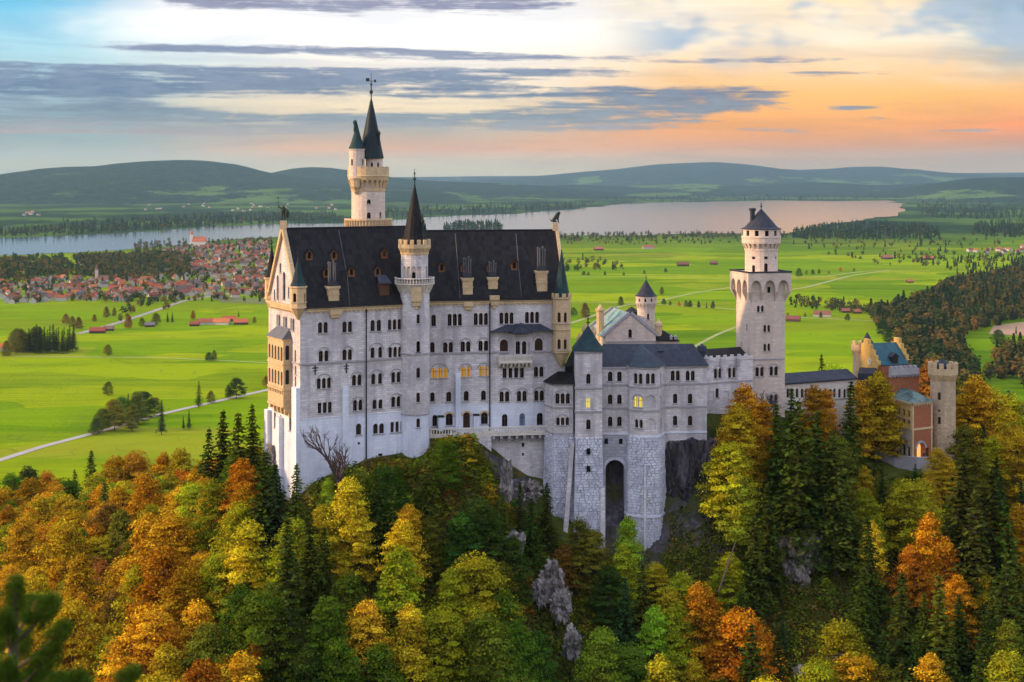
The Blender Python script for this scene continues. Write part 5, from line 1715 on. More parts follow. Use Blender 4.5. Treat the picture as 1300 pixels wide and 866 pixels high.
# ================================================================== KNIGHTS' HOUSE behind the bower (copper roof, gable to us)
kA, kB = G(768.5, 312.5), G(832.5, 313.5)
kh = root('knights_house', 'gabled grey stone house with streaked blue green copper roof behind the lower range', 'castle building', ((kA.x + kB.x) / 2, 313, C(-47)))
kw_ = Wall(kA, kB)
rd = Vector((-.19, .98)).normalized()
kl = 14.0
zke, zkr = C(-33.2), C(-28.7)
window(kh, kw_, 800, 423.5, 1, w=.75, h=1.8)
mb = MB()
kw_.panel(mb, [(0, C(-50)), (kw_.len, C(-50)), (kw_.len, zke), (kw_.len / 2, zkr), (0, zke)])
Wall(kB, kB + rd * kl).panel(mb, rect(0, kl, C(-50), zke)); Wall(kA + rd * kl, kA).panel(mb, rect(0, kl, C(-50), zke))
wb_ = Wall(kB + rd * kl, kA + rd * kl); wb_.panel(mb, [(0, C(-50)), (wb_.len, C(-50)), (wb_.len, zke), (wb_.len / 2, zkr), (0, zke)])
mb.build('wall', MAT['towerstone'], kh)
mb = MB()
for w_ in (kw_, wb_):
    for s0, s1 in (((-.3, zke - .15), (w_.len / 2, zkr + .1)), ((w_.len / 2, zkr + .1), (w_.len + .3, zke - .15))):
        a = w_.pt(*s0, -.1); b = w_.pt(*s1, -.1); d_ = b - a; nn = Vector((w_.n.x, w_.n.y, 0)); up = nn.cross(d_).normalized(); up = up if up.z > 0 else -up
        mb.obox((a + b) / 2 + up * .3, d_ / 2, nn * .32, up * .28)
kw_.bar(mb, 0, kw_.len, ZZ(434, 312.5) - .15, ZZ(434, 312.5) + .15, -.02, .15)
mb.build('gable_coping', MAT['band'], kh)
mb = MB(); gable_roof(mb, kA + rd * .3, rd, Vector((rd.y, -rd.x)), kl - .6, kw_.len, zke, zkr, .4)
kr_ = mb.build('roof', MAT['copper2'], kh)
for px, Y_, yt, yb, w, hh in ((762, 318, 391, 420, .85, .0), (802, 326, 394, 402, 1.7, 0)):
    q = G(px, Y_); mb = MB()
    mb.lathe(q.x, q.y, [(w, ZZ(yb + 12, Y_)), (w, ZZ(yt + 4, Y_)), (w + .25, ZZ(yt + 3.5, Y_)), (w + .25, ZZ(yt + 1, Y_)), (w * .8, ZZ(yt + .8, Y_)), (w * .5, ZZ(yt - 2, Y_)), (.1, ZZ(yt - 4.5, Y_))], 8, .4)
    mb.build('chimney', MAT['tan'] if px < 790 else MAT['iron'], kh)
pv = [(G(832, 316), G(861, 317))]
mb = MB(); x0_, x1_ = G(832.7, 316).x, G(861, 316).x
mb.box(x0_, x1_, 315.5, 322, C(-50), ZZ(433, 316)); mb.build('annex', MAT['towerstone'], kh)
mb = MB(); z0 = ZZ(433, 316) + .003
mb.prism([(x0_, 315.1), (x1_ + .4, 315.1), (x1_ + .4, 322.4), (x0_, 322.4)], z0, ZZ(421, 316), True, [(x0_, 317.5), (x0_ + 1.8, 317.5), (x0_ + 1.8, 320), (x0_, 320)]); mb.build('annex_roof', MAT['slate'], kh)
q = G(836, 317); mb = MB(); mb.lathe(q.x, q.y, [(.75, ZZ(430, 317)), (.75, ZZ(414, 317)), (.9, ZZ(413.5, 317)), (.9, ZZ(412.5, 317)), (.8, ZZ(410, 317)), (.3, ZZ(407.5, 317)), (.12, ZZ(404, 317))], 10); mb.build('dome_turret', MAT['tan'], kh)
for px in (852, 857.5):
    q = G(px, 315.5); mb = MB(); mb.lathe(q.x, q.y, [(.3, ZZ(431, 315.5)), (.3, ZZ(428, 315.5)), (.42, ZZ(427.5, 315.5)), (.1, ZZ(425, 315.5))], 8); mb.build('pinnacle', MAT['band'], kh)
# gilded finials and pinnacles left of the copper roof
for px, Y_, yt in ((743, 300, 412), (753, 304, 415), (736, 306, 424)):
    q = G(px, Y_); mb = MB(); mb.lathe(q.x, q.y, [(.55, ZZ(452, Y_)), (.55, ZZ(yt + 9, Y_)), (.75, ZZ(yt + 8, Y_)), (.7, ZZ(yt + 6, Y_)), (.5, ZZ(yt + 3, Y_)), (.1, ZZ(yt - 2, Y_))], 8); mb.build('pinnacle', MAT['tan'], kh)

# ------------------------------------------------ round tower of the courtyard
Yc = 320.0; kk = Yc / F; c = G(820.2, Yc)
ct = root('courtyard_tower', 'small round tower with pointed black cone rising behind the copper roofed house', 'tower', (c.x, c.y, C(-50)))
R = 11.2 * kk; ws = facets(c.x, c.y, R, 20)
tower_win(ct, ws, 823, 402, .5, 1.2)
mb = MB(); tower_wall(ws, mb, C(-52), ZZ(388, Yc)); mb.build('wall', MAT['towerstone'], ct)
Rg = 13.3 * kk
wsg = facets(c.x, c.y, Rg, 20)
for i, w_ in enumerate(wsg):
    if i % 2 == 0: w_.holes.append((rect(w_.len * .2, w_.len * .8, ZZ(382.5, Yc), ZZ(378.5, Yc)), .3))
mb = MB(); tower_wall(wsg, mb, ZZ(384.5, Yc), ZZ(375.5, Yc)); corbels(mb, c.x, c.y, R, Rg, ZZ(391, Yc), ZZ(384.5, Yc), 18, .5)
mb.lathe(c.x, c.y, [(R - .05, ZZ(388, Yc)), (R, ZZ(388, Yc)), (Rg - .02, ZZ(384.6, Yc)), (Rg - .5, ZZ(384.4, Yc))], 20)
for w_ in wsg:
    for h, dd in w_.holes: pass
gl_ = mb.build('crown', MAT['towerstone'], ct)
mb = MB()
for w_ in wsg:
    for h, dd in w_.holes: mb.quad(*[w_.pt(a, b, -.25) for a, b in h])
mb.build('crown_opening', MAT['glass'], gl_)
mb = MB(); cone_roof(mb, c.x, c.y, 14.2 * kk, ZZ(375.5, Yc), ZZ(355, Yc)); finial(mb, c.x, c.y, ZZ(355.5, Yc), 1.3, .12); mb.build('roof', MAT['slate2'], ct)

# ================================================================== CONNECTING RANGE between bower and square tower
rg = root('connecting_range', 'short white castle wing with dark roof between the bower and square tower', 'castle building', (G(925, 300).x, 300, C(-50)))
ra_, rb_ = G(892, 296.5), G(956, 302.0)
rw_ = Wall(ra_, rb_)
for px, py in ((911.3, 474), (929.2, 473)): window(rg, rw_, px, py, 2, hood=1, w=.78, h=2.0)
window(rg, rw_, 910.6, 499, 1, w=.8, h=1.9)
for px in (903.5, 922): 
    u, z = rw_.uv(px, 505); rw_.holes.append((rect(u - .55, u + .55, z - 1.3, z + 1.3), .15))
window(rg, rw_, 934, 500, 1, w=.7, h=1.6)
zt = ZZ(458, 299); zb = C(-58)
mb = MB(); rw_.panel(mb, rect(0, rw_.len, zb, zt))
for h, dd in rw_.holes:
    if dd < .2: mb.quad(*[rw_.pt(a, b, -dd + .01) for a, b in h])
rp = Vector((-rw_.u.y, rw_.u.x)); rbb = rb_ + rp * 7; rab = ra_ + rp * 7
for a, b in ((rb_, rbb), (rbb, rab), (rab, ra_)): Wall(a, b).panel(mb, rect(0, Wall(a, b).len, zb, zt))
mb.build('wall', MAT['lime'], rg)
band(rg, rw_, ZZ(486, 298), .26, .14)
mb = MB(); rw_.bar(mb, 0, rw_.len, zt + .002, zt + .75, -.25, .1)
k = .3
while k < rw_.len: rw_.bar(mb, k - .35, k + .35, zt + .752, zt + 1.15, -.22, .07); k += 1.7
mb.build('parapet', MAT['lime'], rg)
mb = MB(); gable_roof(mb, ra_ + rp * .5, rw_.u, rp, rw_.len - .6, 6.3, zt + .2, ZZ(444, 302), .2)
mb.build('roof', MAT['slate'], rg)
for px, Y_, yt, yb, r in ((891, 297, 437, 452, .95), (896.5, 295.8, 451, 462, .55), (914, 298.5, 452, 459, .3), (937, 300, 452, 459, .35)):
    q = G(px, Y_); mb = MB(); mb.lathe(q.x, q.y, [(r, ZZ(yb + 6, Y_)), (r, ZZ(yb - 6 if r > .5 else yb - 3, Y_)), (r * 1.2, ZZ(yb - 6.5 if r > .5 else yb - 3.5, Y_)), (r * .9, ZZ(yt + 2.5, Y_)), (r * .4, ZZ(yt + .8, Y_)), (.04, ZZ(yt - 1, Y_))], 10); mb.build('dome_pinnacle', MAT['slate2'] if r > .9 else MAT['band'], rg)

# ================================================================== SQUARE TOWER
th = math.radians(14.5)
N = G(953.2, 304.0); sd = 7.5
e1_, e2_ = Vector((math.cos(th), math.sin(th))), Vector((-math.sin(th), math.cos(th)))
Rc_, Lc_ = N + e1_ * sd, N + e2_ * sd; Bc_ = Rc_ + e2_ * sd
stw = root('square_tower', 'tall square limestone tower with arched gallery and round lookout drum beside the green meadows', 'tower', (N.x + 2, N.y + 4, C(-50)))
front, left, right, backw = Wall(N, Rc_), Wall(Lc_, N), Wall(Rc_, Bc_), Wall(Bc_, Lc_)
for px, py, w, h in ((965.4, 392, .62, 1.3), (973.6, 417, .62, 1.4), (973.6, 441, .62, 1.5)): window(stw, front, px, py, 2, w=w, h=h)
for px, py in ((964.3, 472), (982.3, 471)): window(stw, front, px, py, 2, w=.78, h=1.9, hood=1)
window(stw, front, 982.3, 506, 2, w=.7, h=1.6, hood=1)
for px, py in ((948, 416), (941, 438)): window(stw, left, px, py, 1, w=.5, h=1.4, sill=False)
zg0, zg1, zp = ZZ(380, 304), ZZ(358.5, 304), ZZ(346.5, 304)
mb = MB()
for w_ in (front, left, right, backw): w_.panel(mb, rect(0, sd, C(-58), zp - .2))
mb.build('wall', MAT['towerstone'], stw)
band(stw, front, ZZ(456.5, 304.5), .25, .12); band(stw, left, ZZ(456.5, 304.5), .25, .12)
# machicolated gallery: three pointed arches a side, carried on tapering corbels
pr = 1.0
ctr = (N + Bc_) / 2
oc = [ctr + (p - ctr) * (1 + pr / (sd / 2)) for p in (N, Rc_, Bc_, Lc_)]
mb = MB()
for a, b in ((oc[0], oc[1]), (oc[1], oc[2]), (oc[2], oc[3]), (oc[3], oc[0])):
    w_ = Wall(a, b); n_ = 3; pier = .55; bayw = (w_.len - pier * (n_ + 1)) / n_
    lo = zg0 + 1.5
    out = [(0, lo)]
    for k in range(n_):
        ub0 = pier + k * (bayw + pier)
        out += [(ub0, lo)] + [(x, y) for x, y in arch(ub0 + bayw / 2, lo, bayw, zg1 - lo + .4, 6, True)[2:]][::-1] + [(ub0 + bayw, lo)]
    out += [(w_.len, lo), (w_.len, zp), (0, zp)]
    cl_ = []
    for p in out:
        if not cl_ or (abs(p[0] - cl_[-1][0]) + abs(p[1] - cl_[-1][1])) > 1e-4: cl_.append(p)
    w_.panel(mb, cl_)
    for p, q in zip(cl_[1:-3], cl_[2:-2]): mb.quad(w_.pt(*q), w_.pt(*p), w_.pt(*p, -pr), w_.pt(*q, -pr))
    for k in range(n_ + 1):
        u = k * (bayw + pier)
        v = [w_.pt(u, lo, 0), w_.pt(u + pier, lo, 0), w_.pt(u + pier, lo, -pr - .05), w_.pt(u, lo, -pr - .05)]
        m_ = u + pier / 2
        if k == 0: m_ = u + pr
        if k == n_: m_ = u + pier - pr
        t = w_.pt(m_, zg0 - .6, -pr + .02); t2 = w_.pt(m_ + .05, zg0 - .6, -pr - .1)
        mb.add(v + [t, t2], [[0, 4, 1], [1, 4, 5, 2], [3, 5, 4, 0]])
mb.add([V2(p, zp) for p in oc], [[0, 1, 2, 3]])
gl_ = mb.build('gallery', MAT['towerstone'], stw)
mb = MB()
for a, b in ((oc[0], oc[1]), (oc[1], oc[2]), (oc[2], oc[3]), (oc[3], oc[0])):
    w_ = Wall(a, b); w_.bar(mb, -.12, w_.len + .12, zp + .002, zp + .28, -.4, .12)
mb.build('gallery_rim', MAT['slate2'], gl_)
u, z = front.uv(976, 368)
mb = MB(); front.bar(mb, u - .3, u + .3, z - .6, z + .6, 0.0, .05); mb.build('gallery_window', MAT['glass'], gl_)
Yd = 309.3; kd = Yd / F; c = G(966.4, Yd)
R = 20.6 * kd
ws = facets(c.x, c.y, R, 24)
for px, py, w, h in ((958.3, 327.5, .75, .55), (973.2, 327.5, .75, .55), (984.5, 327.5, .6, .55), (958.3, 341.5, .75, 1.6), (973.2, 341, .8, 2.2)): tower_win(stw, ws, px, py, w, h, flat_top=h < 1, sill=False)
mb = MB(); tower_wall(ws, mb, zp, ZZ(316, Yd)); mb.build('drum_wall', MAT['towerstone'], stw)
Rg = 24.6 * kd; wsg = facets(c.x, c.y, Rg, 24)
for i, w_ in enumerate(wsg):
    if i % 2 == 0: w_.holes.append((rect(w_.len * .12, w_.len * .88, ZZ(299, Yd), ZZ(292.2, Yd)), .35))
mb = MB(); tower_wall(wsg, mb, ZZ(308.5, Yd), ZZ(290, Yd))
mb.lathe(c.x, c.y, [(R - .05, ZZ(318, Yd)), (R + .15, ZZ(317.5, Yd)), (R + .15, ZZ(316, Yd)), (R - .03, ZZ(315.5, Yd)), (R - .03, ZZ(311, Yd)), (Rg - .03, ZZ(308.4, Yd)), (Rg - .6, ZZ(308.3, Yd))], 24)
corbels(mb, c.x, c.y, R, Rg - .02, ZZ(315.5, Yd), ZZ(308.5, Yd), 22, .5)
mb.lathe(c.x, c.y, [(Rg - .05, ZZ(302, Yd)), (Rg + .1, ZZ(301.5, Yd)), (Rg + .1, ZZ(300.5, Yd)), (Rg - .05, ZZ(300, Yd))], 24)
cr_ = mb.build('drum_crown', MAT['towerstone'], stw)
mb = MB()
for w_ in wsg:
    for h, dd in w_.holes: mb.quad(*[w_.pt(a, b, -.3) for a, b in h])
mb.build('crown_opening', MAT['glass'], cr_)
mb = MB(); cone_roof(mb, c.x, c.y, 26.0 * kd, ZZ(290.5, Yd), ZZ(265, Yd), 24, .25); finial(mb, c.x, c.y, ZZ(265.5, Yd), 1.5, .2)
rf = mb.build('roof', MAT['slate2'], stw)
mb = MB(); q = G(955.3, Yd - .5); mb.lathe(q.x, q.y, [(.5, ZZ(284, Yd)), (.5, ZZ(268, Yd)), (.72, ZZ(267.5, Yd)), (.72, ZZ(264.5, Yd)), (.4, ZZ(264, Yd))], 10); mb.build('chimney', MAT['slate2'], rf)

# ================================================================== LOW GALLERY WING to the gatehouse
lg_ = root('gallery_wing', 'low arcaded wing with flat dark roof joining the square tower to the gatehouse', 'castle building', (G(1040, 314).x, 314, C(-55)))
ga, gb = G(994, 309.5), G(1087, 318.0)
gw = Wall(ga, gb)
zt = ZZ(485, 312)
for px in range(1003, 1086, 9): window(lg_, gw, px, 499 + (px - 1003) * .005, 2 if px % 2 else 1, w=.75, h=1.9, sill=False)
mb = MB(); gw.panel(mb, rect(0, gw.len, C(-66), zt)); gp = Vector((-gw.u.y, gw.u.x))
for a, b in ((gb, gb + gp * 6), (gb + gp * 6, ga + gp * 6), (ga + gp * 6, ga)): Wall(a, b).panel(mb, rect(0, Wall(a, b).len, C(-66), zt))
mb.build('wall', MAT['cream'], lg_)
band(lg_, gw, ZZ(510, 312), .25, .12); band(lg_, gw, zt - .15, .28, .2)
mb = MB(); gable_roof(mb, ga, gw.u, gp, gw.len, 6, zt + .05, ZZ(474, 315), .5); mb.build('roof', MAT['slate2'], lg_)

# ================================================================== GATEHOUSE
gh = root('gatehouse', 'red and yellow gatehouse with stepped gables and blue green roof at the castle entrance', 'gatehouse', (G(1140, 318).x, 318, C(-60)))
Ag, Bg = G(1114.5, 318.0), G(1157, 320.5)
ug = (Bg - Ag).normalized(); pg = Vector((-ug.y, ug.x)); Wg = 9.5
Cg, Dg = Ag + pg * Wg, Bg + pg * Wg
zge, zgr = ZZ(463.5, 318.5), ZZ(437, 323)
fr, gl, gr = Wall(Ag, Bg), Wall(Cg, Ag), Wall(Bg, Dg)
for px, py in ((1104, 476), (1108, 485)): window(gh, gl, px, py, 1, w=.9, h=1.7)


def stepped(w_, L, ze, zr, steps=5, over=.9):
    pts = [(0, C(-62)), (L, C(-62))]
    for k in range(steps):
        z = ze + (zr - ze) * k / (steps - 1) + over
        pts += [(L - k * L / 2 / steps, z), (L - (k + 1) * L / 2 / steps, z)] if k < steps - 1 else [(L - k * L / 2 / steps, z), (k * L / 2 / steps, z)]
    for k in range(steps - 2, -1, -1):
        z = ze + (zr - ze) * k / (steps - 1) + over
        pts += [((k + 1) * L / 2 / steps, z), (k * L / 2 / steps, z)]
    return pts


mb = MB()
for w_ in (gl, gr):
    sp_ = stepped(w_, Wg, zge, zgr + .3)
    w_.panel(mb, sp_)
    inner = Wall(w_.B - w_.n * .7, w_.A - w_.n * .7)
    inner.panel(mb, [(Wg - a, b) for a, b in sp_][::-1])
    for p, q in zip(sp_[1:], sp_[2:]): mb.quad(w_.pt(*q), w_.pt(*p), w_.pt(*p, -.7), w_.pt(*q, -.7))
mb.build('stepped_gable', MAT['yellow'], gh)
for px, py in ((1147, 493), (1154, 489)): window(gh, fr, px, py, 1, w=1.1, h=1.9)
mb = MB(); fr.panel(mb, rect(0, fr.len, C(-62), zge)); Wall(Dg, Cg).panel(mb, rect(0, fr.len, C(-62), zge)); mb.build('wall', MAT['brick'], gh)
mb = MB(); gable_roof(mb, Ag + ug * .7, ug, pg, fr.len - 1.4, Wg, zge, zgr, .2); gr_ = mb.build('roof', MAT['blueroof'], gh)
c_ = roof_hit(1135, 459, V2(Ag, zge + .25), V2(Bg, zge + .25), V2(Ag + pg * Wg / 2, zgr + .25))
mb = MB(); mb.obox(c_ + V2(pg, 0) * .3 + Vector((0, 0, .3)), V2(ug, 0) * .7, V2(pg, 0) * .8, (0, 0, .8)); mb.add([c_ + V2(ug, 0) * -.95 + V2(pg, 0) * -.7 + Vector((0, 0, 1.05)), c_ + V2(ug, 0) * .95 + V2(pg, 0) * -.7 + Vector((0, 0, 1.05)), c_ + V2(pg, 0) * -.7 + Vector((0, 0, 1.9)), c_ + V2(pg, 0) * 1.3 + Vector((0, 0, 1.9)), c_ + V2(ug, 0) * -.95 + V2(pg, 0) * 1.0 + Vector((0, 0, 1.05)), c_ + V2(ug, 0) * .95 + V2(pg, 0) * 1.0 + Vector((0, 0, 1.05))], [[0, 1, 2], [1, 5, 3, 2], [4, 0, 2, 3]])
mb.build('dormer', MAT['iron'], gh)
u, z = gl.uv(1104, 459)                                     # clock on the courtyard gable
mb = MB(); p = gl.pt(u, z, 0.02)
ring = [gl.pt(u + .75 * math.cos(2 * math.pi * k / 20), z + .75 * math.sin(2 * math.pi * k / 20), .08) for k in range(20)]
mb.add(ring, [list(range(20))]); 
for k in range(20): mb.quad(ring[k], ring[(k + 1) % 20], ring[(k + 1) % 20] - V2(gl.n, 0) * .08, ring[k] - V2(gl.n, 0) * .08)
ck = mb.build('clock', MAT['cream'], gh)
mb = MB(); gl.bar(mb, u - .05, u + .05, z, z + .6, .09, .11); gl.bar(mb, u, u + .42, z - .05, z + .05, .09, .115); mb.build('clock_hand', MAT['iron'], ck)
# crenellated parapet between roof and front block
pw = Wall(G(1131, 314.6), G(1167, 317))
mb = MB(); pw.bar(mb, 0, pw.len, ZZ(478, 316), ZZ(468, 316), -.8, 0)
k = .4
while k < pw.len: pw.bar(mb, k - .35, k + .35, ZZ(468, 316) + .002, ZZ(464.5, 316), -.75, -.05); k += 1.15
frieze_mb(mb, pw, ZZ(474, 316), 0, None, .8, .8, .2)
mb.build('parapet', MAT['band'], gh)
pw2 = Wall(G(1131, 314.8), G(1167, 317.2)); mb = MB(); pw2.panel(mb, rect(0, pw2.len, C(-62), ZZ(477, 316))); pw2.bar(mb, 0, .6, C(-62), ZZ(478, 316) - .01, -3, -.01); pw2.bar(mb, pw2.len - .6, pw2.len, C(-62), ZZ(478, 316) - .01, -3, -.01); mb.build('parapet_wall', MAT['brick'], gh)
# front block
Nf, Lf, Rf = G(1158, 306.5), G(1119, 318.5), G(1183.5, 309.5)
Bf = Rf + (Lf - Nf)
wl_, wr_ = Wall(Lf, Nf), Wall(Nf, Rf)
zf0, zf1, zfr = C(-61.5), ZZ(511.5, 306.5), ZZ(495, 312)
zmid = ZZ(544, 308)
for k in range(6):
    u = 1.6 + k * (wl_.len - 3) / 5
    q = wl_.pt(u, 0); px = CX + q.x / q.y * F
    window(gh, wl_, px, HY + (CZ - (zf1 - 2.6)) / q.y * F, 1, w=.9, h=1.9); window(gh, wl_, px, HY + (CZ - (zmid + 1.6)) / q.y * F, 1, w=.8, h=1.6, sill=False)
    window(gh, wl_, px, HY + (CZ - (C(-57.95) + 1.35)) / q.y * F, 1, w=1.3, h=2.6, lit='glassbrown', sill=False)
u_d, _ = wr_.uv(1169, 572)
zg = C(-57.95)
wr_.holes.append((arch(u_d, zg, 2.3, 3.3), 1.2)); wr_.holes.append((arch(u_d + 1.9 if u_d + 2.6 < wr_.len else u_d - 1.9, zg, .9, 2.2), .4))
mb = MB()
wl2, wr2 = Wall(Lf, Nf), Wall(Nf, Rf)
hs_ = wl_.holes; wl_.holes = [h for h in hs_ if h[0][0][1] > zmid]; wl2.holes = [h for h in hs_ if h[0][0][1] <= zmid]
wl_.panel(mb, rect(0, wl_.len, zmid, zf1)); mb.build('upper_wall', MAT['yellow'], gh)
mb = MB(); wl2.panel(mb, rect(0, wl_.len, zf0, zmid)); mb.build('lower_wall', MAT['cream'], gh)
mb = MB(); wr_.panel(mb, rect(0, wr_.len, zf0, zf1)); Wall(Rf, Bf).panel(mb, rect(0, Wall(Rf, Bf).len, zf0, zf1)); Wall(Bf, Lf).panel(mb, rect(0, Wall(Bf, Lf).len, zf0, zf1)); mb.build('brick_wall', MAT['brick'], gh)
mb = MB()
for w_ in (wl_, wr_):
    w_.bar(mb, -.1, w_.len + .1, zmid - .2, zmid + .2, -.05, .15); frieze_mb(mb, w_, zf1 - .02, 0, None, .8, .8, .2)
for w_, u in ((wl_, wl_.len - .45), (wr_, 0.02), (wr_, wr_.len - .4)): w_.bar(mb, u, u + .42, zf0, zf1 - .75, 0, .08)
mb.build('stone_trim', MAT['tan'], gh)
mb = MB(); mb.quad(*[wr_.pt(a, b, -1.15) for a, b in wr_.holes[0][0]]); mb.build('lit_doorway', emissive('lit doorway', (1.0, .55, .16), (.2, .1, .03), .9), gh)
mb = MB(); mb.quad(*[wr_.pt(a, b, -.35) for a, b in wr_.holes[1][0]]); mb.build('door', MAT['wood'], gh)
mb = MB()
for k in range(12):
    a, b = math.pi * k / 12, math.pi * (k + 1) / 12
    pts = [(u_d + q_ * math.cos(x), zg + 2.15 + q_ * math.sin(x)) for q_, x in ((1.2, a), (1.65, a), (1.65, b), (1.2, b))]
    f0 = [wr_.pt(*p, .14) for p in pts]; b0 = [wr_.pt(*p, -.02) for p in pts]
    mb.quad(*f0); mb.quad(b0[1], b0[2], f0[2], f0[1]); mb.quad(b0[3], b0[0], f0[0], f0[3])
mb.build('door_arch', MAT['band'], gh)
mb = MB()
ev = [Nf, Rf, Bf, Lf]; ce = sum(ev, Vector((0, 0))) / 4
ov = [ce + (p - ce) * 1.08 for p in ev]; ra_ = ov[0].lerp(ov[1], .5).lerp(ov[3].lerp(ov[2], .5), .3); rb_ = ov[0].lerp(ov[1], .5).lerp(ov[3].lerp(ov[2], .5), .75)
mb.add([V2(p, zf1 + .002) for p in ov] + [V2(ra_, zfr), V2(rb_, zfr)], [[0, 1, 4], [1, 2, 5, 4], [2, 3, 5], [3, 0, 4, 5], [3, 2, 1, 0]])
mb.build('front_roof', MAT['frontroof'], gh)
mb = MB(); q = G(1101, 327); mb.lathe(q.x, q.y, [(1.6, ZZ(460, 327)), (1.7, ZZ(439, 327)), (.1, ZZ(422, 327))], 12); mb.build('cone_turret', MAT['slate2'], gh)
mb = MB(); q = G(1090, 326)
mb.lathe(q.x, q.y, [(1.25, C(-62)), (1.25, ZZ(449, 326)), (1.6, ZZ(444, 326)), (1.6, ZZ(437, 326)), (1.3, ZZ(437, 326)), (1.3, ZZ(440, 326))], 14); crenels(mb, q.x, q.y, 1.6, ZZ(437, 326), .7, 7, .3, .5); corbels(mb, q.x, q.y, 1.25, 1.58, ZZ(450, 326), ZZ(444, 326), 12)
mb.build('stair_turret', MAT['tan'], gh)
mb = MB(); a, b = G(1091, 322), G(1112, 316)
mb.add([V2(G(1089, 322), ZZ(474, 322)), V2(G(1111, 316), ZZ(474, 316)), V2(G(1113, 319), ZZ(466, 319)), V2(G(1092, 325), ZZ(466, 325)), V2(G(1089, 322), C(-62)), V2(G(1111, 316), C(-62))], [[0, 1, 2, 3], [4, 5, 1, 0]]); mb.build('lean_to', MAT['slate2'], gh)
# round corner tower of the gatehouse
Yg = 313.0; kg = Yg / F; c = G(1197, Yg); R = 15.6 * kg
gt = root('gatehouse_tower', 'round crenellated tower of brown weathered stone at right end of the gatehouse', 'tower', (c.x, c.y, C(-60)))
ws = facets(c.x, c.y, R, 22)
for px, py, w, h in ((1192.3, 503, .6, 1.6), (1191, 534, .6, 1.5), (1191.5, 521.5, .4, .5)): tower_win(gt, ws, px, py, w, h, flat_top=True, sill=False)
mb = MB(); tower_wall(ws, mb, C(-64), ZZ(482, Yg)); mb.build('wall', masonry('mottled tower stone', (0.54, 0.40, 0.25), .7, .8, .4, stain=.8, var=.2, stain_c=(.34, .26, .18)), gt)
Rg = 18.6 * kg
mb = MB(); mb.lathe(c.x, c.y, [(R - .05, ZZ(482, Yg)), (R + .1, ZZ(480, Yg)), (Rg - .05, ZZ(475, Yg)), (Rg, ZZ(474.5, Yg)), (Rg, ZZ(467, Yg)), (Rg - .45, ZZ(467, Yg)), (Rg - .45, ZZ(472, Yg)), (.2, ZZ(472, Yg))], 22)
corbels(mb, c.x, c.y, R, Rg - .03, ZZ(482, Yg), ZZ(475, Yg), 18, .5); crenels(mb, c.x, c.y, Rg, ZZ(467, Yg), 1.15, 12, .42, .58)
mb.build('crown', MAT['tan'], gt)
mb = MB(); mb.lathe(c.x, c.y, [(R * .75, ZZ(472, Yg)), (R * .7, ZZ(464, Yg)), (.2, ZZ(456, Yg))], 12); mb.build('cap_roof', MAT['slate2'], gt)

# forecourt and its wall
fz = C(-58.0)
fc = MB()
fp = [G(1104, 316), G(1112, 311.5), G(1135, 308.2), G(1165, 305.5), G(1188, 306), G(1191, 310), G(1158, 312), G(1120, 322), G(1100, 326)]
fc.prism([(p.x, p.y) for p in fp], C(-70), fz)
tag(fc.build('forecourt', MAT['cream']), kind='structure')
mb = MB()
for a, b in zip(fp[:5], fp[1:5]):
    w_ = Wall(a, b); w_.bar(mb, 0, w_.len, C(-71), fz + .65, -.45, .02); w_.bar(mb, 0, w_.len, fz + .652, fz + .8, -.52, .08)
o = mb.build('parapet_wall', MAT['band'], None, (fp[2].x, fp[2].y, fz)); tag(o, 'grey stone parapet wall along the front edge of the gatehouse forecourt', 'wall')
vp = MB(); q = G(1241, 330); z = ZZ(557, 330)
vp.box(q.x - 2.4, q.x + 1.8, q.y - 1, q.y + 3, z - 5, z); vp.box(q.x - 2.4, q.x + 1.8, q.y - 1.1, q.y - .95, z + .004, z + 1.0)
o = vp.build('viewing_platform', MAT['cream'], None, (q.x, q.y, z)); tag(o, 'small pale viewing platform with parapet among the trees right of the gatehouse', 'platform')

# ================================================================== TREES
NR = np.random.default_rng(7)


def quads_mesh(name, cen, nrm, size, tint, mat, aspect=0.7, up=None, smooth_=False):
    """many small leaf faces as one mesh; tint is kept per face"""
    n = len(cen)
    nrm = nrm / np.linalg.norm(nrm, axis=1, keepdims=True)
    ref = NR.normal(size=(n, 3)) if up is None else up
    t = np.cross(nrm, ref); t /= np.linalg.norm(t, axis=1, keepdims=True) + 1e-9
    b = np.cross(nrm, t)
    s = size[:, None] * 0.5
    v = np.stack([cen - b * s, cen + t * s * aspect, cen + b * s, cen - t * s * aspect], 1).reshape(-1, 3)
    me = bpy.data.meshes.new(name)
    me.vertices.add(4 * n); me.vertices.foreach_set('co', v.ravel().astype(np.float32))
    me.loops.add(4 * n); me.loops.foreach_set('vertex_index', np.arange(4 * n))
    me.polygons.add(n); me.polygons.foreach_set('loop_start', np.arange(0, 4 * n, 4))
    a = me.attributes.new('tint', 'FLOAT', 'FACE'); a.data.foreach_set('value', tint.astype(np.float32))
    me.update(calc_edges=True)
    me.materials.append(mat)
    return me


def unit(n):
    v = NR.normal(size=(n, 3)); return v / np.linalg.norm(v, axis=1, keepdims=True)


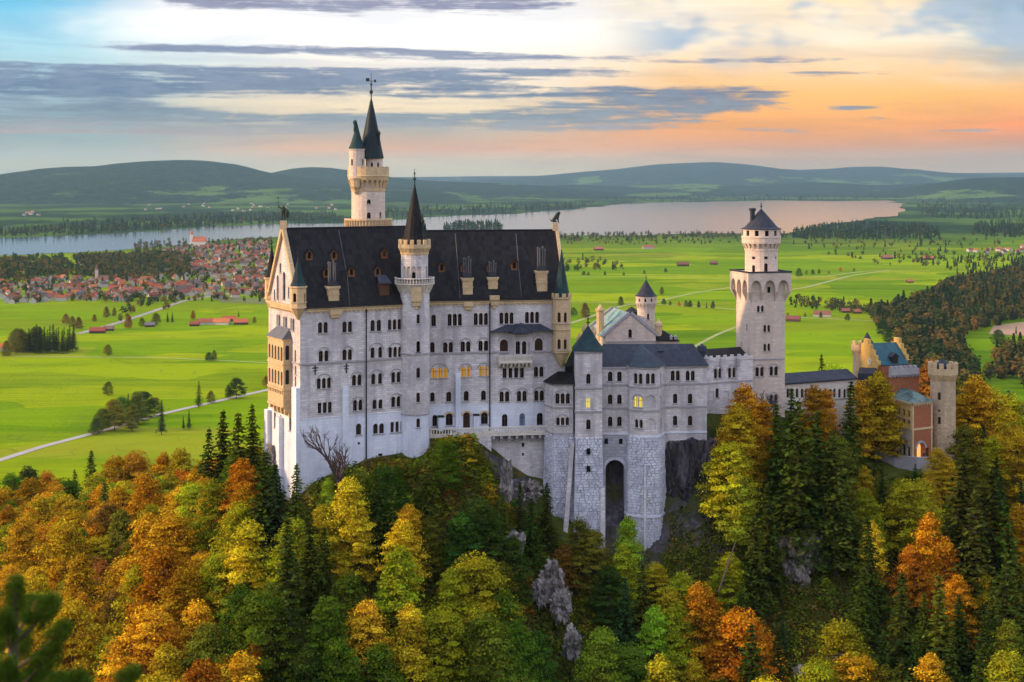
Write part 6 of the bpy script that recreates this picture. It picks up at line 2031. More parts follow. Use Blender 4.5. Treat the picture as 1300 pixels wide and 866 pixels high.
def broad_crown(H=16.0, wid=0.34, low=0.18, nclump=46, per=120, leaf=0.62, pointy=0.5, seed=0):
    """leaf sprays on clumps spread through an uneven crown; returns the arrays and the clump centres"""
    r = random.Random(seed)
    cs = []
    lop = [r.uniform(.75, 1.2) for _ in range(6)]
    for i in range(nclump):
        t = (i + r.random()) / nclump
        prof_ = (math.sin(math.pi * (0.12 + 0.80 * t) ** (0.75)) ** 0.8) * (1 - pointy * t * 0.55)
        a = r.uniform(0, 2 * math.pi)
        k = lop[int(a / (2 * math.pi) * 6) % 6]
        rad = wid * H * prof_ * k * math.sqrt(r.uniform(0.10, 1.0)) * r.choice((1, 1, 1, 1.15))
        cs.append((rad * math.cos(a), rad * math.sin(a), H * (low + (0.94 - low) * t)))
    C_, N_, S_, T_ = [], [], [], []
    for c in cs:
        rr = H * r.uniform(0.032, 0.078)
        ct = r.random()
        n = int(per * r.uniform(0.6, 1.3))
        d = unit(n)
        rad = NR.random(n) ** 0.45
        p = d * rad[:, None] * np.array([rr * 1.7, rr * 1.7, rr * 0.46]) + np.array(c)
        p[:, 2] -= 0.25 * rr * (d[:, 0] ** 2 + d[:, 1] ** 2) * rad
        C_.append(p)
        out = np.array([c[0], c[1], 0]) / (H * wid + 1e-6)
        N_.append(d * 0.55 + np.array([0, 0, 0.75]) + out * 0.5 + NR.normal(size=(n, 3)) * 0.35)
        S_.append(leaf * NR.uniform(0.55, 1.25, n))
        T_.append(np.clip(0.55 * ct + 0.45 * NR.random(n), 0, 1))
    # loose sprays between the clumps
    n = int(nclump * per * .16)
    t = NR.random(n); a = NR.random(n) * 6.283
    pr = np.sin(np.pi * (0.12 + 0.80 * t) ** 0.75) ** 0.8 * (1 - pointy * t * .55)
    rd = wid * H * pr * (0.25 + .9 * np.sqrt(NR.random(n)))
    C_.append(np.stack([rd * np.cos(a), rd * np.sin(a), H * (low + (.99 - low) * t)], 1)); N_.append(unit(n) + np.array([0, 0, .6])); S_.append(leaf * NR.uniform(.5, 1.0, n)); T_.append(NR.random(n))
    return np.concatenate(C_), np.concatenate(N_), np.concatenate(S_), np.concatenate(T_), cs


def trunk_mesh(name, H, cs, r0, mat, seed=0, limbs=16):
    mb = MB(); mb.smooth = True
    r = random.Random(seed)
    pts = [Vector((0, 0, -1.5))]
    for k in range(1, 6): pts.append(Vector((r.uniform(-.02, .02) * H, r.uniform(-.02, .02) * H, H * .82 * k / 5)))
    rad = [r0 * (1 - .17 * k) for k in range(6)]
    for k in range(5): mb.tube(pts[k], pts[k + 1], rad[k], rad[k + 1], 7)
    for c in r.sample(cs, min(limbs, len(cs))):
        c = Vector(c)
        h = max(H * .15, c.z - H * r.uniform(.10, .25))
        k = min(4, int(h / (H * .82) * 5)); f = h / (H * .82) * 5 - k
        s = pts[k].lerp(pts[k + 1], min(1, f)); m_ = s.lerp(c, .5) + Vector((0, 0, .04 * H))
        mb.tube(s, m_, r0 * .32, r0 * .2, 5); mb.tube(m_, c, r0 * .2, r0 * .06, 5)
    me = mb.mesh(name); me.materials.append(mat)
    return me


def spruce_crown(H=22.0, wid=0.17, tiers=26, per=13, seed=0, droop=0.32):
    r = random.Random(seed)
    C_, N_, S_, T_ = [], [], [], []
    for i in range(tiers):
        t = (i + .5) / tiers
        z = H * (0.10 + 0.89 * t)
        L = wid * H * (1 - t) ** 0.85 * r.uniform(.6, 1.15) + 0.25
        nb = max(5, int(per * (1 - t * .55)))
        a0 = r.uniform(0, 6.28)
        for b in range(nb):
            a = a0 + 2 * math.pi * b / nb + r.uniform(-.25, .25)
            if r.random() < .14: continue
            Lb = L * r.uniform(.55, 1.2)
            m = max(5, int(Lb * 6.5))
            f = (np.arange(m) + NR.random(m)) / m
            x = f * Lb
            side = NR.normal(size=m) * 0.16 * Lb * (1 - f * .5)
            zz = z - droop * x * (0.5 + f * .7) + NR.normal(size=m) * .10 + 0.10 * Lb * f ** 3
            C_.append(np.stack([x * math.cos(a) - side * math.sin(a), x * math.sin(a) + side * math.cos(a), zz], 1))
            nn = np.tile(np.array([math.cos(a) * .35, math.sin(a) * .35, 1.0]), (m, 1)) + NR.normal(size=(m, 3)) * .45
            N_.append(nn)
            S_.append(np.full(m, 0.78) * NR.uniform(.6, 1.2, m))
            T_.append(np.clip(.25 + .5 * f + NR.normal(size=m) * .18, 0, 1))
    z = np.linspace(H * .9, H * 1.0, 14)
    C_.append(np.stack([NR.normal(size=14) * .06, NR.normal(size=14) * .06, z], 1)); N_.append(unit(14)); S_.append(np.full(14, .4)); T_.append(np.full(14, .5))
    return np.concatenate(C_), np.concatenate(N_), np.concatenate(S_), np.concatenate(T_)


PROTO = {'broad': [], 'spruce': [], 'shrub': []}
for k, (H, wd, low, nc, per, pt) in enumerate([(16, .32, .12, 52, 125, .5), (16, .27, .08, 50, 120, .9), (16, .36, .15, 56, 125, .35), (16, .29, .05, 50, 120, .7), (16, .33, .10, 48, 110, .6), (16, .24, .10, 44, 120, .8)]):
    c_, n_, s_, t_, cs = broad_crown(H, wd * 1.06, low, int(nc * 2.1), int(per * 1.05), .40, pt, 40 + k)
    PROTO['broad'].append((quads_mesh('crown', c_, n_, s_, t_, MAT['leaf'], .72), trunk_mesh('trunk', H, cs, .26, MAT['bark'], k), H))
for k, (H, wd, ti) in enumerate([(22, .165, 32), (22, .14, 30), (22, .20, 32), (22, .155, 28), (22, .18, 26), (22, .13, 34), (22, .17, 24)]):
    c_, n_, s_, t_ = spruce_crown(H, wd, ti, 13, 60 + k)
    mb = MB(); mb.tube((0, 0, -2), (0, 0, H * .95), .28, .03, 7); me = mb.mesh('trunk'); me.materials.append(MAT['bark'])
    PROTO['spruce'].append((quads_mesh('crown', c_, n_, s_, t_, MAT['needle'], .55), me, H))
for k in range(3):
    c_, n_, s_, t_, cs = broad_crown(4, .5, .05, 16, 95, .36, .2, 80 + k)
    PROTO['shrub'].append((quads_mesh('crown', c_, n_, s_, t_, MAT['leaf'], .72), trunk_mesh('stem', 4, cs, .07, MAT['bark'], k, 8), 4.0))

PAL = {'orange': (0.47, 0.205, 0.010), 'gold': (0.50, 0.30, 0.013), 'yellow': (0.55, 0.41, 0.018), 'yellow green': (0.31, 0.32, 0.013), 'lime green': (0.27, 0.37, 0.02), 'green': (0.095, 0.160, 0.011),
       'dark green': (0.048, 0.084, 0.012), 'olive': (0.15, 0.145, 0.014), 'brown': (0.24, 0.110, 0.020), 'rust': (0.42, 0.15, 0.012)}
SPR = {'dark green': (0.044, 0.062, 0.009), 'blue green': (0.034, 0.058, 0.016), 'mid green': (0.075, 0.098, 0.011), 'bright green': (0.09, 0.14, 0.016)}
TREES = []                                        # (root, zone text, colour, kind, px, height) for the labels


def plant(kind, colour, x, y, z, H, px, zone, group, rgb=None, wide=1.0):
    protos = PROTO[kind]
    cm, tm, h0 = protos[RND.randrange(len(protos))]
    nm = {'broad': 'autumn_tree' if colour in ('orange', 'gold', 'yellow', 'rust', 'brown') else 'leafy_tree', 'spruce': 'spruce_tree', 'shrub': 'shrub'}[kind]
    r = bpy.data.objects.new(nm, None)
    COL.objects.link(r)
    r.location = (x, y, z)
    s = H / h0
    sw = s * wide * RND.uniform(.9, 1.12)
    r.scale = (sw, sw, s)
    r.rotation_euler = (RND.uniform(-.04, .04), RND.uniform(-.04, .04), RND.uniform(0, 6.28))
    c = bpy.data.objects.new('crown', cm); COL.objects.link(c); c.parent = r
    base = np.array(rgb or (SPR[colour] if kind == 'spruce' else PAL[colour]))
    j = np.array([RND.uniform(.85, 1.18), RND.uniform(.88, 1.14), 1.0])
    c.color = (*(base * j * RND.uniform(.68, 1.18)), 1)
    t = bpy.data.objects.new('stem' if kind == 'shrub' else 'trunk', tm); COL.objects.link(t); t.parent = r
    r['category'] = {'broad': 'tree', 'spruce': 'spruce tree', 'shrub': 'shrub'}[kind]
    r['group'] = group
    TREES.append((r, zone, colour, kind, px, H))
    return r


def zone_of(px, py, Y):
    if px < 345:
        if py < 600: return 'at the far edge of the wood beside the meadow'
        if py < 640: return ('left edge of' if px < 120 else 'in') + ' the upper wood left of the castle hall'
        if py < 700: return 'in the middle wood left of the castle hall'
        return ('low in the wood beside the near pine' if px < 150 else 'low in the wood below the hall gable')
    if px < 560:
        if py < 690: return 'on the slope under the castle hall'
        return 'low on the slope below the castle hall'
    if px < 700: return 'on the knoll under the terrace' if py < 680 else 'low on the slope below the terrace'
    if px < 850: return 'at the foot of the rock faced buttresses' if py < 760 else 'far below the buttresses'
    if px < 960: return 'beside the dark cliff' if py < 720 else 'far below the dark cliff'
    if px < 1110: return 'in front of the low gallery wing' if py < 600 else 'on the slope below the gallery wing'
    if px < 1215: return 'on the slope below the gatehouse'
    return 'right of the gatehouse' if py < 620 else 'on the slope at lower right'


HILLG = 'trees covering the castle hill'
PLANTED = []


def tree_at(kind, colour, px, top, H, wide=1.0, ymin=205, ymax=440, rgb=None):
    """stand a tree of height H on the hill so that its tip is seen at (px, top)"""
    Ys = np.arange(ymin, ymax, 1.0)
    X = (px - CX) / F * Ys
    h = (CZ - (top - HY) / F * Ys) - ground_z(X, Ys)
    ok = np.where(h <= H)[0]
    i = ok[0] if len(ok) else int(np.argmin(np.abs(h - H)))
    Y = Ys[i]; x = X[i]; z = gz(x, Y)
    hh = max(3.0, (CZ - (top - HY) / F * Y) - z)
    hh = min(hh, H * 1.3)
    plant(kind, colour, x, Y, z, hh, px, zone_of(px, top, Y), HILLG, rgb, wide)
    PLANTED.append((x, Y, hh * (.24 if kind == 'broad' else .12 if kind == 'spruce' else .4)))


B, S, U = 'broad', 'spruce', 'shrub'
KEY = [  # the trees one can tell apart in the photograph, from the meadow's edge to the bottom
    (B, 'dark green', 35, 551, 15), (B, 'green', 12, 575, 14), (S, 'dark green', 115, 569, 17), (S, 'dark green', 96, 586, 13), (B, 'rust', 62, 592, 14), (B, 'orange', 148, 558, 15), (B, 'rust', 172, 566, 16), (B, 'orange', 205, 556, 15), (B, 'gold', 232, 562, 15),
    (B, 'orange', 188, 598, 21), (B, 'gold', 75, 610, 18), (B, 'gold', 50, 628, 18), (B, 'lime green', 138, 630, 13), (B, 'lime green', 122, 614, 13), (B, 'yellow green', 108, 632, 13), (S, 'dark green', 262, 538, 18), (S, 'dark green', 284, 520, 20), (S, 'mid green', 303, 522, 19), (S, 'mid green', 322, 512, 20), (S, 'blue green', 352, 588, 21),
    (S, 'dark green', 336, 574, 24), (S, 'mid green', 375, 588, 18), (B, 'yellow green', 246, 610, 18), (B, 'yellow green', 270, 606, 18), (B, 'gold', 236, 616, 17), (B, 'yellow', 306, 636, 20), (B, 'yellow', 318, 660, 18), (B, 'gold', 216, 650, 20), (B, 'orange', 190, 650, 22), (B, 'orange', 205, 690, 20),
    (B, 'gold', 30, 655, 22), (B, 'gold', 80, 660, 22), (B, 'orange', 10, 640, 20), (B, 'gold', 100, 700, 22), (B, 'brown', 125, 705, 16), (B, 'brown', 150, 745, 14), (B, 'orange', 232, 720, 20), (B, 'yellow green', 275, 700, 18), (B, 'green', 300, 740, 18), (B, 'green', 340, 745, 20),
    (B, 'gold', 50, 730, 22), (B, 'gold', 90, 760, 22), (B, 'orange', 120, 770, 18), (B, 'gold', 185, 770, 20), (B, 'orange', 215, 790, 18), (B, 'gold', 250, 760, 18), (B, 'olive', 260, 790, 16), (B, 'yellow', 310, 690, 16), (B, 'dark green', 360, 770, 18), (B, 'rust', 325, 815, 14), (B, 'orange', 290, 830, 14),
    (B, 'yellow', 443, 604, 17), (B, 'lime green', 416, 606, 9), (B, 'yellow', 455, 640, 14), (B, 'yellow', 408, 640, 12), (S, 'dark green', 395, 640, 22), (S, 'dark green', 365, 655, 24), (S, 'dark green', 410, 670, 20), (S, 'dark green', 480, 600, 17), (S, 'mid green', 495, 612, 16), (B, 'gold', 520, 640, 13), (B, 'yellow green', 505, 692, 19), (B, 'yellow', 512, 660, 14), (B, 'olive', 545, 655, 12),
    (B, 'yellow green', 598, 700, 18), (B, 'yellow green', 575, 720, 15), (B, 'green', 440, 725, 17), (B, 'green', 415, 755, 18), (B, 'yellow', 465, 762, 15), (B, 'yellow', 525, 766, 18), (B, 'yellow green', 560, 770, 17), (B, 'green', 640, 745, 18), (B, 'green', 620, 775, 18), (B, 'yellow', 605, 765, 15), (B, 'green', 480, 815, 16), (B, 'green', 430, 810, 16), (B, 'dark green', 390, 815, 16), (B, 'green', 655, 790, 17), (B, 'dark green', 680, 800, 15),
    (S, 'dark green', 660, 612, 12), (S, 'dark green', 692, 612, 13), (S, 'dark green', 672, 632, 13), (S, 'mid green', 640, 625, 12), (B, 'olive', 735, 655, 13), (B, 'olive', 752, 670, 13), (B, 'brown', 718, 690, 10), (B, 'lime green', 799, 654, 15), (B, 'yellow green', 792, 690, 14), (B, 'yellow', 852, 745, 14), (B, 'lime green', 762, 795, 17), (B, 'green', 800, 815, 15), (B, 'lime green', 830, 768, 16), (B, 'yellow green', 862, 765, 15),
    (B, 'orange', 890, 738, 17), (B, 'orange', 905, 755, 13), (B, 'yellow green', 870, 725, 14), (B, 'yellow green', 925, 700, 13), (B, 'yellow', 880, 835, 11), (S, 'dark green', 950, 790, 20), (S, 'dark green', 985, 800, 16),
    (B, 'yellow green', 930, 560, 17), (B, 'gold', 922, 545, 12), (B, 'orange', 943, 486, 15), (B, 'gold', 935, 510, 15), (B, 'orange', 965, 506, 14), (B, 'lime green', 935, 600, 15), (B, 'orange', 955, 540, 13), (S, 'mid green', 990, 512, 24), (S, 'dark green', 1012, 505, 32), (S, 'mid green', 1003, 492, 22), (S, 'dark green', 1032, 520, 28), (S, 'dark green', 975, 612, 22), (S, 'dark green', 958, 650, 20),
    (S, 'dark green', 1062, 545, 28), (S, 'mid green', 1050, 560, 24), (S, 'mid green', 1077, 482, 22), (B, 'orange', 1032, 488, 14), (B, 'rust', 1050, 492, 12), (B, 'gold', 1112, 470, 19), (B, 'gold', 1095, 482, 16), (B, 'gold', 1132, 492, 14), (B, 'olive', 1075, 615, 15), (B, 'yellow green', 1100, 620, 14), (B, 'yellow', 1108, 660, 13), (B, 'yellow green', 1155, 608, 16), (B, 'yellow', 1168, 625, 14),
    (B, 'orange', 1178, 648, 18), (B, 'orange', 1198, 680, 17), (B, 'rust', 1165, 690, 14), (B, 'orange', 1215, 730, 14), (S, 'dark green', 1222, 560, 32), (S, 'dark green', 1240, 620, 28), (S, 'dark green', 1262, 595, 30), (S, 'dark green', 1285, 640, 28), (S, 'mid green', 1196, 730, 22), (S, 'dark green', 1148, 725, 20), (B, 'yellow', 1245, 722, 15), (B, 'yellow', 1190, 568, 10), (B, 'yellow', 1203, 580, 10),
    (B, 'gold', 1290, 548, 18), (B, 'yellow', 1262, 552, 15), (B, 'orange', 1296, 640, 18), (B, 'gold', 1240, 475, 17), (B, 'yellow', 1262, 485, 16), (B, 'gold', 1225, 500, 15), (B, 'yellow green', 1285, 490, 16), (B, 'yellow green', 1275, 530, 12), (B, 'olive', 1235, 520, 12), (S, 'dark green', 1275, 700, 24), (S, 'dark green', 1295, 720, 20), (S, 'dark green', 1250, 780, 18), (B, 'gold', 1260, 690, 15),
    (B, 'olive', 1118, 601, 8), (B, 'yellow green', 1140, 606, 8), (S, 'dark green', 1162, 588, 9), (B, 'gold', 1178, 604, 8),
    (S, 'dark green', 1120, 800, 15), (S, 'mid green', 1160, 800, 14), (S, 'dark green', 1205, 800, 14)]
for kd_, col_, px, top, H in KEY: tree_at(kd_, col_, px, top, H, wide=1.0 if kd_ == B else 1.35)
for px, Yt_, top, H, kd_, col_ in ((1045, 330, 449, 15, S, 'dark green'), (1058, 333, 462, 10, B, 'lime green'), (1036, 331, 474, 8, S, 'dark green'), (1208, 345, 470, 16, B, 'olive'), (1180, 350, 455, 18, B, 'brown')):
    z = gz((px - CX) / F * Yt_, Yt_); plant(kd_, col_, (px - CX) / F * Yt_, Yt_, z, ZZ(top, Yt_) - z, px, 'behind the low gallery wing' if px < 1100 else 'behind the gatehouse', HILLG)

# the rest of the hill's wood, filled in between them
ROCKS = [(880, 612, 40, 70), (700, 748, 22, 45), (722, 805, 26, 38), (1022, 700, 44, 34), (640, 600, 14, 35), (1225, 665, 12, 22)]
CEIL = [(-60, 575), (0, 590), (60, 592), (120, 578), (150, 566), (205, 562), (250, 560), (300, 530), (336, 560), (345, 600), (378, 618), (400, 602), (440, 590), (470, 586), (520, 578), (548, 570), (560, 556), (600, 548), (634, 554), (648, 600), (690, 640), (718, 664), (770, 700), (800, 690), (850, 715), (905, 705), (915, 580), (935, 520), (990, 540), (1075, 540), (1100, 590), (1150, 608), (1185, 600), (1210, 575), (1225, 520), (1300, 500), (1400, 490)]
FRONT = [(335, 288), (345, 283), (378, 267.5), (450, 273.6), (508, 277.3), (545, 277.6), (558, 280.5), (640, 281.5), (688, 282.5), (720, 278.5), (760, 277.5), (800, 277), (845, 280), (852, 285.5), (910, 286.5), (920, 287), (990, 299), (1085, 308), (1104, 308), (1135, 304), (1190, 302), (1214, 308), (1220, 312)]
fx, fy = zip(*FRONT); cx_, cy_ = zip(*CEIL)
WT = {
    'left_top': [('orange', 20), ('gold', 22), ('rust', 4), ('yellow green', 22), ('yellow', 10), ('olive', 8), ('green', 8), ('S', 8)],
    'left_low': [('orange', 18), ('gold', 26), ('rust', 3), ('brown', 6), ('olive', 12), ('yellow', 8), ('yellow green', 17), ('green', 9)],
    'mid': [('green', 36), ('yellow green', 14), ('dark green', 30), ('yellow', 3), ('olive', 9), ('S', 14)],
    'cliff': [('green', 26), ('yellow green', 16), ('olive', 18), ('orange', 8), ('yellow', 8), ('dark green', 8), ('S', 14)],
    'right': [('S', 32), ('gold', 12), ('yellow', 12), ('yellow green', 20), ('orange', 8), ('olive', 16)]}
nfill = 0
cells = [(i, j) for i in range(-44, 44) for j in range(0, 46)]
RND.shuffle(cells)
for i, j in cells:
    x = i * 5.2 + RND.uniform(-2.3, 2.3); y = 200 + j * 5.2 + RND.uniform(-2.3, 2.3)
    px = CX + x / y * F
    if px < -45 or px > 1345: continue
    if 335 < px < 1220 and y > np.interp(px, fx, fy) - 2.5: continue
    if px <= 335 and y > 425 or px >= 1220 and y > 440: continue
    if any((x - a) ** 2 + (y - b) ** 2 < (2.6 + c * .55) ** 2 for a, b, c in PLANTED): continue
    z = gz(x, y)
    H = RND.uniform(11, 18)
    base_py = HY + (CZ - z) / y * F
    top = base_py - H / y * F
    ce = np.interp(px, cx_, cy_) + RND.uniform(0, 12)
    if top < ce:
        H = (base_py - ce) * y / F; top = ce
        if H < 2.2: continue
    if top > 872: continue
    if any(abs(px - a) < c + H / y * F * .18 and top < b + d and base_py > b - d for a, b, c, d in ROCKS): continue
    if 960 < px < 1140 and top > 680:
        if base_py > 905: pass
        elif RND.random() < .7: H = min(H, RND.uniform(3, 6.5))
    wz = 'left_top' if px < 335 and top < 630 else 'left_low' if px < 335 else 'mid' if px < 700 else 'cliff' if px < 930 else 'right'
    col_ = RND.choices([q[0] for q in WT[wz]], [q[1] for q in WT[wz]])[0]
    if H < 5.5: kd_ = U; col_ = RND.choice(['olive', 'yellow green', 'green', 'yellow', 'dark green', 'gold']) if col_ == 'S' or RND.random() < .5 else col_
    elif col_ == 'S': kd_ = S; col_ = RND.choice(['dark green', 'dark green', 'blue green', 'mid green']); H *= 1.15
    else: kd_ = B
    plant(kd_, col_, x, y, z - .3, H, px, zone_of(px, HY + (CZ - z - H) / y * F, y), HILLG, wide=1.12 if kd_ == B else 1.3)
    PLANTED.append((x, y, H * (.2 if kd_ == B else .12 if kd_ == S else .4)))
    nfill += 1
# scrub that clothes the knoll and the rock slopes
for px0, px1, y0, y1, n, cols in ((552, 642, 270, 278, 44, ['olive', 'yellow green', 'green', 'olive', 'gold']), (556, 640, 256, 271, 36, ['olive', 'green', 'dark green', 'brown', 'olive']), (440, 552, 260, 276, 36, ['olive', 'green', 'yellow green', 'brown']), (700, 760, 255, 272, 8, ['olive', 'brown', 'dark green']), (640, 706, 260, 281, 36, ['olive', 'green', 'dark green', 'yellow green', 'brown']), (840, 960, 262, 287, 20, ['olive', 'green', 'yellow green', 'dark green']), (690, 850, 256, 276, 24, ['olive', 'green', 'dark green', 'brown']), (380, 445, 262, 267, 4, ['yellow', 'olive']),
                                  (1000, 1150, 248, 280, 20, ['olive', 'yellow', 'yellow green', 'olive', 'brown']), (850, 950, 262, 284, 10, ['olive', 'yellow green', 'gold']), (1100, 1215, 285, 303, 12, ['olive', 'brown', 'yellow green'])):
    for _ in range(n):
        px, y = RND.uniform(px0, px1), RND.uniform(y0, y1)
        if y > np.interp(px, fx, fy) - 1.2: continue
        x = (px - CX) / F * y; z = gz(x, y); H = RND.uniform(2.2, 4.6)
        tp = HY + (CZ - z - H) / y * F
        if tp > 868 or tp < np.interp(px, cx_, cy_) - 8: continue
        if any(abs(px - a) < c + 6 and abs(tp + 8 - b) < d for a, b, c, d in ROCKS): continue
        plant(U, RND.choice(cols), x, y, z - .2, H, px, zone_of(px, tp, y), 'shrubs on the castle hill')


# bare trees: trunks that fork into twigs
def bare_tree(px, Y, top_py, label, seed, spread=.8):
    r = random.Random(seed)
    x = (px - CX) / F * Y; z = gz(x, Y)
    H = ZZ(top_py, Y) - z
    t = root('bare_tree', label, 'tree', (x, Y, z))
    tr = MB(); br = MB()

    def grow(p, d, L, rad, k):
        q = p + d * L
        (tr if k < 2 else br).tube(p, q, rad, rad * .68, 6)
        if k > 5 or rad < .012: return
        for i in range(3 if k < 3 else 2):
            nd = (d + Vector((r.uniform(-1, 1), r.uniform(-1, 1), r.uniform(-.25, .6))) * spread).normalized()
            grow(p.lerp(q, r.uniform(.55, 1)), nd, L * r.uniform(.6, .82), rad * .64, k + 1)
    grow(Vector((x, Y, z - .5)), Vector((.04, 0, 1)), H * .34, H * .03, 0)
    tr.build('trunk', MAT['greybark'], t); br.build('twigs', MAT['greybark'], t)


bare_tree(431, 264.5, 527, 'leafless forked tree standing against the white lower wall of the hall', 12, .62)
bare_tree(968, 298, 480, 'small leafless purplish tree at the foot of the square tower', 9, .75)


# ================================================================== ROCKS
def rock(px, py, Y, w, h, d, label, mat='palerock', seed=0, blocky=2.6, rough=.22, group=None, ledges=0, flat_top=0):
    bm = bmesh.new()
    bmesh.ops.create_icosphere(bm, subdivisions=6, radius=1.0)
    from mathutils import noise as mn
    off = Vector((seed * 7.1, seed * 3.3, seed))
    for v in bm.verts:
        n = v.co.normalized()
        m_ = (abs(n.x) ** blocky + abs(n.y) ** blocky + abs(n.z) ** blocky) ** (-1 / blocky)
        p = n * m_
        k = mn.fractal(p * 1.6 + off, 1.0, 2.0, 5) * rough + abs(mn.noise(p * 3.5 + off)) * rough * .7 + mn.noise(Vector((p.x * 7, p.y * 7, p.z * 2)) + off) * rough * .3
        vd = mn.voronoi(Vector((p.x * w, p.y * d, p.z * h * .6)) * .42 + off)[0]
        k += -min(.5, max(0.0, .22 - (vd[1] - vd[0]))) * .9 + (vd[0] - .5) * .16
        p = p * (1 + k)
        z = p.z
        if flat_top: z = min(z, flat_top + .05 * mn.noise(Vector((p.x * 3, p.y * 3, 0)) + off))
        if ledges: z = z + .06 * math.sin(z * ledges)
        v.co = Vector((p.x * w / 2, p.y * d / 2, z * h / 2))
    me = bpy.data.meshes.new('rock'); bm.to_mesh(me); bm.free()
    me.materials.append(MAT[mat])
    o = bpy.data.objects.new('rock_outcrop', me); COL.objects.link(o)
    q = P(px, py, Y); o.location = q; o.rotation_euler = (0, 0, seed)
    tag(o, label, 'rock', group)
    return o


k = 286 / F
o = rock(884, 634, 290, 66 * k, 176 * k, 8, 'big dark grey cliff carrying the right wing of the bower', 'rock', 3, 6.0, .10, flat_top=.9); o.rotation_euler = (0, 0, .15)
o = rock(861, 630, 289, 32 * k, 160 * k, 6, 'narrow dark cliff rib beside the right hand buttress', 'rock', 4, 5.0, .12, flat_top=.9); o.rotation_euler = (0, 0, -.2)
o = rock(911, 632, 291, 38 * k, 150 * k, 7, 'weathered dark cliff shoulder next to the orange trees', 'rock', 6, 4.0, .16, flat_top=.85); o.rotation_euler = (0, 0, .3)
rock(701, 735, 265.3, 3.2, 5.5, 3, 'pale jagged rock on the slope below the rock faced buttress', 'palerock', 1, 3.0, .5)
rock(688, 752, 264.2, 2.6, 4, 3, 'small pale rock left of the jagged rock under the buttress', 'palerock', 21, 3.0, .5)
rock(712, 768, 262.4, 3.0, 5, 3, 'small grey rock just under the pale jagged rock', 'palerock', 22, 3.0, .5)
rock(726, 818, 255.8, 3.2, 4.6, 2.2, 'blue grey rock face low on the slope among the green trees', 'palerock', 2, 3.0, .45)
rock(1008, 712, 276.5, 6.5, 9, 4, 'pale rock face below the dark spruces, left piece', 'palerock', 5, 3.0, .45)
rock(1040, 698, 278.2, 8, 6.5, 4, 'broad grey rock face under the spruces, right piece', 'palerock', 7, 3.0, .45)
rock(643, 612, 275, 1.8, 7, 2, 'narrow grey rock rib right of the bushy knoll', 'palerock', 8, 3.0, .45)
rock(654, 690, 267, 3, 4, 2, 'small pale rock on the slope under the terrace', 'palerock', 9, 3.0, .45)
rock(1226, 672, 284, 3.0, 6.5, 3, 'pinkish grey rock between trees at lower right', 'palerock', 10, 3.0, .45)
rock(347, 590, 280, 4.0, 6, 3, 'pinkish rock under the left corner of the castle hall', 'palerock', 11, 3.0, .45)
rock(668, 626, 286.5, 6, 4, 4, 'grey rock footing under the terrace retaining wall', 'palerock', 13, 3.0, .45)
rock(560, 690, 264, 4, 5, 3, 'dark rock hollow on the slope below the knoll', 'rock', 14, 3.0, .45)
rock(1065, 835, 251, 3.5, 2, 2, 'low grey rock in the grass at bottom right', 'palerock', 15, 3.0, .45)
rock(1020, 852, 249, 2.6, 1.6, 2, 'mossy grey rock at the bottom of the grassy slope', 'palerock', 16, 3.0, .45)
mb = MB(); a, b = P(912, 752, 262), P(934, 688, 268); mb.tube(a, b, .16, .09, 7); tag(mb.build('fallen_trunk', MAT['greybark'], None, a), 'bare pale trunk leaning on the slope under the dark cliff', 'dead tree')


# ground cover of the castle hill: leaves, moss tufts and grass too many to count
def cover(name, n, label, rgb, seed, size, keep, cat='undergrowth'):
    rg_ = np.random.default_rng(seed)
    y = 225 + (312 - 225) * rg_.random(n * 3); px = -40 + 1380 * rg_.random(n * 3)
    x = (px - CX) / F * y
    ok = ~((px > 335) & (px < 1218) & (y > np.interp(px, fx, fy) - .6))
    m_ = fbm(x / 7, y / 7, seed, 3)
    ok &= keep(m_, px, y)
    for a, b, c, d in ROCKS[1:]:
        py = HY + 70 / y * F
    x, y = x[ok][:n], y[ok][:n]
    z = ground_z(x, y)
    e = .8
    nx = -(ground_z(x + e, y) - z) / e; ny = -(ground_z(x, y + e) - z) / e
    nrm = np.stack([nx, ny, np.ones_like(nx)], 1)
    c_ = np.stack([x, y, z + .12 + .35 * rg_.random(len(x))], 1)
    nn = nrm / np.linalg.norm(nrm, axis=1, keepdims=True) + rg_.normal(size=(len(x), 3)) * .55
    me = quads_mesh(name, c_, nn, size * rg_.uniform(.5, 1.3, len(x)), np.clip(.5 + m_[ok][:n] * .8 + rg_.normal(size=len(x)) * .2, 0, 1), MAT['leaf'], .75)
    o = bpy.data.objects.new(name, me); COL.objects.link(o); o.color = (*rgb, 1)
    tag(o, label, cat, None, 'stuff')


cover('undergrowth', 70000, 'low green and olive undergrowth covering the castle hill between the trees', (.085, .088, .012), 21, .62, lambda m, px, y: m > -.12)
cover('fallen_leaves', 36000, 'brown and orange fallen leaves lying on the castle hill', (.19, .105, .020), 22, .55, lambda m, px, y: m > -.02)
cover('undergrowth', 30000, 'dark mossy undergrowth on the steeper parts of the castle hill', (.034, .050, .010), 23, .7, lambda m, px, y: m < .05)


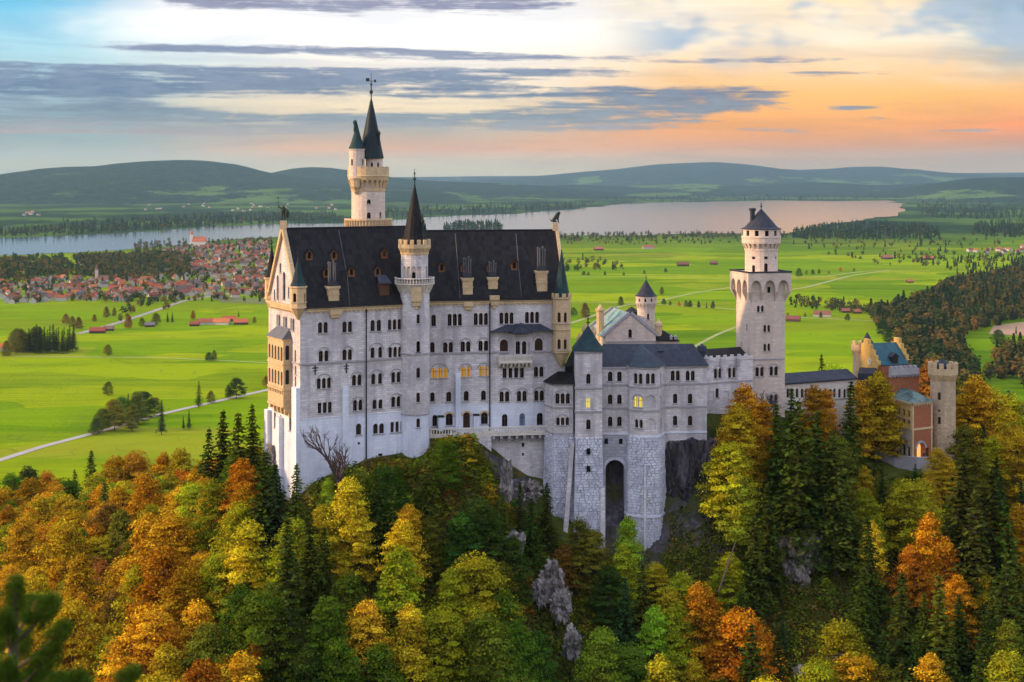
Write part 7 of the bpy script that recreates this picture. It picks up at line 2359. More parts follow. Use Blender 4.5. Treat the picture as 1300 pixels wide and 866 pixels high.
def scrub_stuff(name, n, label, rgb, seed, h0, h1, keep, nq=30, box=(-40, 1340, 228, 312)):
    """knee to man high scrub that nobody could count: many small leafy clumps as one mesh"""
    rg_ = np.random.default_rng(seed)
    y = box[2] + (box[3] - box[2]) * rg_.random(n * 5); px = box[0] + (box[1] - box[0]) * rg_.random(n * 5)
    x = (px - CX) / F * y
    ok = ~((px > 335) & (px < 1218) & (y > np.interp(px, fx, fy) + .6))
    ok &= keep(fbm(x / 9, y / 9, seed, 3), px, y)
    z = ground_z(x, y)
    H = rg_.uniform(h0, h1, len(x))
    tp = HY + (CZ - z - H * .8) / y * F
    ok &= tp > np.interp(px, cx_, cy_) - 20
    for a, b, c, d in ROCKS: ok &= ~((np.abs(px - a) < c * .5) & (np.abs(tp - b) < d * .5))
    x, y, z, H = x[ok][:n], y[ok][:n], z[ok][:n], H[ok][:n]
    m_ = len(x)
    d = rg_.normal(size=(m_, nq, 3)); d /= np.linalg.norm(d, axis=2, keepdims=True); d[:, :, 2] = np.abs(d[:, :, 2])
    c_ = d * (rg_.random((m_, nq, 1)) ** .4) * np.stack([H * .8, H * .8, H], 1)[:, None, :] + np.stack([x, y, z], 1)[:, None, :]
    nn = d + np.array([0, 0, .6]) + rg_.normal(size=d.shape) * .4
    tint = np.clip(rg_.random((m_, 1)) * .6 + rg_.random((m_, nq)) * .45, 0, 1)
    me = quads_mesh(name, c_.reshape(-1, 3), nn.reshape(-1, 3), (np.repeat(H, nq) * .16 + .28) * rg_.uniform(.6, 1.2, m_ * nq), tint.ravel(), MAT['leaf'], .72)
    o = bpy.data.objects.new(name, me); COL.objects.link(o); o.color = (*rgb, 1)
    tag(o, label, 'undergrowth', None, 'stuff')


scrub_stuff('scrub', 5200, 'dense green scrub covering the castle hill up to the walls', (.10, .13, .012), 31, .7, 2.3, lambda m, px, y: m > -.1)
scrub_stuff('scrub', 3000, 'yellowing scrub spread over the slopes of the castle hill', (.30, .26, .016), 32, .6, 1.9, lambda m, px, y: m > .02)
scrub_stuff('scrub', 2200, 'brownish bare scrub on the rocky slopes of the castle hill', (.15, .085, .022), 33, .6, 1.8, lambda m, px, y: m < .0)
scrub_stuff('scrub', 420, 'green and olive scrub below the dark cliff', (.11, .12, .012), 34, .7, 2.2, lambda m, px, y: m > -.3, box=(845, 965, 262, 288))
scrub_stuff('scrub', 420, 'green and olive scrub on the steep side of the knoll', (.10, .115, .012), 35, .7, 2.2, lambda m, px, y: m > -.3, box=(555, 735, 260, 284))


# ================================================================== PLAIN: woods, single trees, village, farms
def wood_mat():
    m = bpy.data.materials.new('far woodland leaves')
    m.use_nodes = True
    T = NT(m.node_tree)
    out = T.n('ShaderNodeOutputMaterial')
    oi = T.n('ShaderNodeObjectInfo')
    at = T.n('ShaderNodeAttribute'); at.attribute_name = 'tint'
    t = at.outputs['Fac']
    autumn = T.ramp(t, [(0.0, (0.014, 0.030, 0.009)), (0.35, (0.026, 0.048, 0.010)), (0.55, (0.060, 0.070, 0.014)), (0.75, (0.11, 0.075, 0.014)), (1.0, (0.17, 0.085, 0.016))])
    dark = T.ramp(t, [(0.0, (0.009, 0.022, 0.010)), (0.6, (0.020, 0.040, 0.012)), (1.0, (0.045, 0.060, 0.016))])
    sc = T.n('ShaderNodeSeparateColor'); T.link(oi.outputs['Color'], sc.inputs[0])
    d = T.n('ShaderNodeBsdfDiffuse'); T.link(T.mix(sc.outputs[0], dark, autumn), d.inputs[0])
    T.link(d.outputs[0], out.inputs[0])
    return m


MAT['wood_far'] = wood_mat()


def woods(name, regions, label, autumn, nq=46, kind='stuff', cat='woodland', base=None):
    """a far-off wood as one mass: every tree a small crown of leaf faces on a stem"""
    Cs, Ns, Ss, Ts = [], [], [], []
    for poly, n, h0, h1, conif in regions:
        xs = [p[0] for p in poly]; ys = [p[1] for p in poly]
        got = 0; tries = 0
        while got < n and tries < n * 60:
            tries += 1
            px = RND.uniform(min(xs), max(xs)); v = RND.random()
            Ya, Yb = CZ * F / (max(ys) - HY), CZ * F / (min(ys) - HY)
            Y = Ya + (Yb - Ya) * v; py = HY + CZ * F / Y
            ins = False; j = len(poly) - 1
            for i in range(len(poly)):
                if (poly[i][1] > py) != (poly[j][1] > py) and px < (poly[j][0] - poly[i][0]) * (py - poly[i][1]) / (poly[j][1] - poly[i][1]) + poly[i][0]: ins = not ins
                j = i
            if not ins: continue
            got += 1
            x = (px - CX) / F * Y
            z = gz(x, Y) if Y < 800 else 0.0
            H = RND.uniform(h0, h1); con = RND.random() < conif
            m_ = nq
            d = unit(m_)
            if con:
                t = NR.random(m_) ** 1.3; a = NR.random(m_) * 6.283; r_ = H * .17 * (1 - t) * NR.uniform(.6, 1.1, m_) + .2
                p = np.stack([r_ * np.cos(a), r_ * np.sin(a), H * (.06 + .94 * t)], 1); nn = np.stack([np.cos(a), np.sin(a), np.full(m_, .7)], 1) + NR.normal(size=(m_, 3)) * .3
                tt = np.clip(NR.normal(.12, .1, m_), 0, 1)
            else:
                rr = NR.random(m_) ** .35; w_ = H * RND.uniform(.30, .42)
                p = d * rr[:, None] * np.array([w_, w_, H * .44]) * NR.uniform(.8, 1.15, (m_, 1)) + np.array([0, 0, H * .52]); nn = d + np.array([0, 0, .6]) + NR.normal(size=(m_, 3)) * .3
                tt = np.clip(NR.normal(RND.uniform(.2, .95), .1, m_), 0, 1)
            Cs.append(p + np.array([x, Y, z])); Ns.append(nn); Ss.append(np.full(m_, H * (.26 if nq < 60 else .19)) * NR.uniform(.6, 1.2, m_)); Ts.append(tt)
    me = quads_mesh(name, np.concatenate(Cs), np.concatenate(Ns), np.concatenate(Ss), np.concatenate(Ts), MAT['wood_far'], .8)
    o = bpy.data.objects.new(name, me); COL.objects.link(o)
    o.color = (autumn, 0, 0, 1)
    return tag(o, label, cat, None, kind)


woods('woodland', [([(0, 331), (120, 327), (200, 323), (235, 330), (240, 352), (150, 358), (60, 352), (-30, 362), (-30, 333)], 800, 12, 19, .12), ([(100, 330), (240, 322), (240, 350), (130, 352)], 320, 12, 19, .08)], 'mixed autumn wood between the village and the lake shore', .85)
woods('village_trees', [([(0, 352), (345, 345), (345, 384), (0, 386)], 420, 8, 14, .12), ([(170, 308), (345, 303), (345, 350), (180, 352)], 520, 8, 14, .08), ([(130, 378), (250, 372), (220, 395), (150, 410)], 40, 8, 14, 0)], 'garden trees scattered between the village houses', .9)
woods('far_shore_wood', [([(-40, 296), (0, 295), (110, 288), (250, 282), (350, 277), (430, 276), (440, 281), (350, 284), (250, 288.5), (150, 295), (60, 299.5), (-40, 302)], 620, 16, 26, .6), ([(40, 285), (200, 278), (330, 272), (430, 272), (430, 276), (250, 282)], 260, 16, 26, .6)], 'dark wood along the far shore of the lake', .35, 26)
woods('far_shore_wood', [([(490, 268), (600, 262), (700, 258), (760, 258), (740, 264), (700, 267), (640, 271), (560, 274), (490, 279)], 420, 18, 30, .7), ([(760, 252), (1000, 248), (1140, 246), (1140, 253), (900, 255.5), (780, 259)], 420, 18, 30, .6), ([(1160, 250), (1300, 244), (1330, 262), (1165, 266)], 300, 18, 30, .7)], 'dark distant wood beyond the golden water', .3, 24)
woods('island_wood', [([(562, 288), (590, 284.5), (634, 285), (640, 291), (600, 292), (564, 293)], 150, 16, 24, .8)], 'small wooded point in the lake behind the hall roof', .3, 30)
woods('shore_wood', [([(700, 299), (1000, 296), (1000, 303), (860, 306), (700, 306)], 230, 10, 17, .2), ([(720, 306), (940, 306), (940, 310), (720, 312)], 60, 8, 13, .1), ([(700, 325), (790, 333), (790, 343), (700, 346)], 40, 10, 16, .1)], 'loose trees along the near shore of the golden lake', .7, 34)
woods('dark_wood', [([(1000, 304), (1012, 294), (1050, 287), (1110, 284), (1190, 290), (1196, 304), (1110, 305)], 520, 14, 22, .75), ([(1235, 286), (1330, 280), (1330, 304), (1235, 300)], 240, 14, 22, .7), ([(1165, 262), (1330, 264), (1330, 277), (1200, 279), (1165, 272)], 320, 16, 24, .7)], 'dark spruce wood on the rise right of the square tower', .3, 34)
woods('hedgerow_trees', [([(1000, 305), (1330, 304), (1330, 340), (1110, 338), (1010, 316)], 150, 8, 15, .3), ([(1000, 384), (1010, 380), (1170, 396), (1180, 406), (1110, 402), (1010, 392)], 130, 7, 13, .1), ([(1110, 326), (1210, 330), (1300, 322), (1300, 345), (1200, 344)], 110, 10, 16, .5)], 'hedges and loose trees between the right hand meadows', .6, 40)
woods('forest', [([(1105, 398), (1165, 384), (1210, 362), (1260, 352), (1330, 338), (1330, 400), (1270, 415), (1225, 425), (1180, 440), (1150, 426), (1110, 416)], 900, 14, 22, .35), ([(1140, 425), (1225, 422), (1222, 450), (1240, 480), (1250, 530), (1330, 540), (1330, 590), (1120, 590), (1130, 480)], 520, 14, 22, .3), ([(1262, 448), (1330, 440), (1330, 500), (1250, 490)], 60, 12, 20, .4)], 'brown and green autumn forest stretching behind the gatehouse', .75, 150)

# single trees on the plain: px, foot row, height in photo pixels, kind, colour
PT = [(252, 518, 35, S, 'dark green'), (268, 512, 16, B, 'olive'), (205, 552, 45, S, 'dark green'), (196, 528, 24, B, 'olive'), (300, 506, 27, B, 'dark green'), (290, 506, 18, B, 'green'), (338, 491, 14, B, 'brown'), (137, 502, 18, B, 'olive'), (137, 452, 15, B, 'olive'), (265, 459, 12, B, 'dark green'), (272, 458, 14, B, 'olive'),
      (130, 548, 30, B, 'olive'), (145, 546, 40, B, 'olive'), (155, 540, 38, B, 'green'), (163, 535, 36, S, 'blue green'), (175, 538, 42, B, 'olive'), (183, 530, 34, B, 'dark green'), (168, 548, 36, B, 'olive'), (122, 552, 22, B, 'dark green'), (240, 545, 24, S, 'dark green'), (233, 545, 18, S, 'dark green'),
      (84, 412, 14, B, 'brown'), (92, 415, 14, B, 'olive'), (100, 418, 16, B, 'brown'), (8, 452, 20, B, 'olive'), (20, 450, 18, B, 'olive'), (135, 403, 14, B, 'brown'), (145, 402, 12, B, 'olive'), (163, 417, 17, B, 'brown'), (180, 415, 12, B, 'olive'), (198, 414, 17, B, 'olive'), (213, 410, 14, S, 'dark green'), (219, 410, 14, S, 'dark green'), (120, 408, 9, B, 'brown'), (245, 406, 12, B, 'rust'), (303, 403, 9, S, 'dark green'), (323, 410, 8, B, 'olive'),
      (728, 402, 12, B, 'green'), (743, 404, 20, B, 'brown'), (788, 388, 12, B, 'dark green'), (840, 374, 10, B, 'olive'), (843, 387, 8, B, 'dark green'), (851, 388, 6, B, 'olive'), (862, 389, 7, B, 'rust'), (871, 390, 9, B, 'dark green'), (876, 390, 9, B, 'dark green'), (887, 391, 9, B, 'dark green'), (897, 392, 9, S, 'dark green'), (905, 392, 10, B, 'dark green'),
      (741, 350, 6, B, 'dark green'), (747, 350, 5, B, 'olive'), (768, 350, 6, B, 'dark green'), (792, 350, 5, B, 'brown'), (818, 348, 5, B, 'olive'), (845, 346, 6, B, 'dark green'), (720, 345, 9, B, 'dark green'), (733, 344, 9, B, 'dark green'), (755, 343, 10, B, 'olive'),
      (1014, 352, 12, B, 'green'), (1024, 349, 6, B, 'olive'), (1032, 349, 7, B, 'dark green'), (1040, 348, 7, B, 'olive'), (1052, 348, 5, B, 'brown'), (1067, 345, 6, B, 'rust'), (1084, 345, 5, B, 'olive'), (1000, 402, 5, B, 'olive'), (1022, 403, 6, B, 'olive'), (1042, 404, 8, B, 'dark green'), (1076, 407, 9, B, 'dark green'), (1110, 410, 7, B, 'olive'),
      (1128, 437, 24, B, 'dark green'), (1143, 440, 20, B, 'olive'), (1215, 346, 10, S, 'dark green'), (1229, 349, 14, S, 'dark green'), (1245, 350, 13, S, 'dark green'), (1268, 440, 22, B, 'dark green'), (1120, 426, 22, B, 'dark green'), (1290, 425, 12, S, 'dark green'), (929, 366, 6, B, 'olive'), (940, 360, 6, B, 'dark green')]
for kk_ in range(16):
    PT.append((38 + kk_ * 3.6 + RND.uniform(-1, 1), 450 - RND.uniform(0, 4), RND.uniform(27, 38), S, 'dark green'))
for kk_ in range(9): PT.append((17 + kk_ * 4 + RND.uniform(-2, 2), 450 - RND.uniform(0, 6), RND.uniform(24, 32), B, 'olive'))
def pzone(px, py):
    if px < 105 and 415 < py < 455: return 'in the grove on the left meadow'
    if px < 200 and py > 520: return 'in the clump beside the pale road'
    if px < 345 and py > 480: return 'by the pale road across the left meadow'
    if px < 345 and py < 425: return 'near the farms below the village'
    if px < 345: return 'alone on the left meadow'
    if px < 930 and py > 360: return 'by the path left of the square tower'
    if px < 930: return 'in the far row across the green plain'
    if px < 1115: return 'by the path right of the square tower'
    return 'by the forest at right'


for px, py, hp, kd_, col_ in PT:
    q = plain(px, py); z = gz(q.x, q.y)
    t = plant(kd_, col_, q.x, q.y, z, hp / F * q.y, px, pzone(px, py), 'single trees on the plain', wide=1.25 if kd_ == B else 1.1)

# labels of all trees: look, place, and where several agree, their order from the left
ORD = ['leftmost', 'second from left', 'third from left', 'fourth from left', 'fifth from left', 'sixth from left', 'seventh from left', 'eighth from left', 'ninth from left', 'tenth from left', 'eleventh from left', 'twelfth from left', 'thirteenth from left', 'fourteenth from left', 'fifteenth from left', 'sixteenth from left', 'seventeenth from left', 'eighteenth from left', 'nineteenth from left', 'twentieth from left']
bag = {}
for r_, zn, col_, kd_, px, H in TREES:
    size = 'tall' if H > (24 if kd_ == S else 17) else 'small' if H < (14 if kd_ == S else 11 if kd_ == B else 2.6) else 'middling'
    word = {'broad': 'tree', 'spruce': 'spruce', 'shrub': 'bush'}[kd_]
    look = {'orange': 'orange leaved', 'gold': 'golden leaved', 'yellow': 'yellow leaved', 'rust': 'rust red', 'brown': 'brown leaved', 'olive': 'olive brown'}.get(col_, col_)
    bag.setdefault(f'{size} {look} {word} {zn}', []).append((px, r_))
for lab, rs in bag.items():
    rs.sort(key=lambda q: q[0])
    n = len(rs)
    for k, (px, r_) in enumerate(rs):
        if n == 1: r_['label'] = lab
        elif n == 2: r_['label'] = lab + (', left one' if k == 0 else ', right one')
        else:
            r_['label'] = lab + ', ' + (ORD[k] if k < len(ORD) else 'rightmost' if k == n - 1 else 'towards the right')
        w_ = r_['label'].split()
        if len(w_) > 16: r_['label'] = ' '.join(w_[:16])


# ------------------------------------------------ houses
def tile_mat():
    m, T, b, out = new_mat('roof tiles')
    oi = T.n('ShaderNodeObjectInfo')
    geo = T.n('ShaderNodeNewGeometry').outputs['Position']
    n = T.noise(geo, .8, 4)
    T.link(T.mix(T.m('MULTIPLY', T.sstep(n, .4, .7), .4), oi.outputs['Color'], (.06, .03, .025, 1)), b.inputs['Base Color'])
    return m


MAT['tile'] = tile_mat()
MAT['render'] = flat('white house render', (0.46, 0.42, 0.37), .9, .12, .2)
MAT['darkwood'] = flat('dark barn wood', (0.09, 0.05, 0.035), .9, .3, .3)


def house_mesh(w, d, e, r, windows=True, wall='render'):
    mb = MB()
    mb.cur = 0
    mb.add([(-w / 2, -d / 2, -1), (w / 2, -d / 2, -1), (w / 2, d / 2, -1), (-w / 2, d / 2, -1), (-w / 2, -d / 2, e), (w / 2, -d / 2, e), (w / 2, d / 2, e), (-w / 2, d / 2, e), (-w / 2, 0, r), (w / 2, 0, r)],
           [[0, 1, 5, 4], [1, 2, 6, 9, 5], [2, 3, 7, 6], [3, 0, 4, 8, 7]])
    mb.cur = 1
    o = .8; s = (r - e) / (d / 2)
    for y in (-1, 1):
        a = [(-w / 2 - o, y * (d / 2 + o), e - s * o), (w / 2 + o, y * (d / 2 + o), e - s * o), (w / 2 + o, 0, r + .02), (-w / 2 - o, 0, r + .02)]
        b = [(p[0], p[1], p[2] + .3) for p in a]
        f = [[0, 1, 2, 3][::-1], [4, 5, 6, 7], [0, 1, 5, 4], [1, 2, 6, 5], [3, 0, 4, 7]]
        mb.add(a + b, f if y < 0 else [list(reversed(q)) for q in f])
    mb.cur = 1
    mb.box(w * .2 - .4, w * .2 + .4, -.4 + d * .12, .4 + d * .12, r - 1.2, r + 1.0)
    mb.cur = 2
    if windows:
        for k in range(3):
            for z in (1.0, 3.6):
                if z + 1.2 < e:
                    x = -w * .3 + k * w * .3
                    mb.box(x - .5, x + .5, -d / 2 - .04, -d / 2 + .1, z, z + 1.3)
        for y in (-d * .22, d * .22): mb.box(-w / 2 - .04, -w / 2 + .1, y - .5, y + .5, 1.2, 2.6); mb.box(w / 2 - .1, w / 2 + .04, y - .5, y + .5, 1.2, 2.6)
    me = mb.mesh('house')
    for m in (MAT[wall], MAT['tile'], MAT['glass']): me.materials.append(m)
    return me


HM = [house_mesh(13, 10, 5.2, 9.5), house_mesh(16, 11, 5.6, 10), house_mesh(11, 9, 4.6, 8.6), house_mesh(19, 12, 6.2, 10.8), house_mesh(12, 11, 6.4, 10.2)]
BM_ = [house_mesh(24, 12, 4.5, 9.5, False, 'darkwood'), house_mesh(30, 14, 5, 10.5, False), house_mesh(16, 10, 4, 8, False, 'darkwood')]
ROOFW = ['red', 'dark red', 'orange red', 'brown red', 'brown', 'orange', 'grey']
ROOFC = [(0.26, 0.07, 0.035), (0.18, 0.052, 0.034), (0.32, 0.10, 0.042), (0.16, 0.065, 0.045), (0.11, 0.07, 0.055), (0.36, 0.12, 0.04), (0.09, 0.075, 0.07)]
placed = []


def put_house(me, x, y, rz, col_, label, group, name='house', cat='house', z=None, sc=1.0):
    o = bpy.data.objects.new(name, me); COL.objects.link(o)
    o.location = (x, y, gz(x, y) if z is None else z); o.rotation_euler = (0, 0, rz); o.scale = (sc, sc, sc)
    o.color = (*col_, 1)
    tag(o, label, cat, group)
    return o


def village(poly, n, label, group, gap=13, z=None):
    xs = [p[0] for p in poly]; ys = [p[1] for p in poly]; got = 0; tries = 0
    while got < n and tries < n * 80:
        tries += 1
        px = RND.uniform(min(xs), max(xs)); Ya, Yb = CZ * F / (max(ys) - HY), CZ * F / (min(ys) - HY); Y = RND.uniform(Ya, Yb); py = HY + CZ * F / Y
        ins = False; j = len(poly) - 1
        for i in range(len(poly)):
            if (poly[i][1] > py) != (poly[j][1] > py) and px < (poly[j][0] - poly[i][0]) * (py - poly[i][1]) / (poly[j][1] - poly[i][1]) + poly[i][0]: ins = not ins
            j = i
        if not ins: continue
        x = (px - CX) / F * Y
        if any((x - a) ** 2 + (Y - b) ** 2 < gap * gap for a, b in placed[-260:]): continue
        placed.append((x, Y)); got += 1; ri = RND.randrange(len(ROOFC))
        put_house(RND.choice(HM), x, Y, RND.choice([0, 1.57]) + RND.uniform(-.4, .4) + .3, ROOFC[ri], label.replace('with tiled roof', 'with ' + ROOFW[ri] + ' tiled roof'), group + ', ' + ROOFW[ri] + ' roofs', sc=RND.uniform(.72, .95))


village([(0, 366), (60, 362), (130, 360), (200, 362), (345, 352), (345, 372), (250, 378), (180, 382), (110, 384), (0, 386)], 118, 'small gabled village house with tiled roof in the front rows along the meadow', 'houses along the village front')
village([(200, 320), (260, 312), (345, 306), (345, 350), (290, 352), (215, 348)], 115, 'small gabled village house with tiled roof in the dense quarter by the lake', 'houses of the lakeside quarter')
village([(0, 340), (120, 336), (200, 350), (200, 362), (0, 364)], 14, 'small village house with tiled roof half hidden in the autumn wood', 'houses at the wood edge')
village([(1225, 318), (1300, 314), (1300, 324), (1230, 326)], 14, 'small house with tiled roof in the far hamlet at right', 'houses of the right hand hamlet', 16)
# hamlets beyond the lake
for (xa, xb, ya, yb, n) in ((24, 70, 266, 274, 6), (180, 330, 258, 268, 14), (300, 430, 260, 270, 10)):
    for _ in range(n):
        px, py = RND.uniform(xa, xb), RND.uniform(ya, yb)
        q = plain(px, py)
        zz = float(hills_z(np.array([[q.x]]), np.array([[q.y]]))[0, 0]) if q.y > 9000 else 0
        put_house(RND.choice(HM), q.x, q.y, RND.uniform(0, 3), RND.choice(ROOFC), 'tiny pale house of a hamlet beyond the lake', 'houses beyond the lake', z=max(0, zz), sc=1.1)

# the rest of the village roofs, too many to count
mbv = MB()
rv = random.Random(77)
for poly, n in (([(0, 358), (345, 346), (345, 378), (180, 382), (0, 386)], 170), ([(205, 318), (345, 305), (345, 350), (215, 350)], 170)):
    got = 0
    xs = [p[0] for p in poly]; ys = [p[1] for p in poly]
    while got < n:
        px = rv.uniform(min(xs), max(xs)); Y = rv.uniform(CZ * F / (max(ys) - HY), CZ * F / (min(ys) - HY)); py = HY + CZ * F / Y
        ins = False; j = len(poly) - 1
        for i in range(len(poly)):
            if (poly[i][1] > py) != (poly[j][1] > py) and px < (poly[j][0] - poly[i][0]) * (py - poly[i][1]) / (poly[j][1] - poly[i][1]) + poly[i][0]: ins = not ins
            j = i
        if not ins: continue
        x = (px - CX) / F * Y
        if any((x - a) ** 2 + (Y - b) ** 2 < 110 for a, b in placed): continue
        placed.append((x, Y)); got += 1
        L, W_, e, r_ = rv.uniform(9, 15), rv.uniform(8, 10), rv.uniform(4, 6), rv.uniform(7.5, 10)
        a_ = rv.choice([0, 1.57]) + rv.uniform(-.3, .3) + .3; ca, sa = math.cos(a_), math.sin(a_)
        tf = lambda q: (x + q[0] * ca - q[1] * sa, Y + q[0] * sa + q[1] * ca, q[2])
        L /= 2; W_ /= 2
        mbv.cur = 0
        mbv.add([tf(q) for q in ((-L, -W_, -.5), (L, -W_, -.5), (L, W_, -.5), (-L, W_, -.5), (-L, -W_, e), (L, -W_, e), (L, W_, e), (-L, W_, e), (-L, 0, r_), (L, 0, r_))], [[0, 1, 5, 4], [1, 2, 6, 9, 5], [2, 3, 7, 6], [3, 0, 4, 8, 7]])
        mbv.cur = rv.choice((1, 1, 2, 2, 3))
        mbv.add([tf(q) for q in ((-L - .6, -W_ - .6, e - .5), (L + .6, -W_ - .6, e - .5), (L + .6, 0, r_ + .1), (-L - .6, 0, r_ + .1), (-L - .6, W_ + .6, e - .5), (L + .6, W_ + .6, e - .5))], [[0, 1, 2, 3], [3, 2, 5, 4]])
o = mbv.build('village_houses', [MAT['render'], flat('red roof tiles', (.30, .075, .035), .9), flat('brown roof tiles', (.19, .07, .045), .9), flat('grey roof tiles', (.11, .085, .08), .9)])
tag(o, 'the rest of the red and brown roofed village houses between the meadow and the lake', 'houses', None, 'stuff')

FARM = [(262, 412, 1, .25, (0.36, .10, .04), 'long orange roofed barn at left of the meadow farm'), (281, 412, 1, -.2, (.50, .15, .05), 'bright orange roofed barn in the middle of the meadow farm'), (291, 408, 0, .2, (.42, .10, .04), 'red orange barn standing behind the meadow farm'), (306, 412, 0, .1, (.46, .12, .05), 'red roofed farmhouse at right end of the meadow farm'), (247, 414, 2, .1, (.28, .07, .04), 'small dark barn at left edge of the meadow farm'),
        (124, 423, 0, .1, (.30, .06, .04), 'red roofed barn beside the road at left'), (138, 420, 2, .15, (.20, .12, .08), 'low brown shed beside the road at left'), (190, 415, 2, .3, (.20, .17, .15), 'grey roofed shed by the road below the village'), (2, 445, 1, .1, (.5, .14, .04), 'orange roofed house cut by the left edge of the view'),
        (867, 338, 0, .1, (.18, .08, .05), 'long brown barn on the far plain left of the tower'), (906, 336, 2, .0, (.18, .08, .05), 'small brown barn beside the tower on the far plain'), (1007, 408, 0, -.3, (.2, .06, .05), 'dark red barn behind the hedge right of the square tower'), (1044, 402, 1, -.15, (.24, .09, .06), 'large brown barn among hedges right of the square tower'), (1074, 397, 2, .1, (.26, .10, .06), 'small brown barn in the right meadow, left of two'), (1088, 398, 2, -.1, (.26, .10, .06), 'small brown barn in the right meadow, right of two'),
        (1155, 359, 2, .3, (.38, .14, .06), 'tiny orange roofed hut alone on the right meadow'), (1178, 330, 0, .0, (.40, .14, .06), 'orange roofed barn near the hedges under the dark wood'), (1126, 329, 0, .2, (.3, .12, .07), 'brown barn below the dark spruce wood'), (1282, 448, 2, .1, (.5, .13, .05), 'small orange roofed barn on the meadow at far right'), (823, 316, 1, .1, (.3, .11, .07), 'brown farm roof near the golden lake shore'), (760, 318, 0, .1, (.36, .12, .07), 'orange farm roof near the golden lake shore')]
for px, py, k, rz, c_, lab in FARM:
    q = plain(px, py); put_house(BM_[k], q.x, q.y, rz, c_, lab, None, 'barn', 'barn', sc=.72 if py > 340 else .95)


def church(px, py, label, H, wallm, roofc, spire='onion', sc=1.0, name='church'):
    q = plain(px, py); r = root(name, label, 'church', (q.x, q.y, 0))
    mb = MB(); x, y = q.x, q.y
    L, W_, e, rr = 22 * sc, 12 * sc, 9 * sc, 17 * sc
    mb.add([(x, y - W_ / 2, 0), (x + L, y - W_ / 2, 0), (x + L, y + W_ / 2, 0), (x, y + W_ / 2, 0), (x, y - W_ / 2, e), (x + L, y - W_ / 2, e), (x + L, y + W_ / 2, e), (x, y + W_ / 2, e), (x, y, rr), (x + L, y, rr)], [[0, 1, 5, 4], [1, 2, 6, 9, 5], [2, 3, 7, 6], [3, 0, 4, 8, 7]])
    mb.build('nave', wallm, r)
    mb = MB(); mb.add([(x - .5, y - W_ / 2 - .7, e - .6), (x + L + .5, y - W_ / 2 - .7, e - .6), (x + L + .5, y, rr + .3), (x - .5, y, rr + .3), (x - .5, y + W_ / 2 + .7, e - .6), (x + L + .5, y + W_ / 2 + .7, e - .6)], [[0, 1, 2, 3], [3, 2, 5, 4], [0, 3, 4], [1, 5, 2]])
    o = mb.build('roof', MAT['tile'], r); o.color = (*roofc, 1)
    mb = MB(); mb.box(x - 5 * sc, x + .5, y - 2.7 * sc, y + 2.7 * sc, 0, H * .68); mb.build('tower', wallm, r)
    mb = MB(); a = x - 2.25 * sc; b = H * .68
    if spire == 'onion': pr = [(3.6 * sc, b), (3.2 * sc, b + .02 * H), (2.6 * sc, b + .06 * H), (3.1 * sc, b + .12 * H), (2.4 * sc, b + .18 * H), (.8 * sc, b + .22 * H), (.3, b + .3 * H), (.05, H)]
    else: pr = [(3.6 * sc, b), (2.6 * sc, b + .05 * H), (.05, H)]
    mb.lathe(a, y, pr, 8, .39); o = mb.build('tower_roof', MAT['tile'], r); o.color = (*roofc, 1)


church(245, 313, 'big church with red roof and tower above the lakeside quarter', 46, MAT['cream'], (.46, .13, .05), 'spike', 1.5)
church(124, 360, 'slim pale church tower rising over the left part of the village', 34, MAT['render'], (.20, .10, .07), 'spike', .8)
church(932, 363, 'small white chapel with red roof in the meadow left of the square tower', 24, MAT['render'], (.34, .10, .06), 'onion', .8, 'chapel')

# bare earth field at far right
flat_poly('field', [(1255, 424), (1262, 413), (1300, 409), (1340, 410), (1340, 428)], flat('bare earth', (0.40, 0.24, 0.13), .95, .2, .02), .3)
flat_poly('field', [(268, 376), (345, 380), (345, 386), (280, 384)], flat('ploughed strip', (0.12, 0.14, 0.03), .95, .2, .02), .3)


# ================================================================== PEOPLE on the forecourt and platform
def person_mesh(pose):
    if pose == 'sit':
        fv = [(0, 0, .5), (0, -.02, .8), (0, 0, 1.05), (0, 0, 1.15), (0, -.02, 1.32), (.1, -.4, .52), (.1, -.45, .08), (.1, -.6, .04), (-.1, -.4, .52), (-.1, -.45, .08), (-.1, -.6, .04), (.22, 0, 1.02), (.27, -.1, .75), (.2, -.32, .62), (-.22, 0, 1.02), (-.27, -.1, .75), (-.2, -.32, .62)]
    else:
        fv = [(0, 0, .92), (0, 0, 1.2), (0, 0, 1.43), (0, 0, 1.53), (0, -.02, 1.68), (.1, 0, .48), (.11, .02, .07), (.12, -.14, .04), (-.1, -.05, .48), (-.11, -.02, .07), (-.12, -.18, .04), (.22, 0, 1.4), (.26, 0, 1.12), (.25, -.12, .88), (-.22, 0, 1.4), (-.27, 0, 1.12), (-.22, -.15, .9)]
    fe = [(0, 1), (1, 2), (2, 3), (3, 4), (0, 5), (5, 6), (6, 7), (0, 8), (8, 9), (9, 10), (2, 11), (11, 12), (12, 13), (2, 14), (14, 15), (15, 16)]
    me = skin_figure(fv, fe, [.16, .15, .15, .06, .11, .085, .055, .045, .085, .055, .045, .07, .05, .04, .07, .05, .04], 1)
    hi = max(v[2] for v in fv)
    me.materials.append(MAT['skin']); me.materials.append(MAT['jacket']); me.materials.append(MAT['trousers']); me.materials.append(MAT['hair'])
    for p in me.polygons:
        z = p.center.z
        p.material_index = 3 if z > hi + .0 or (z > hi - .06 and p.center.y > 0) else 0 if z > hi - .24 else 1 if z > (.9 if pose == 'stand' else .56) else 2
        p.use_smooth = True
    return me


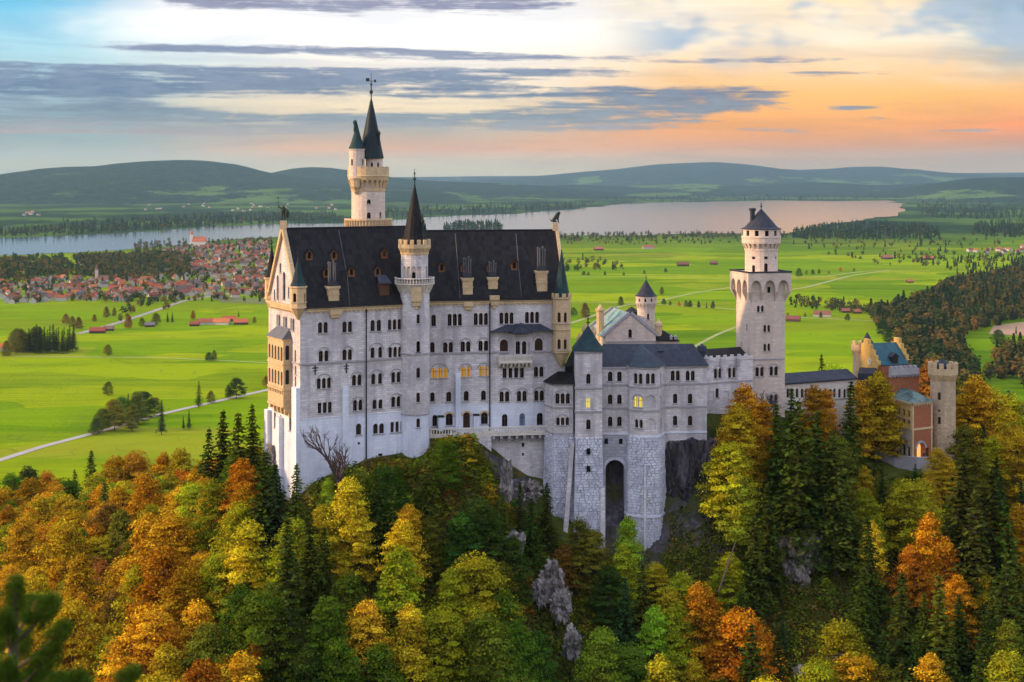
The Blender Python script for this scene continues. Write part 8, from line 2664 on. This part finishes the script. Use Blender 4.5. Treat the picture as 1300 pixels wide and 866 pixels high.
MAT['skin'] = flat('skin', (.45, .26, .18), .6)
m, T, b, out = new_mat('jacket cloth'); oi = T.n('ShaderNodeObjectInfo'); T.link(oi.outputs['Color'], b.inputs['Base Color']); MAT['jacket'] = m
MAT['trousers'] = flat('dark trousers', (.03, .03, .04), .9)
MAT['hair'] = flat('dark hair', (.03, .02, .015), .7)
PM = {'stand': person_mesh('stand'), 'sit': person_mesh('sit')}
FZ = C(-58.0)
for px, Y, pose, c_, rz, lab in [(1136, 309.6, 'stand', (.03, .04, .08), .2, 'person in dark blue jacket standing at the forecourt parapet'), (1139.5, 309.4, 'stand', (.02, .02, .02), -.4, 'person in black standing second at the forecourt parapet'), (1143, 309.9, 'stand', (.10, .04, .04), .8, 'person in dark red jacket at the forecourt parapet'), (1133, 311, 'stand', (.05, .05, .06), 2.2, 'person in grey jacket farther back on the forecourt'),
                              (1151, 311.2, 'stand', (.3, .3, .32), 1.2, 'person in pale jacket walking in the middle of the forecourt'), (1173, 307.2, 'stand', (.04, .05, .03), 0.1, 'person in dark olive jacket in front of the lit doorway')]:
    q = G(px, Y); o = bpy.data.objects.new('person', PM[pose]); COL.objects.link(o); o.location = (q.x, q.y, FZ); o.rotation_euler = (0, 0, rz); o.color = (*c_, 1); tag(o, lab, 'person', 'visitors on the forecourt')
for px, c_, rz, lab in [(1236, (.3, .05, .05), .1, 'person in red jacket on the viewing platform'), (1240.5, (.03, .03, .04), -.3, 'person in black jacket on the viewing platform'), (1245.5, (.5, .5, .5), .4, 'person in white jacket on the viewing platform')]:
    q = G(px, 330); o = bpy.data.objects.new('person', PM['stand']); COL.objects.link(o); o.location = (q.x, q.y, ZZ(557, 330)); o.rotation_euler = (0, 0, rz); o.color = (*c_, 1); tag(o, lab, 'person', 'visitors on the viewing platform')

# ================================================================== PINE in front of the lens, out of focus
Yp = 7.5; kp = Yp / F
b0 = P(16, 800, Yp); gzp = gz(b0.x, Yp)
pine = root('pine_tree', 'blurred near pine top with green needle tufts at the lower left corner', 'pine tree', (b0.x, Yp, gzp))
top = P(20, 745, Yp)
mb = MB(); mb.smooth = True; mb.tube((b0.x - .05, Yp, gzp - .3), P(14, 880, Yp), .06, .035, 8); mb.tube(P(14, 880, Yp), top, .035, .012, 8); mb.build('trunk', MAT['bark'], pine)
NM = leaf_mat('pine needles', .2); 
tufts = [(20, 752, .0, 30), (58, 772, -.1, 34), (38, 770, .15, 26), (78, 800, -.2, 26), (6, 790, -.1, 30), (62, 832, -.15, 34), (30, 815, .2, 26), (95, 866, -.2, 30), (165, 858, -.25, 26), (8, 850, -.2, 34), (70, 875, 0, 34), (150, 880, -.1, 26), (40, 862, .1, 30)]
br = MB()
for px, py, dy, r_ in tufts:
    r_ *= .74
    c_ = P(px, py, Yp + dy)
    zs = P(14 if py > 780 else 17, py + 34 + abs(px - 14) * .30, Yp)
    mid = zs.lerp(c_, .55) - Vector((0, 0, .02))
    br.tube(zs, mid, .012, .009, 6); br.tube(mid, c_, .009, .006, 6)
    n = 1000
    ax = (c_ - mid).normalized()
    f = NR.random(n)
    d = unit(n) * .8 + np.array(ax) * .75; d /= np.linalg.norm(d, axis=1, keepdims=True)
    L = r_ * kp * NR.uniform(.45, 1.35, n)
    base_ = np.array(c_) + np.array(ax) * ((f - .8) * r_ * kp * 1.9)[:, None]
    cen = base_ + d * (L * .5)[:, None]
    side = np.cross(d, unit(n)); side /= np.linalg.norm(side, axis=1, keepdims=True)
    nrm = np.cross(d, side)
    off = np.array(BASE[pine.name])
    me = quads_mesh('needle_tuft', cen - off, nrm, L, np.clip(NR.normal(.45, .28, n), 0, 1), NM, .032, up=-side)
    o = bpy.data.objects.new('needle_tuft', me); COL.objects.link(o); o.parent = pine; o.color = (.075, .135, .016, 1)
br.build('branch', MAT['bark'], pine)
mb = MB(); q = P(46, 772, Yp - .06); mb.smooth = True; mb.lathe(q.x, q.y, [(.005, q.z - .035), (.022, q.z - .02), (.026, q.z), (.016, q.z + .025), (.003, q.z + .04)], 10); mb.build('cone', MAT['lucarne'], pine)

# ================================================================== HAZE: even air over the whole valley
mb = MB(); mb.box(-16000, 17000, -750, 29000, -31.5, 640)
hm = bpy.data.materials.new('haze air'); hm.use_nodes = True
T = NT(hm.node_tree); out = T.n('ShaderNodeOutputMaterial'); pv = T.n('ShaderNodeVolumePrincipled')
pv.inputs['Color'].default_value = (0.48, 0.74, 1.0, 1); pv.inputs['Density'].default_value = 1.8e-5; pv.inputs['Anisotropy'].default_value = 0.2
T.link(pv.outputs[0], out.inputs[1])
hz = mb.build('haze', hm); tag(hz, kind='stuff')
